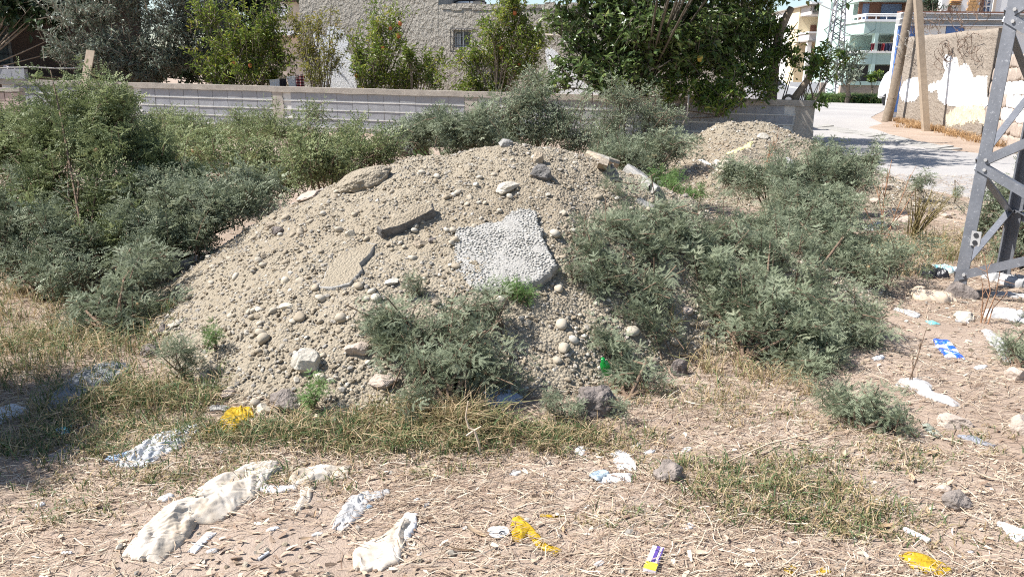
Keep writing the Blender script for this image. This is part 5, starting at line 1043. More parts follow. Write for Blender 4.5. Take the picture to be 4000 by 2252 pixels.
plant('leaning_sapling', 'sapling with a leaning grey trunk and bright leaves at the wall end', 'tree', tk, [C(3190, 230, 18.4, 60, 35), C(3230, 250, 18.4, 50, 35), C(3170, 270, 18.3, 55, 35), C(3220, 290, 18.3, 50, 30, .8), C(3210, 195, 18.5, 35, 22, .7), C(3200, 400, 18.0, 20, 35, .8), C(3290, 225, 18.5, 25, 10, .4)], LV_CIT, .14, M_CIT, M_BARK, 124, cov=1.2, tw=.4, stem_r=.014, bare=[([tk, P(3110, 375, 18.5), P(3160, 305, 18.4), P(3190, 250, 18.4)], [.10, .09, .07, .03]), ([P(3178, 385, 18.4), P(3160, 320, 18.4)], [.02, .02])], stem_name='trunk', leaf_name='crown', **TR)
plant('olive_tree', 'rounded grey green tree below the green apartment block by the far pylon', 'tree', gbase(3320, 47), [C(3310, 210, 47, 45, 40), C(3290, 260, 46.6, 50, 40), C(3340, 260, 46.6, 50, 45), C(3330, 300, 46.4, 55, 25), C(3280, 300, 46.5, 45, 30), C(3350, 215, 47, 30, 30)], LV_OLIVE, .32, M_OLIVE, M_BARK, 125, cov=1.7, tw=.7, stem_r=.03, trunk_r=.15, tint_shift=-.1, stem_name='trunk', leaf_name='crown', **TR)
plant('young_tree', 'small lime green tree left of the parked white van', 'tree', gbase(3415, 48.5), [C(3412, 290, 48.5, 25, 22), C(3425, 305, 48.3, 25, 16), C(3402, 308, 48.3, 20, 14)], LV_CIT, .28, M_CIT, M_BARK, 126, cov=1.7, tw=.5, stem_r=.02, trunk_r=.06, stem_name='trunk', leaf_name='crown', **TR)
plant('conifer_tree', 'dark conifer between the green block and the white house', 'tree', gbase(3640, 35), [C(3640, 10, 35, 34, 34), C(3640, -50, 35, 26, 50), C(3645, 38, 35, 38, 18)], tpl_simple(.08, .05, 0), .3, M_PINE, M_BARK, 127, cov=2, tw=.45, stem_r=.03, trunk_r=.14, area=.08, stem_name='trunk', leaf_name='crown', **TR)
plant('roof_vine', 'green vine spilling over the roof edge of the grey apartment block', 'vine', P(3265, 20, 80), [C(3250, 6, 80, 40, 14), C(3275, -6, 80, 30, 16), C(3215, 50, 79.6, 10, 26, .7), C(3186, 40, 80, 10, 8)], LV_CIT, .4, M_DKL, M_BARK, 128, cov=1.5, tw=.8, stem_r=.03, stem_name='trunk', leaf_name='foliage', **TR)

# ================================================================== boulders, slabs and lumps
def at_stone(name, label, cat, px, py, wpx, hpx, mat, seed, rough=.25, cuts=7, depth=None, sub=3, lift=.30, rot=0., group=None, smooth=False):
    p = R(px, py); k = np.linalg.norm(p - A([0, 0, CAMH])) / F; w_, h_ = wpx * k / 2, hpx * k / 2; V, Fc = rock_shape(sub, seed, rough, cuts)
    cr, sr = math.cos(rot), math.sin(rot); V = V * A([w_, depth * w_ if depth else w_ * .85, h_]); V = np.c_[V[:, 0] * cr - V[:, 2] * sr * 1., V[:, 1], V[:, 0] * sr + V[:, 2] * cr]
    c = p + A([0, 0, h_ * lift]); return tag(obj(name, V + c, [Fc], mat, smooth=smooth, base=p), label, cat, group)
S = at_stone
S('boulder', 'pale angular limestone boulder standing in the lower middle of the heap', 'boulder', 1200, 1450, 108, 125, M_LIME, 401, .2, 9, lift=.45)
S('boulder', 'light flat rubble lump half sunk at the front foot of the heap', 'boulder', 1130, 1580, 130, 75, M_PUM, 402, .3, 6, rot=-.35)
S('boulder', 'rounded cream stone right beside the angular limestone boulder', 'boulder', 1252, 1490, 46, 52, M_CREAMST, 403, .08, 2, smooth=True)
S('boulder', 'cream boulder at the front left, beside the yellow plastic', 'boulder', 1035, 1610, 62, 58, M_CREAMST, 404, .18, 5)
S('boulder', 'dark pitted lava boulder at the foot of the heap behind dry grass', 'boulder', 2320, 1610, 165, 150, M_DARKR, 405, .35, 4, lift=.35)
S('boulder', 'upright dark slag lump in the grass under the large right bush', 'boulder', 2655, 1465, 62, 105, M_DARKR, 406, .35, 5, lift=.45)
S('boulder', 'black lump of asphalt sitting high on the heap near its crest', 'boulder', 2112, 700, 92, 72, M_ASPH, 407, .35, 6, lift=.5)
S('boulder', 'tan earthen knob standing just above the black asphalt lump', 'boulder', 2105, 640, 46, 70, M_ROUGHST, 408, .3, 5, lift=.4)
S('boulder', 'pale flat stone casting a shadow below the crest of the heap', 'boulder', 1985, 745, 92, 50, M_LIME, 409, .22, 7, rot=.3, lift=.45)
S('boulder', 'dark rough stump of asphalt on the left end of the crest', 'boulder', 1600, 605, 130, 85, M_ASPH, 410, .3, 7, rot=.25, lift=.45)
S('boulder', 'dark curved lump on top of the crest beside the green plant', 'boulder', 1690, 572, 100, 56, M_ASPH, 411, .35, 5, lift=.55)
S('boulder', 'small grey stone peeping over the top of the crest', 'boulder', 1975, 572, 56, 34, M_GREYC, 412, .25, 5, lift=.5)
S('boulder', 'smooth sandy block breaking out of the upper left slope', 'boulder', 1430, 700, 240, 110, M_SAND, 413, .22, 8, rot=.35, lift=-.2)
S('boulder', 'cream stone lying alone left of the black edged slab', 'boulder', 1368, 925, 40, 44, M_CREAMST, 414, .2, 6)
S('boulder', 'brown rubble lump in the middle of the heap below the black edged slab', 'boulder', 1640, 960, 50, 42, M_ROUGHST, 415, .25, 5)
S('boulder', 'second dark brown clod right of the brown rubble lump', 'boulder', 1688, 948, 34, 26, M_DARKR, 416, .25, 5)
S('boulder', 'oval cream pebble stone on the left slope below the buried slab', 'boulder', 1120, 1205, 56, 30, M_CREAMST, 417, .08, 2, smooth=True)
S('boulder', 'round pale stone on the left slope', 'boulder', 1115, 1105, 32, 36, M_CREAMST, 418, .06, 1, smooth=True)
S('boulder', 'long pale stone lying below the buried slab', 'boulder', 1530, 1110, 66, 26, M_LIME, 419, .18, 5, rot=.2)
S('boulder', 'white egg shaped stone at the lower tip of the pebbly slab', 'boulder', 1957, 1185, 40, 36, M_LIME, 420, .06, 1, smooth=True)
S('boulder', 'rounded brown stone in the dark hollow under the right bushes', 'boulder', 2685, 1220, 46, 36, M_PINKST, 421, .1, 2, smooth=True)
S('boulder', 'pitted grey brown stone on the straw in the right foreground', 'boulder', 2610, 1870, 100, 92, M_PUM, 422, .33, 6, lift=.55)
S('boulder', 'grey brown stone lying at the lower right of the straw', 'boulder', 3730, 1975, 108, 72, M_PUM, 423, .28, 6, lift=.5)
S('boulder', 'small flat grey stone just above the lower right stone', 'boulder', 3685, 1925, 52, 36, M_PINKST, 424, .2, 6)
S('boulder', 'pale pinkish rubble block on the right edge above the clear film', 'boulder', 3965, 1485, 80, 62, M_PINKST, 425, .2, 8, lift=.4)
S('boulder', 'large pale rubble stone cut by the right edge of the picture', 'boulder', 3990, 1690, 80, 90, M_PINKST, 426, .18, 6, lift=.4)
S('boulder', 'low pale rubble stone right of the trailing clear film', 'boulder', 3725, 1660, 110, 56, M_PINKST, 427, .25, 5, lift=.2)
S('boulder', 'dusty white stone in the litter below the tan bag', 'boulder', 3762, 1250, 66, 44, M_LIME, 428, .25, 5)
S('boulder', 'grey stone with dark pits left of the heap foot', 'boulder', 583, 1385, 84, 52, M_DARKR, 429, .3, 5, lift=.4)
S('boulder', 'long flat stone on the lower left edge of the heap', 'boulder', 690, 1270, 62, 26, M_LIME, 430, .18, 5, rot=.5)
S('boulder', 'dark brown clod at the lower left edge of the heap', 'boulder', 640, 1300, 60, 52, M_DARKR, 431, .3, 5)
S('boulder', 'grey brown rubble lump on the left foot under the seedling', 'boulder', 790, 1500, 74, 70, M_ROUGHST, 432, .3, 6)
S('boulder', 'flat tan stone lying on the front left foot of the heap', 'boulder', 890, 1548, 60, 36, M_PINKST, 433, .15, 6, rot=.15)
S('boulder', 'grey crumbled block left of the yellow plastic bag', 'boulder', 860, 1605, 84, 44, M_GREYC, 434, .3, 6)
S('boulder', 'rusty brown clod on the upper left edge of the heap', 'boulder', 1060, 890, 56, 36, M_ROUGHST, 435, .3, 5)
S('boulder', 'dark stone in the bush shade on the upper left edge of the heap', 'boulder', 1085, 915, 46, 40, M_DARKR, 436, .25, 5)
S('boulder', 'pale flat rubble at the left upper rim under the bush', 'boulder', 1210, 770, 110, 34, M_PINKST, 437, .22, 6, rot=.25)
S('boulder', 'pinkish pale rubble behind the front bush', 'boulder', 1400, 1375, 100, 70, M_PINKST, 438, .25, 5)
S('boulder', 'pale rubble at the right foot of the front bush top', 'boulder', 1500, 1500, 110, 56, M_PINKST, 439, .25, 5)
S('boulder', 'upright brown stone on the right slope of the heap', 'boulder', 2545, 800, 28, 34, M_ROUGHST, 440, .15, 6, lift=.6)
S('boulder', 'dark crumbled clod on the right slope near the bushes', 'boulder', 2640, 835, 56, 40, M_DARKR, 441, .3, 5)
S('boulder', 'white lump lying on the ridge of the earth heap', 'boulder', 2980, 538, 44, 28, M_LIME, 442, .25, 5)
S('boulder', 'dark clod at the left foot of the earth heap by the wall', 'boulder', 2680, 545, 44, 26, M_DARKR, 443, .3, 5)
S('boulder', 'cream boulder near the dry twigs at the road side', 'boulder', 3408, 682, 34, 26, M_CREAMST, 444, .15, 4)
for k, (px, py, wd, ht, mt) in enumerate([(3455, 735, 40, 26, M_PINKST), (3570, 737, 24, 18, M_CREAMST), (3490, 835, 44, 26, M_LIME), (3540, 870, 80, 40, M_PINKST), (3640, 830, 50, 34, M_DARKR), (3680, 850, 56, 30, M_PINKST), (3420, 790, 40, 24, M_PINKST), (3530, 790, 36, 22, M_ROUGHST)]):
    S('rubble', ['pink rubble lump nearest the dry reddish twigs', 'cream pebble beside the lone green weed', 'pale stone left of the reedy dry plant', 'wide rubble piece behind the reedy dry plant', 'dark rubble lump right of the reedy dry plant', 'pinkish rubble piece near the tower leg', 'pink stone left of the pale rubble by the road', 'tan lump in the middle of the road side rubble'][k], 'rubble', px, py, wd, ht, mt, 450 + k, .25, 6, group='rubble stones strewn along the road side')

def slab(name, label, pts, thick, mat, tilt=0., up=.0, seed=1, group=None, edge=None):
    """a broken slab lying on the slope: outline on the land, swept along the slope's normal"""
    q = A([R(*p) for p in pts]); c = q.mean(0); u, s, vt = np.linalg.svd(q - c); n = vt[2]; n = n if n[2] > 0 else -n
    q = q - ((q - c) @ n)[:, None] * n; ex = unit(A([1., 0, 0]) - n * n[0])
    if tilt: q = q + n * (tilt * ((q - c) @ ex))[:, None]; u, s, vt = np.linalg.svd(q - c); n = vt[2] if vt[2][2] > 0 else -vt[2]
    e = []
    rs = np.random.RandomState(seed); d = np.linalg.norm(q - c, axis=1).mean()
    for a, b in zip(q, np.roll(q, -1, 0)):
        k = max(2, int(np.linalg.norm(b - a) / (d * .12))); t = np.arange(k)[:, None] / k; e.append(a + (b - a) * t + rs.normal(0, d * .018, (k, 3)))
    q = np.vstack(e); q = q - ((q - c) @ n)[:, None] * n; m = len(q); V = []
    rings = [(0, -.5, 1.0), (0, .3, 1.02), (0, .85, 1.0), (0, 1., .96), (0, 1., .75), (0, 1., .5), (0, 1., .25)]
    for _, h, s_ in rings:
        W = c + (q - c) * s_ + n * (h * thick + up); g = fbm(W[:, 0] * 14, W[:, 1] * 14 + W[:, 2] * 9, seed, 3); V.append(W + n * (g * thick * .35)[:, None] + unit(q - c) * (g * .02)[:, None] * (s_ > .9))
    V = np.vstack(V + [c[None] + n * (thick + up)]); j = np.arange(m); l = (j + 1) % m; Q = []
    for k in range(len(rings) - 1): Q.append(np.stack([k * m + j, k * m + l, (k + 1) * m + l, (k + 1) * m + j], -1))
    b = (len(rings) - 1) * m
    o = tag(obj(name, V, [np.vstack(Q), np.stack([b + j, b + l, np.full(m, len(V) - 1)], -1)], mat, base=c), label, 'slab', group)
    if edge:
        o.data.materials.append(edge); mi = np.zeros(len(o.data.polygons), np.int32); mi[:3 * m] = 1; o.data.polygons.foreach_set('material_index', mi)
    return o, q, c, n
sb, q, c, n = slab('concrete_slab', 'broken grey concrete slab with its pebbly face up in the middle of the heap', [(1785, 905), (1870, 890), (1960, 880), (2010, 850), (2060, 838), (2095, 850), (2112, 905), (2128, 985), (2170, 1075), (2150, 1105), (2060, 1140), (1960, 1150), (1870, 1140), (1820, 1110), (1778, 1040), (1775, 960)], .045, M_GREYC, tilt=.10, up=-.008, seed=3)
M_AGG = N('slab aggregate'); n2 = M_AGG.noise(80, 4, .7); M_AGG = M_AGG.bsdf(M_AGG.mix(M_AGG.math('MULTIPLY', n2.outputs[0], .4), M_AGG.ramp(M_AGG.tint(), [(0, (.31, .295, .265)), (.6, (.38, .365, .33)), (1, (.43, .415, .38))]), (.29, .275, .245)), .9, n2.outputs[0], .5, .004, .15)
rs = np.random.RandomState(2); e1 = unit(q[3] - c); e2 = np.cross(n, e1); uv = np.c_[(q - c) @ e1, (q - c) @ e2]; pts = []
uu = rs.uniform(uv.min(0), uv.max(0), (5200, 2)); ins = np.zeros(len(uu), bool)
for (x1_, y1_), (x2_, y2_) in zip(uv * .985, np.roll(uv, -1, 0) * .985):
    cr = (y1_ > uu[:, 1]) != (y2_ > uu[:, 1]); ins ^= cr & (uu[:, 0] < x1_ + (uu[:, 1] - y1_) * (x2_ - x1_) / (y2_ - y1_ + 1e-12))
uu = uu[ins]; keep = []; cell = {}
for k, (a_, b_) in enumerate(uu):
    ci = (int(a_ / .0125 + 999), int(b_ / .0125 + 999))
    if any(np.hypot(*(uu[j] - uu[k])) < .0125 for dx in (-1, 0, 1) for dy in (-1, 0, 1) for j in cell.get((ci[0] + dx, ci[1] + dy), ())): continue
    cell.setdefault(ci, []).append(k); keep.append(k)
uu = uu[keep]; pos = c + uu[:, :1] * e1 + uu[:, 1:] * e2 + n * .038
so_ = scatter('aggregate', pos, rs.uniform(.008, .0135, len(pos)), M_AGG, sb, rs, [(V * A([1, 1, .62]), f) for V, f in PEBV], -.12, smooth=True)
slab('asphalt_slab', 'thin tilted slab with a broken black edge on the upper middle of the heap', [(1480, 925), (1530, 885), (1600, 850), (1690, 825), (1700, 850), (1620, 890), (1560, 915), (1500, 935)], .06, M_SAND, seed=5, edge=M_ASPH)
slab('sandy_slab', 'sand covered slab buried in the left slope with a ragged grey edge', [(1290, 1060), (1360, 990), (1440, 955), (1470, 965), (1450, 1010), (1410, 1045), (1420, 1070), (1370, 1120), (1300, 1140), (1250, 1130)], .022, M_SAND, seed=6, edge=M_GREYC)
slab('crest_slab', 'pale slab projecting from the right end of the crest', [(2300, 640), (2350, 615), (2390, 610), (2400, 630), (2390, 640), (2330, 648)], .05, M_LIME, up=.02, seed=7, edge=M_ROUGHST)
slab('edge_slab', 'long grey slab edge on the upper right slope of the heap', [(2470, 685), (2490, 672), (2545, 735), (2540, 748), (2520, 742)], .05, M_GREYC, seed=8)
slab('tile_shard', 'curved broken pipe shard on the right slope of the heap', [(2480, 790), (2500, 785), (2555, 815), (2535, 825)], .02, M_GREYC, seed=9)

# ================================================================== cloth, plastic and paper litter
def drape(name, label, cat, line, widths, mat, h=.03, folds=5, seed=1, nu=90, nv=44, crum=.35, thick=.004, lift=0., group=None, jag=.22):
    """a crumpled piece of cloth or plastic lying on the land along a line; widths are half-widths as they appear"""
    p = A([R(*q) for q in line]); k = np.linalg.norm(p[0] - A([0, 0, CAMH])) / F
    sl = np.r_[0, np.cumsum(np.linalg.norm(np.diff(p, axis=0), axis=1))]; u = np.linspace(0, 1, nu); su = u * sl[-1]
    ctr = np.stack([np.interp(su, sl, p[:, i]) for i in range(2)], -1); tg = unit(np.gradient(ctr, axis=0)); nr = np.c_[-tg[:, 1], tg[:, 0]]
    w_ = np.interp(u, np.linspace(0, 1, len(widths)), widths) * k * 1.15
    v = np.linspace(-1, 1, nv); U, Vv = np.meshgrid(u, v, indexing='ij')
    ed = 1 + jag * (2 * fbm(U * 5 + seed, np.sign(Vv) * 3 + Vv * .6, seed, 3) + .35 * fbm(U * 16, np.sign(Vv) * 5, seed + 3, 2))
    wv = 2 * fbm(U * 3 + seed, Vv * 1.2 + 4, seed + 6, 3)
    XY = ctr[:, None] + nr[:, None] * ((Vv * ed + .12 * wv) * w_[:, None])[..., None] + tg[:, None] * (.5 * w_[:, None] * fbm(Vv * 1.6 + seed, U * 2, seed + 8, 3) * 2)[..., None]
    bulge = np.clip(1 - np.abs(Vv) ** 3, 0, 1) ** .6 * np.clip(1 - np.abs(2 * U - 1) ** 8, 0, 1) ** .5
    h = min(h * (1.7 if h < .09 else 1.3), (.85 if h < .09 else 1.3) * w_.mean()); al = sl[-1] / (2 * w_.mean()); rc = np.random.RandomState(seed + 900); X_ = U * 2 * al; Y_ = Vv
    w1 = .5 * fbm(X_ * .9 + seed, Y_ * .9, seed + 23, 3); w2 = .5 * fbm(X_ * .9 + 9, Y_ * .9 + seed, seed + 27, 3)
    tri = lambda t: 1 - np.abs(2 * (t - np.floor(t)) - 1)
    z = np.zeros_like(U); tot = 0
    for k in range(7):                     # sharp creases: folded planes in a few directions, mostly along the cloth
        th_ = rc.normal(math.pi / 2, .45 if k < 4 else .9); fq = (.55, .8, 1.1, 1.6, 2.1, 2.9, 3.8)[k] * rc.uniform(.85, 1.2) * folds / 3.2; am = (1., .8, .6, .42, .34, .26, .2)[k] * (1 if k < 3 else .5 + crum)
        mk = np.clip(.5 + 1.6 * fbm(X_ * .7 + 3 * k, Y_ * .7, seed + 40 + k, 2), .1, 1.3)
        z += am * mk * tri(fq * (math.cos(th_) * (X_ + w1 * 1.2) + math.sin(th_) * (Y_ + w2 * 1.2)) + rc.rand()) ** 1.15; tot += am
    z = h * bulge * (.12 + 1.25 * z / tot) + .003
    Z = HT(XY[..., 0], XY[..., 1]) + z + lift
    T = np.stack([XY[..., 0], XY[..., 1], Z], -1); Bt = T.copy(); Bt[..., 2] -= thick; f = grid_faces(nu, nv); n = nu * nv
    idx = np.arange(n).reshape(nu, nv); bd = np.concatenate([idx[0, :], idx[1:, -1], idx[-1, -2::-1], idx[-2:0:-1, 0]]); b2 = np.roll(bd, -1)
    sk = np.stack([bd, bd + n, b2 + n, b2], -1)
    return tag(obj(name, np.vstack([T.reshape(-1, 3), Bt.reshape(-1, 3)]), [f[:, ::-1], f + n, sk[:, ::-1]], mat, smooth=True, base=[ctr[nu // 2][0], ctr[nu // 2][1], float(HT(*ctr[nu // 2]))]), label, cat, group)
def mat_cloth(name, c1, c2, sc_=18, rough=.9, trans=.12): m = N(name); a = m.noise(sc_, 5, .65); k = m.noise(220, 2, .6); return m.bsdf(m.ramp(a.outputs[0], [(.35, c1), (.68, c2)]), rough, k.outputs[0], .25, .003, .2, trans=trans)
M_RAGC = mat_cloth('stained cream rag', (.42, .345, .26), (.68, .61, .52), 9); M_RAGW = mat_cloth('white rag', (.58, .57, .56), (.72, .71, .70), 12); M_RAGG = mat_cloth('grey rag', (.21, .22, .23), (.32, .33, .34), 14); M_RAGB = mat_cloth('pale blue lining', (.30, .42, .58), (.50, .60, .72), 14)
M_YEL = mat_cloth('yellow plastic', (.46, .28, .015), (.66, .45, .04), 10, .45, .3); M_YELP = mat_cloth('pale yellow rag', (.60, .54, .20), (.74, .68, .38), 10); M_DRAB = mat_cloth('grey brown rag', (.30, .26, .23), (.42, .38, .35), 14)
M_FILM = mat_cloth('dusty white film', (.44, .425, .41), (.66, .645, .63), 16, .35, .3); M_BLKB = mat_cloth('black bag', (.012, .012, .014), (.03, .03, .034), 12, .25, .05); M_TURQ = mat_cloth('turquoise print', (.10, .42, .50), (.70, .76, .78), 26, .4)
def film(name, c, al):
    m = N(name); b = m.n('BsdfPrincipled'); b.inputs['Base Color'].default_value = (*c, 1); b.inputs['Roughness'].default_value = .22; b.inputs['Specular IOR Level'].default_value = .7; b.inputs['Alpha'].default_value = al
    m.l(b.outputs[0], m.out.inputs[0]); return m.m
M_CLEAR = film('clear plastic film', (.66, .64, .62), .50); M_TANB = film('tan plastic bag', (.60, .48, .36), .72)
drape('rag', 'long crumpled cream rag lying across the left foreground', 'rag', [(550, 2180), (640, 2090), (720, 2010), (800, 1990), (900, 1920), (1000, 1860), (1100, 1820)], [70, 75, 60, 85, 100, 75, 32], M_RAGC, .075, 4, 1, 150, 60, .5)
drape('rag', 'torn cream rag with loose ends right of the long cream rag', 'rag', [(1150, 1900), (1200, 1870), (1270, 1845), (1370, 1850)], [30, 50, 48, 34], M_RAGC, .05, 3, 2, 70, 34, .6, jag=.4)
drape('rag', 'thin hanging strip torn from the cream rag', 'rag', [(1200, 1905), (1190, 1960), (1160, 1995)], [26, 18, 12], M_RAGC, .03, 2, 3, 40, 20, .5, jag=.4)
drape('rag', 'narrow cream strip linking the long rag and the torn one', 'rag', [(1010, 1910), (1080, 1915), (1160, 1905)], [22, 20, 18], M_RAGW, .03, 2, 31, 40, 18, .5, jag=.4)
drape('rag', 'narrow white strip dangling below the long cream rag', 'rag', [(830, 2080), (790, 2120), (745, 2165)], [16, 13, 14], M_RAGW, .012, 1, 4, 40, 14, .3)
drape('shirt', 'crumpled white shirt on the grass with a pale blue lining', 'shirt', [(510, 1830), (590, 1770), (680, 1720), (765, 1675)], [46, 62, 60, 34], M_RAGW, .06, 6, 5, 130, 64, .5)
drape('shirt_lining', 'pale blue cloth end sticking out below the white shirt', 'rag', [(415, 1795), (460, 1795), (530, 1775)], [16, 24, 26], M_RAGB, .025, 2, 6, 40, 18, .4, jag=.35)
drape('sweater', 'grey wrinkled sweater spread on the grass at the left', 'sweater', [(205, 1605), (260, 1560), (340, 1500), (400, 1470), (490, 1430)], [24, 46, 62, 70, 40], M_RAGG, .05, 6, 7, 130, 60, .4)
drape('rag', 'drab grey brown rag in the foreground shade at the left', 'rag', [(180, 1805), (230, 1790), (300, 1750), (340, 1720)], [20, 40, 36, 10], M_DRAB, .05, 3, 8, 60, 30, .5, jag=.35)
drape('cardboard', 'dirty white sheet of cardboard cut by the left edge', 'cardboard', [(-40, 1650), (30, 1610), (75, 1590)], [40, 44, 34], M_RAGW, .012, 1, 9, 30, 14, .1, jag=.08)
drape('plastic_bag', 'bright yellow plastic bag bunched up beside the crumbled grey block', 'bag', [(900, 1700), (915, 1650), (940, 1620), (968, 1640)], [26, 46, 46, 30], M_YEL, .10, 3, 10, 70, 36, .7, jag=.3)
drape('plastic_scrap', 'flat yellow plastic strip left of the bunched yellow bag', 'scrap', [(790, 1700), (830, 1685), (880, 1670)], [20, 22, 16], M_YEL, .035, 2, 11, 50, 20, .6, jag=.4)
drape('plastic_bag', 'torn white plastic bag on the straw in the middle foreground', 'bag', [(1320, 2080), (1370, 2010), (1400, 1960), (1450, 1930)], [20, 42, 40, 24], M_FILM, .045, 4, 12, 80, 36, .7, jag=.35)
drape('plastic_bag', 'small white shredded plastic beside the torn white bag', 'bag', [(1445, 1960), (1480, 1935), (1525, 1925)], [18, 28, 18], M_FILM, .03, 3, 13, 50, 24, .7, jag=.4)
drape('paper_scrap', 'small dark blue printed scrap between the two white plastics', 'scrap', [(1410, 1990), (1450, 1980)], [13, 12], mat_cloth('blue print', (.06, .14, .24), (.5, .58, .62), 40), .012, 1, 14, 20, 10, .4)
drape('rag', 'cream cloth lump lying at the bottom middle of the foreground', 'rag', [(1430, 2230), (1470, 2180), (1520, 2130), (1555, 2090), (1590, 2040)], [46, 82, 62, 26, 40], M_RAGC, .05, 3, 15, 120, 56, .35)
drape('rag', 'white torn end of the cream cloth at the bottom middle', 'rag', [(1560, 2110), (1590, 2050), (1615, 2010)], [34, 36, 20], M_RAGW, .035, 2, 16, 50, 26, .6, jag=.4)
drape('wrapper', 'crumpled white wrapper standing above the printed wrapper', 'wrapper', [(2400, 1770), (2430, 1790), (2450, 1840)], [22, 34, 28], M_RAGW, .06, 2, 17, 50, 26, .6, jag=.3)
drape('wrapper', 'white printed wrapper with grey stripes on the straw left of the pitted stone', 'wrapper', [(2330, 1880), (2380, 1878), (2470, 1868)], [26, 32, 28], M_RAGW, .03, 2, 18, 60, 24, .3, jag=.12)
drape('wrapper', 'silver striped end of the white printed wrapper', 'wrapper', [(2320, 1885), (2345, 1870), (2372, 1862)], [24, 26, 20], mat_cloth('silver blue foil', (.10, .14, .17), (.55, .62, .66), 50, .3, 0), .02, 4, 19, 30, 20, .4, lift=.014)
drape('plastic_strip', 'yellow plastic strip folded over in the middle foreground', 'scrap', [(2020, 2020), (2035, 2070), (2020, 2120)], [18, 34, 14], M_YEL, .06, 2, 20, 50, 24, .5, jag=.3)
drape('plastic_strip', 'long yellow strip trailing right from the folded yellow one', 'scrap', [(2030, 2040), (2080, 2090), (2120, 2140), (2185, 2165)], [14, 18, 18, 22], M_YEL, .035, 2, 21, 60, 18, .5, jag=.3)
drape('plastic_strip', 'thin yellow strip lying alone above the folded yellow plastic', 'scrap', [(2110, 2018), (2160, 2020), (2205, 2015)], [5, 8, 4], M_YEL, .012, 1, 22, 30, 8, .3)
drape('plastic_bag', 'flattened yellow plastic cut by the bottom edge at the right', 'bag', [(3520, 2170), (3570, 2195), (3620, 2215), (3690, 2250)], [22, 44, 50, 30], M_YEL, .04, 3, 23, 70, 30, .5, jag=.25)
drape('plastic_scrap', 'small yellow scrap at the bottom edge left of the flat yellow plastic', 'scrap', [(3075, 2240), (3105, 2215)], [14, 16], M_YEL, .015, 1, 24, 20, 12, .5, jag=.4)
drape('plastic_scrap', 'yellow scrap at the bottom edge right of the small one', 'scrap', [(3195, 2250), (3230, 2228)], [12, 18], M_YEL, .015, 1, 25, 20, 12, .5, jag=.4)
drape('crisp_packet', 'bright blue and white crisp packet on the straw under the tower', 'packet', [(3672, 1330), (3700, 1370), (3730, 1400)], [20, 26, 26], None, .03, 2, 26, 50, 24, .4, jag=.1)
m = N('blue packet print'); a = m.noise(20, 2, .5)
bpy.data.objects['crisp_packet'].data.materials.clear(); bpy.data.objects['crisp_packet'].data.materials.append(m.bsdf(m.ramp(a.outputs[0], [(.44, (.02, .09, .55)), (.50, (.10, .28, .75)), (.54, (.74, .78, .84))]), .3, spec=.5))
drape('wrapper', 'thin pale tail of the blue packet', 'wrapper', [(3735, 1400), (3760, 1398)], [9, 5], M_RAGW, .012, 1, 27, 16, 8, .3)
drape('plastic_bag', 'tan translucent plastic bag lying left of the tower foot', 'bag', [(3560, 1150), (3610, 1165), (3660, 1170), (3705, 1185)], [28, 56, 60, 30], M_TANB, .11, 3, 28, 70, 36, .6, jag=.2)
drape('plastic_bag', 'clear plastic bag at the right edge below the tower', 'bag', [(3850, 1240), (3910, 1235), (3970, 1245), (4040, 1260)], [18, 40, 40, 36], M_CLEAR, .09, 4, 29, 70, 34, .7, jag=.2)
drape('plastic_film', 'clear plastic film trailing over the straw at the right', 'film', [(3510, 1510), (3570, 1500), (3620, 1540), (3680, 1565), (3740, 1590)], [18, 46, 26, 26, 14], M_CLEAR, .05, 4, 30, 80, 30, .8, jag=.35)
drape('plastic_bag', 'black rubbish bag in the bush left of the tower', 'bag', [(3615, 1060), (3640, 1075), (3665, 1090)], [30, 42, 30], M_BLKB, .14, 3, 32, 50, 30, .7, jag=.25)
drape('plastic_bag', 'white and turquoise bag next to the black rubbish bag', 'bag', [(3655, 1060), (3690, 1055), (3725, 1070)], [26, 36, 22], M_TURQ, .12, 3, 33, 50, 30, .6, jag=.2)
drape('plastic_bag', 'white crumpled polythene heap behind the tower foot', 'bag', [(3850, 1095), (3900, 1090), (3960, 1110), (4030, 1115)], [22, 42, 40, 30], M_FILM, .10, 4, 34, 70, 30, .8, jag=.35)
drape('plastic_bag', 'flat white polythene right of the tower foot', 'bag', [(3870, 1150), (3930, 1155), (4020, 1165)], [16, 24, 24], M_FILM, .04, 3, 35, 60, 22, .8, jag=.4)
drape('wrapper', 'white crumpled wrapper below the tan bag', 'wrapper', [(3490, 1210), (3540, 1220), (3590, 1240)], [8, 20, 18], M_FILM, .03, 3, 36, 50, 20, .8, jag=.4)
drape('plastic_scrap', 'turquoise scrap on the straw below the tan bag', 'scrap', [(3630, 1255), (3655, 1270)], [12, 13], mat_cloth('turquoise scrap', (.10, .40, .42), (.35, .58, .58), 30), .02, 1, 37, 20, 12, .6, jag=.4)
drape('wrapper', 'dusty white bag lower left of the tower foot', 'wrapper', [(3740, 1250), (3790, 1255)], [24, 20], M_FILM, .05, 3, 38, 40, 20, .8, jag=.3)
drape('plastic_film', 'long pale film among the straw above the right edge plant', 'film', [(3850, 1290), (3890, 1330), (3920, 1370), (3940, 1420)], [14, 24, 18, 12], M_CLEAR, .03, 3, 39, 60, 20, .8, jag=.4)
drape('plastic_strip', 'grey plastic strip trailing over the ground at the right', 'scrap', [(3740, 1705), (3800, 1715), (3850, 1735), (3885, 1745)], [8, 16, 14, 6], mat_cloth('grey plastic', (.18, .18, .20), (.32, .33, .36), 20, .4), .02, 2, 40, 50, 16, .7, jag=.4)
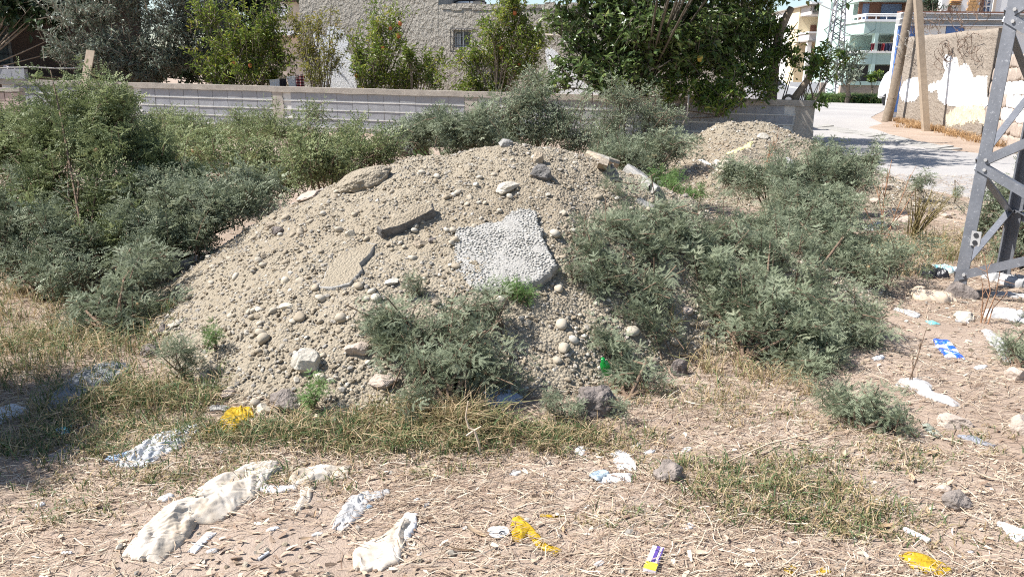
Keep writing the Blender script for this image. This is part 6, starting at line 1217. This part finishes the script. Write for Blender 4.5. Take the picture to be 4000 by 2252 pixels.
drape('wrapper', 'crushed dull bottle wrapper lying by the grey strip', 'wrapper', [(3615, 1660), (3640, 1690), (3672, 1712)], [10, 17, 12], mat_cloth('dull green wrapper', (.12, .13, .10), (.42, .44, .36), 30, .4), .02, 1, 41, 30, 14, .5)
drape('nappy', 'small white and turquoise bundle on the grass at the left', 'bundle', [(218, 1700), (250, 1685), (280, 1665)], [18, 24, 14], M_TURQ, .05, 2, 42, 40, 22, .5)
drape('plastic_bag', 'blue white plastic bag in the shade right of the front bush', 'bag', [(1880, 1580), (1930, 1560), (1990, 1560), (2040, 1570)], [28, 40, 28, 22], mat_cloth('bluish bag', (.28, .34, .46), (.62, .66, .74), 16, .35), .07, 3, 43, 60, 30, .7, jag=.3)
drape('plastic_bag', 'white sheet of plastic behind the large right bush on the slope', 'bag', [(2465, 1170), (2510, 1155), (2560, 1140)], [8, 14, 10], M_FILM, .03, 2, 44, 40, 14, .5, jag=.3)
drape('rag', 'pale yellow rag on the side of the earth heap', 'rag', [(2840, 600), (2880, 590), (2920, 575), (2940, 555)], [8, 14, 12, 5], M_YELP, .06, 3, 45, 50, 18, .6, jag=.4)
drape('sack', 'cream sack half buried in the front of the earth heap', 'sack', [(2790, 640), (2840, 660), (2890, 680), (2930, 690)], [14, 32, 34, 22], M_RAGC, .12, 3, 46, 50, 24, .4, jag=.2)
drape('plastic_bag', 'grey plastic rag on a stick at the right of the earth heap', 'bag', [(3078, 620), (3085, 650), (3080, 690)], [10, 16, 8], M_FILM, .10, 2, 47, 40, 18, .8, jag=.4)
drape('plastic_bag', 'grey plastic bag caught in the dry twigs by the road', 'bag', [(3390, 900), (3415, 890), (3440, 870)], [14, 26, 12], M_CLEAR, .14, 2, 48, 40, 22, .7, jag=.3)
drape('plastic_strip', 'flat white board sticking out of the earth heap', 'board', [(2730, 625), (2760, 638), (2790, 648)], [5, 7, 6], M_RAGW, .03, 1, 49, 20, 8, .1, jag=.08)
drape('paper', 'large white sheet of paper cut by the right edge near the bottom', 'paper', [(3895, 2045), (3950, 2070), (4020, 2110)], [8, 30, 50], M_WHITE, .01, 1, 50, 30, 12, .15, jag=.05)
# small firm things
def flat_box(name, label, cat, a, b, wpx, hgt, mat, extra=()):
    p, q = R(*a), R(*b); k = np.linalg.norm(p - A([0, 0, CAMH])) / F; d = unit(q - p); sd = unit(np.cross(d, A([0, 0, 1]))); nn_ = np.cross(sd, d); Lg = np.linalg.norm(q - p)
    t = thing(name, label, cat, (p + q) / 2)
    MB().box((p + q) / 2 + nn_ * (hgt / 2 + .004), (Lg, wpx * k, hgt), [d, sd, nn_]).build('body', mat, t)
    for nm, f0, f1, w0, w1, mt in extra: MB().box(p + d * Lg * (f0 + f1) / 2 + sd * wpx * k * (w0 + w1) / 2 + nn_ * (hgt + .0052), (Lg * (f1 - f0), wpx * k * (w1 - w0), .002), [d, sd, nn_]).build(nm, mt, t)
    return t
M_PUR = mat_plain('purple print', (.10, .06, .26), .4, .2, 30); M_YPR = mat_plain('yellow print', (.70, .58, .05), .4, .1, 30); M_LIL = mat_plain('lilac carton', (.58, .54, .60), .5, .12, 40)
flat_box('sachet', 'small lilac and purple carton with a yellow end in the bottom foreground', 'carton', (2535, 2245), (2572, 2150), 46, .012, M_LIL, [('yellow_end', .0, .28, -.49, .49, M_YPR), ('purple_band', .32, .98, -.12, .14, M_PUR), ('purple_edge', .3, .96, .36, .46, M_PUR)])
def tubeobj(name, label, cat, a, b, rpx, mat, lift=1., n=10):
    p, q = R(*a), R(*b); k = np.linalg.norm(p - A([0, 0, CAMH])) / F; r = rpx * k; o = A([0, 0, r * lift]); t = np.linspace(0, 1, 5)[:, None]
    return tag(MB().tube((p + o) + (q - p) * t, r, n).build(name, mat, base=p), label, cat)
tubeobj('plastic_tube', 'short white plastic tube on the straw at the lower right', 'tube', (3530, 2075), (3630, 2122), 9, M_WHITE)
tubeobj('cigarette_end', 'white cigarette end on the bare dirt at the lower left', 'cigarette', (245, 2167), (282, 2168), 5, M_WHITE)
tubeobj('cigarette_end', 'white and tan cigarette end right of the white rag strip', 'cigarette', (1010, 2190), (1050, 2165), 6, M_RAGW)
# green glass bottle end
p = R(2365, 1465); bt = thing('bottle', 'broken green glass bottle in the low plant at the foot of the heap', 'bottle', p)
m = N('green glass'); b = m.n('BsdfPrincipled'); b.inputs['Base Color'].default_value = (.01, .42, .07, 1); b.inputs['Roughness'].default_value = .06; b.inputs['Transmission Weight'].default_value = .6; m.l(b.outputs[0], m.out.inputs[0])
ax_ = unit(A([-.3, -.35, .9])); pr = [(0, .034), (.1, .036), (.5, .036), (.68, .030), (.8, .016), (1, .014)]
MB().tube([p + A([0, -.06, .03]) + ax_ * .10 * f for f, _ in pr], [r * .68 for _, r in pr], 16).build('glass', m.m, bt, True)
# round printed paper fragment
p = R(1945, 2085); pf = thing('paper_disc', 'round white paper piece printed with dark rings in the middle foreground', 'paper', p)
th = np.linspace(0, 2 * math.pi, 33)[:-1]; rs = np.random.RandomState(9); rr = .036 * (1 + .12 * np.sin(th * 3 + 1) + .05 * rs.normal(size=32)); ring = np.c_[rr * np.cos(th), rr * np.sin(th) * .95, .008 + .004 * np.sin(th * 2)]
V = np.vstack([ring, ring - A([0, 0, .0015]), [[0, 0, .012], [0, 0, .010]]]) + p; j = np.arange(32); l = (j + 1) % 32
obj('sheet', V, [np.stack([j, j + 32, l + 32, l], -1), np.vstack([np.stack([np.full(32, 64), j, l], -1), np.stack([np.full(32, 65), l + 32, j + 32], -1)])], M_RAGW, pf)
for (ox, oy, r) in ((.016, -.014, .012), (.016, -.014, .007), (-.020, -.012, .010)):
    t = np.linspace(0, 2 * math.pi, 17); MB().tube([p + A([ox + r * math.cos(a), oy + r * math.sin(a), .0115]) for a in t], .0011, 4, False).build('printed_ring', M_IRON, pf)
# small paper and plastic scraps
rs = np.random.RandomState(33)
scr = [(2015, 1850, 30, 40, 'torn white paper cup piece left of the striped wrapper'), (900, 2070, 0, 0, ''), (1065, 2070, 52, 20, 'curled white paper strip below the narrow cream strip'), (830, 2160, 44, 26, 'white paper scrap at the end of the dangling strip'), (650, 1950, 44, 46, 'torn white cup ring above the long rag'), (155, 1975, 26, 28, 'cream paper scrap on the dirt at the far left'), (1240, 2090, 44, 18, 'crumpled white paper right of the curled strip'), (860, 1770, 24, 22, 'white scrap on the grass right of the white shirt'), (1315, 1640, 18, 12, 'small white scrap in the grass at the front foot'), (2490, 1740, 16, 24, 'narrow white scrap standing in the straw above the wrapper'), (2535, 1768, 40, 28, 'white stone chip right of the crumpled wrapper'), (2680, 1760, 34, 26, 'white scrap right of the pitted stone top'), (3205, 1975, 50, 30, 'white box scrap in the grass at the right foreground'), (3420, 1960, 52, 30, 'dusty white scrap left of the lower right stone'), (3520, 1995, 26, 28, 'small grey white scrap below the dusty scrap'), (3355, 1655, 18, 14, 'white speck of paper in the low right plant'), (3430, 1400, 40, 24, 'clear scrap under the large right bush'), (3830, 1435, 40, 22, 'shiny clear scrap right of the blue packet'), (2340, 2205, 34, 26, 'white folded scrap in the bottom middle foreground'), (2690, 2060, 30, 36, 'feathery pale scrap in the right foreground'), (1628, 1955, 18, 18, 'white scrap in the straw right of the shredded plastic'), (1665, 1975, 22, 18, 'second white scrap in the straw right of the shredded plastic'), (1815, 2065, 20, 14, 'pale pink scrap left of the round printed paper'), (1640, 2170, 16, 14, 'tiny white pebble of polystyrene in the bottom foreground'), (3790, 2160, 22, 12, 'white chip at the lower right corner'), (2270, 1765, 14, 50, 'limp grey feather in the straw above the wrapper')]
for k, (px, py, wd, ht, lb) in enumerate(scr):
    if not lb: continue
    drape('paper_scrap', lb, 'scrap', [(px - wd / 2, py + ht * .25), (px, py), (px + wd / 2, py - ht * .25)], [ht * .3, ht * .5, ht * .3], M_RAGW if k % 3 else M_FILM, .016, 1, 200 + k, 18, 10, .8, jag=.35)
# dry fallen leaves
def leaf_mesh():
    u = np.linspace(-1, 1, 9); v = np.linspace(-1, 1, 5); U, Vv = np.meshgrid(u, v, indexing='ij'); wv_ = .34 * (1 - U ** 2) ** .7 + .01
    Z = .18 * U ** 2 + .25 * (Vv * wv_) ** 2 * 2 - .05 * (1 - np.abs(Vv)); T = np.stack([U, Vv * wv_, Z], -1).reshape(-1, 3); f = grid_faces(9, 5); return np.vstack([T, T - A([0, 0, .02])]), [f, f[:, ::-1] + 45]
LV = leaf_mesh(); m = N('dry leaf'); M_DRYL = m.bsdf(m.ramp(m.rnd(), [(0, (.40, .27, .16)), (.6, (.52, .39, .26)), (1, (.58, .47, .34))]), .85, trans=.15); LM = mesh('dry_leaf', LV[0], LV[1], M_DRYL, smooth=True)
rs = np.random.RandomState(40)
for k, (px, py, s) in enumerate([(380, 1985, 70), (2140, 1940, 44), (2730, 2170, 60), (2640, 2130, 60), (3130, 1725, 62), (3290, 1790, 56), (1860, 2090, 90), (1810, 2160, 110), (3690, 1905, 80), (3450, 2070, 70), (3620, 2010, 44), (2960, 2060, 40), (2700, 1990, 44), (3240, 1850, 60), (3640, 1780, 70), (1190, 2120, 50), (930, 1960, 44), (3840, 1870, 60), (3330, 2020, 40), (3830, 1930, 40), (2600, 1700, 40), (3560, 1880, 50), (2860, 1830, 30), (1230, 2020, 40), (120, 2090, 40), (2200, 2080, 44), (1700, 1870, 34), (3890, 2210, 46)]):
    p = R(px, py); kk = np.linalg.norm(p - A([0, 0, CAMH])) / F * s / 2; Mx = Matrix.Translation(Vector(p + A([0, 0, .012]))) @ Matrix(rotm(1, rs, .25)[0].tolist()).to_4x4() @ Matrix.Diagonal((kk, kk * rs.uniform(.5, 1.1), kk, 1))
    tag(inst('dry_leaf', LM, None, Mx), 'dry tan fallen leaf lying curled on the straw', 'leaf', 'dry fallen leaves on the straw')

# ------------------------------------------------------------------ dead stems
def twigs(name, label, cat, base, specs, mat, seed, r=.006, group=None):
    rs = np.random.RandomState(seed); mb = MB(); b = A(base, float)
    for (dx, dy, dz, nb) in specs:
        e = b + A([dx, dy, dz]); mid = (b + e) / 2 + rs.normal(0, .05, 3) * abs(dz); pts = [b + rs.normal(0, .02, 3) * A([1, 1, 0]) - A([0, 0, .03]), mid, e]; mb.tube(pts, [r, r * .75, r * .4], 5)
        for k in range(nb):
            f = rs.uniform(.35, .95); o = b + (e - b) * f + (mid - (b + e) / 2) * (1 - abs(2 * f - 1)); d = unit(e - b + rs.normal(0, .6, 3) * np.linalg.norm(e - b)); mb.tube([o, o + d * abs(dz) * rs.uniform(.15, .35)], [r * .5, r * .2], 4)
    return tag(mb.build(name, mat, base=b), label, cat, group)
b = R(3440, 940); twigs('dead_shrub', 'tall bare reddish twigs beside the bag caught at the road side', 'shrub', b, [(.05, .1, .75, 5), (.22, .05, .62, 4), (-.1, 0, .5, 4), (.3, .1, .45, 3), (-.2, .05, .35, 3)], M_DRYST, 61, .007)
b = R(3560, 930); rs = np.random.RandomState(5); twigs('reed_plant', 'clump of upright dry green brown stalks near the tower', 'plant', b, [(rs.uniform(-.1, .35), rs.uniform(-.1, .15), rs.uniform(.25, .5), 4) for _ in range(26)], mat_plain('dry green stalks', (.19, .15, .065), .9, .4, 12), 62, .006)
b = R(3125, 870); twigs('dead_shrub', 'low reddish dead shrub between the bushes below the earth heap', 'shrub', b, [(rs.uniform(-.3, .3), rs.uniform(-.1, .1), rs.uniform(.2, .45), 5) for _ in range(12)], M_DRYST, 63, .006)
b = R(2985, 690); twigs('dead_shrub', 'thin bare twigs sticking out of the earth heap', 'shrub', b, [(rs.uniform(-.1, .15), 0, rs.uniform(.25, .5), 3) for _ in range(4)], M_DRYST, 64, .007)
b = R(1875, 1780); o = A([0, 0, 1.]); k = np.linalg.norm(b - A([0, 0, CAMH])) / F
tag(MB().tube([b, b + A([-4, 0, 45]) * k, b + A([-22, 6, 98]) * k, b + A([-42, 6, 108]) * k, b + A([-55, 10, 150]) * k, b + A([-45, 10, 215]) * k], [.006, .0055, .006, .0045, .004, .003], 6).tube([b + A([-22, 6, 98]) * k, b + A([5, 0, 118]) * k], [.005, .003], 5).tube([b + A([-22, 6, 98]) * k, b + A([-52, -5, 80]) * k], [.005, .004], 5).build('dead_branch', M_TWIG, base=b), 'pale forked dead branch standing in front of the front bush', 'branch')
tag(MB().tube([R(3215, 1700) + A([0, 0, .02]), R(3000, 1760) + A([0, 0, .03]), R(2750, 1850) + A([0, 0, .01])], [.003, .004, .002], 5).build('dead_branch', M_TWIG, base=R(3000, 1760)), 'long thin dry stick lying across the straw at the right', 'branch')
b = R(3560, 1500); twigs('dead_shrub', 'bare dark twig standing in the straw below the tan bag', 'shrub', b, [(.06, .05, .28, 4), (.0, .03, .16, 2)], M_STEM, 65, .004)
b = R(3840, 1260); twigs('dead_shrub', 'thin reddish bare stems in front of the tower foot', 'shrub', b, [(-.07, 0, .45, 4), (-.03, .02, .25, 3), (.12, .0, .2, 2), (.05, 0, .33, 2)], M_DRYST, 66, .005)

# ================================================================== straw, grass and ground litter
def straw(name, centres, n, rs, lenr, wid, mat, spread_z=.008, up=.12, tints=None):
    xy = centres; n = len(xy); z = HT(xy[:, 0], xy[:, 1]); a = rs.uniform(0, 2 * math.pi, n) ; a = np.where(rs.rand(n) < .5, a, rs.normal(.25, .5, n)); L = rs.uniform(*lenr, n); el = rs.normal(0, up, n)
    d = np.stack([np.cos(a), np.sin(a), np.sin(el)], -1); o = np.stack([xy[:, 0], xy[:, 1], z + .003 + np.abs(rs.normal(0, spread_z, n))], -1); sd = unit(np.cross(d, A([0, 0, 1.]) + rs.normal(0, .4, (n, 3)))); w_ = wid * rs.uniform(.6, 1.4, n)
    bend = rs.normal(0, .12, (n, 1)) * L[:, None] * np.cross(d, A([0, 0, 1.])) + A([0, 0, .5]) * (np.abs(rs.normal(0, .05, n)) * L)[:, None]
    p0 = o - d * L[:, None] / 2; p1 = o + bend; p2 = o + d * L[:, None] / 2
    for p in (p0, p1, p2): p[:, 2] = np.maximum(p[:, 2], HT(p[:, 0], p[:, 1]) + .001)
    V = np.stack([p0 - sd * w_[:, None], p0 + sd * w_[:, None], p1 - sd * w_[:, None], p1 + sd * w_[:, None], p2 - sd * w_[:, None] * .5, p2 + sd * w_[:, None] * .5], 1); i = np.arange(n)[:, None] * 6
    Q = np.vstack([i + A([[0, 1, 3, 2]]), i + A([[2, 3, 5, 4]])]); return obj(name, V.reshape(-1, 3), [Q], mat, None, np.repeat(rs.rand(n) if tints is None else tints, 6), kind='stuff')
M_STRAW = mat_leaf('straw', [(0, (.20, .13, .09)), (.3, (.34, .245, .17)), (.6, (.47, .365, .26)), (.85, (.57, .48, .36)), (1, (.64, .57, .46))], .15, .7)
M_GRASS = mat_leaf('grass blades', [(0, (.045, .085, .03)), (.35, (.10, .155, .055)), (.6, (.19, .22, .09)), (.8, (.33, .235, .12)), (1, (.56, .43, .27))], .3, .6)
rs = np.random.RandomState(50)
n = 150000; x = rs.uniform(-3.2, 4.6, n); y = 2.0 + 6.5 * rs.rand(n) ** 2.0; D = fbm(x * 1.5, y * 1.5, 91, 4) * 2 + .55
bare = (y < 2.75) & (x < .2); D = D - .42 * np.clip((2.85 - y) * 2.2, 0, 1) * np.where(x < .3, 1, .35)
kp = (mound_a(x, y) < .03) & (np.abs(x) < .75 * y + .6) & (rs.rand(n) < np.clip(D + .12, .06, 1)); x, y = x[kp], y[kp]
straw('straw', np.stack([x, y], -1), 0, rs, (.02, .12), .0012, M_STRAW)
n = 9000; x = rs.uniform(-3, 4.5, n); y = 2.0 + 5 * rs.rand(n) ** 1.8; kp = (mound_a(x, y) < .02) & (np.abs(x) < .75 * y + .6); straw('leaf_litter', np.stack([x[kp], y[kp]], -1), 0, rs, (.012, .04), .005, M_STRAW, .005, .25)
n = 16000; x = rs.uniform(1.5, 9, n); y = rs.uniform(6, 12.5, n); kp = (HT(x, y) < .6) & (x < y * .75 + .5); straw('dry_stalks', np.stack([x[kp], y[kp]], -1), 0, rs, (.05, .2), .002, M_STRAW, .02, .25)
def grass(name, patches, rs, mat, wid=.0021, dens=.36, hmul=.8, gmul=.7):
    """patches: pixel centre, half sizes on the ground in metres, blade count, height, share of green"""
    V, Tn = [], []
    for (px, py, rx, ry, n, hh, green) in patches:
        n = int(n * dens); hh *= hmul; green *= gmul
        c = R(px, py) if not isinstance(px, tuple) else A(px); r = np.sqrt(rs.rand(n)); a = rs.uniform(0, 2 * math.pi, n); x = c[0] + rx * r * np.cos(a); y = c[1] + ry * r * np.sin(a)
        tuft = rs.randint(0, max(1, n // 14), n); tx = rs.uniform(-1, 1, (n, 2))[tuft] * A([rx, ry]) * .75; mix_ = rs.rand(n) < .7
        x = np.where(mix_, c[0] + tx[:, 0] + rs.normal(0, .018, n), x); y = np.where(mix_, c[1] + tx[:, 1] + rs.normal(0, .018, n), y); z = HT(x, y)
        h = hh * rs.uniform(.4, 1.25, n); ln = rs.uniform(0, 2 * math.pi, n); lean = np.abs(rs.normal(.95, .5, n)) * h; d = np.stack([np.cos(ln), np.sin(ln), 0 * ln], -1); o = np.stack([x, y, z - .004], -1)
        sd = np.stack([-np.sin(ln), np.cos(ln), 0 * ln], -1); sd = unit(sd + rs.normal(0, .5, (n, 3))); w_ = (wid * rs.uniform(.7, 1.4, n))[:, None]
        p1 = o + d * lean[:, None] * .35 + A([0, 0, .62]) * h[:, None]; p2 = o + d * lean[:, None] + A([0, 0, 1.]) * (h * rs.uniform(.55, 1., n))[:, None]
        V.append(np.stack([o - sd * w_, o + sd * w_, p1 - sd * w_ * .8, p1 + sd * w_ * .8, p2], 1).reshape(-1, 3)); t = np.where(rs.rand(n) < green, rs.uniform(0, .55, n), rs.uniform(.6, 1, n)); Tn.append(np.repeat(t, 5))
    V = np.vstack(V); n = len(V) // 5; i = np.arange(n)[:, None] * 5
    return obj(name, V, [np.vstack([i + A([[0, 1, 3, 2]])]), np.vstack([i + A([[2, 3, 4]])])], mat, None, np.concatenate(Tn), kind='stuff')
rs = np.random.RandomState(51)
grass('grass', [(150, 1420, .75, .45, 5200, .15, .5), (330, 1330, .55, .4, 2800, .14, .5), (60, 1250, .8, .6, 3000, .2, .35), (120, 1060, .7, .5, 2200, .28, .15), (620, 1560, .34, .2, 2600, .15, .6), (480, 1600, .5, .2, 2600, .12, .55), (150, 1720, .65, .3, 4200, .09, .6), (420, 1720, .5, .22, 2600, .085, .55), (900, 1730, .4, .16, 2200, .09, .6), (1100, 1700, .45, .14, 2600, .10, .6), (1350, 1690, .45, .15, 3000, .11, .55), (1600, 1720, .4, .16, 2400, .10, .5), (1500, 1800, .5, .16, 1800, .06, .45), (800, 1840, .45, .14, 1500, .06, .55), (500, 1880, .5, .16, 1500, .05, .6), (250, 2010, .35, .08, 700, .045, .6), (1050, 1900, .4, .1, 900, .05, .5)], rs, M_GRASS)
grass('grass', [(1950, 1740, .35, .14, 1800, .09, .5), (2100, 1700, .35, .14, 2000, .10, .55), (2300, 1720, .4, .12, 1600, .08, .45), (2650, 1560, .5, .2, 1100, .07, .35), (2900, 1560, .45, .25, 900, .06, .25), (2750, 1850, .4, .14, 1100, .05, .4), (2950, 1880, .42, .22, 2600, .085, .55), (3100, 1960, .4, .18, 2400, .075, .5), (3300, 2030, .35, .14, 1500, .06, .5), (3420, 2080, .3, .1, 900, .05, .5), (2600, 2020, .4, .1, 900, .045, .4), (3300, 1790, .5, .14, 1100, .05, .5), (3650, 1730, .5, .2, 1000, .05, .45), (3600, 1000, .55, .4, 2400, .2, .25), (3780, 950, .6, .5, 1800, .2, .4), (3450, 1050, .5, .3, 1400, .18, .2), (3350, 1820, .4, .1, 700, .05, .5), (3000, 1650, .5, .15, 900, .05, .3), (3850, 2100, .3, .12, 400, .04, .4)], rs, M_GRASS)
grass('dry_grass', [(1780, 1660, .2, .12, 1700, .20, .12), (1900, 1690, .18, .1, 900, .15, .2), (1550, 1620, .25, .08, 700, .12, .2), (2800, 1420, .35, .3, 900, .16, .1), (3000, 1500, .3, .2, 700, .12, .1), (900, 720, .8, .5, 900, .3, .1), (1330, 660, .4, .4, 500, .35, .1), (1260, 720, .3, .3, 400, .3, .15), (3380, 960, .4, .2, 900, .14, .05), (100, 1150, .6, .35, 1500, .2, .1), (2200, 1750, .4, .1, 700, .07, .1)], rs, M_GRASS)
# dry weeds along the foot of the rendered wall, green verge below the far trees
V = [((float(13.3 - .23 * k), float(27.6 - .95 * k), 0.), None, .5, .5, 300, .22, .05) for k in range(11)]
V += [((float(11.9 + .2 * k), float(24.5 - .3 * k), 0.), None, .5, .5, 160, .2, .05) for k in range(3)]
grass('wall_weeds', V, np.random.RandomState(52), mat_leaf('rusty dry weeds', [(0, (.14, .10, .04)), (.5, (.30, .17, .08)), (1, (.46, .30, .15))], .2, .7), .006, 1, 1, 1)
V = [((float(18.2 + .42 * k), float(48.8 - .25 * k), 0.), None, .9, 1.3, 900, .55, .9) for k in range(9)]
grass('verge_grass', V, np.random.RandomState(53), mat_leaf('verge grass', [(0, (.05, .10, .03)), (.5, (.13, .20, .06)), (1, (.34, .26, .15))], .3, .6), .02, 1, 1, 1)
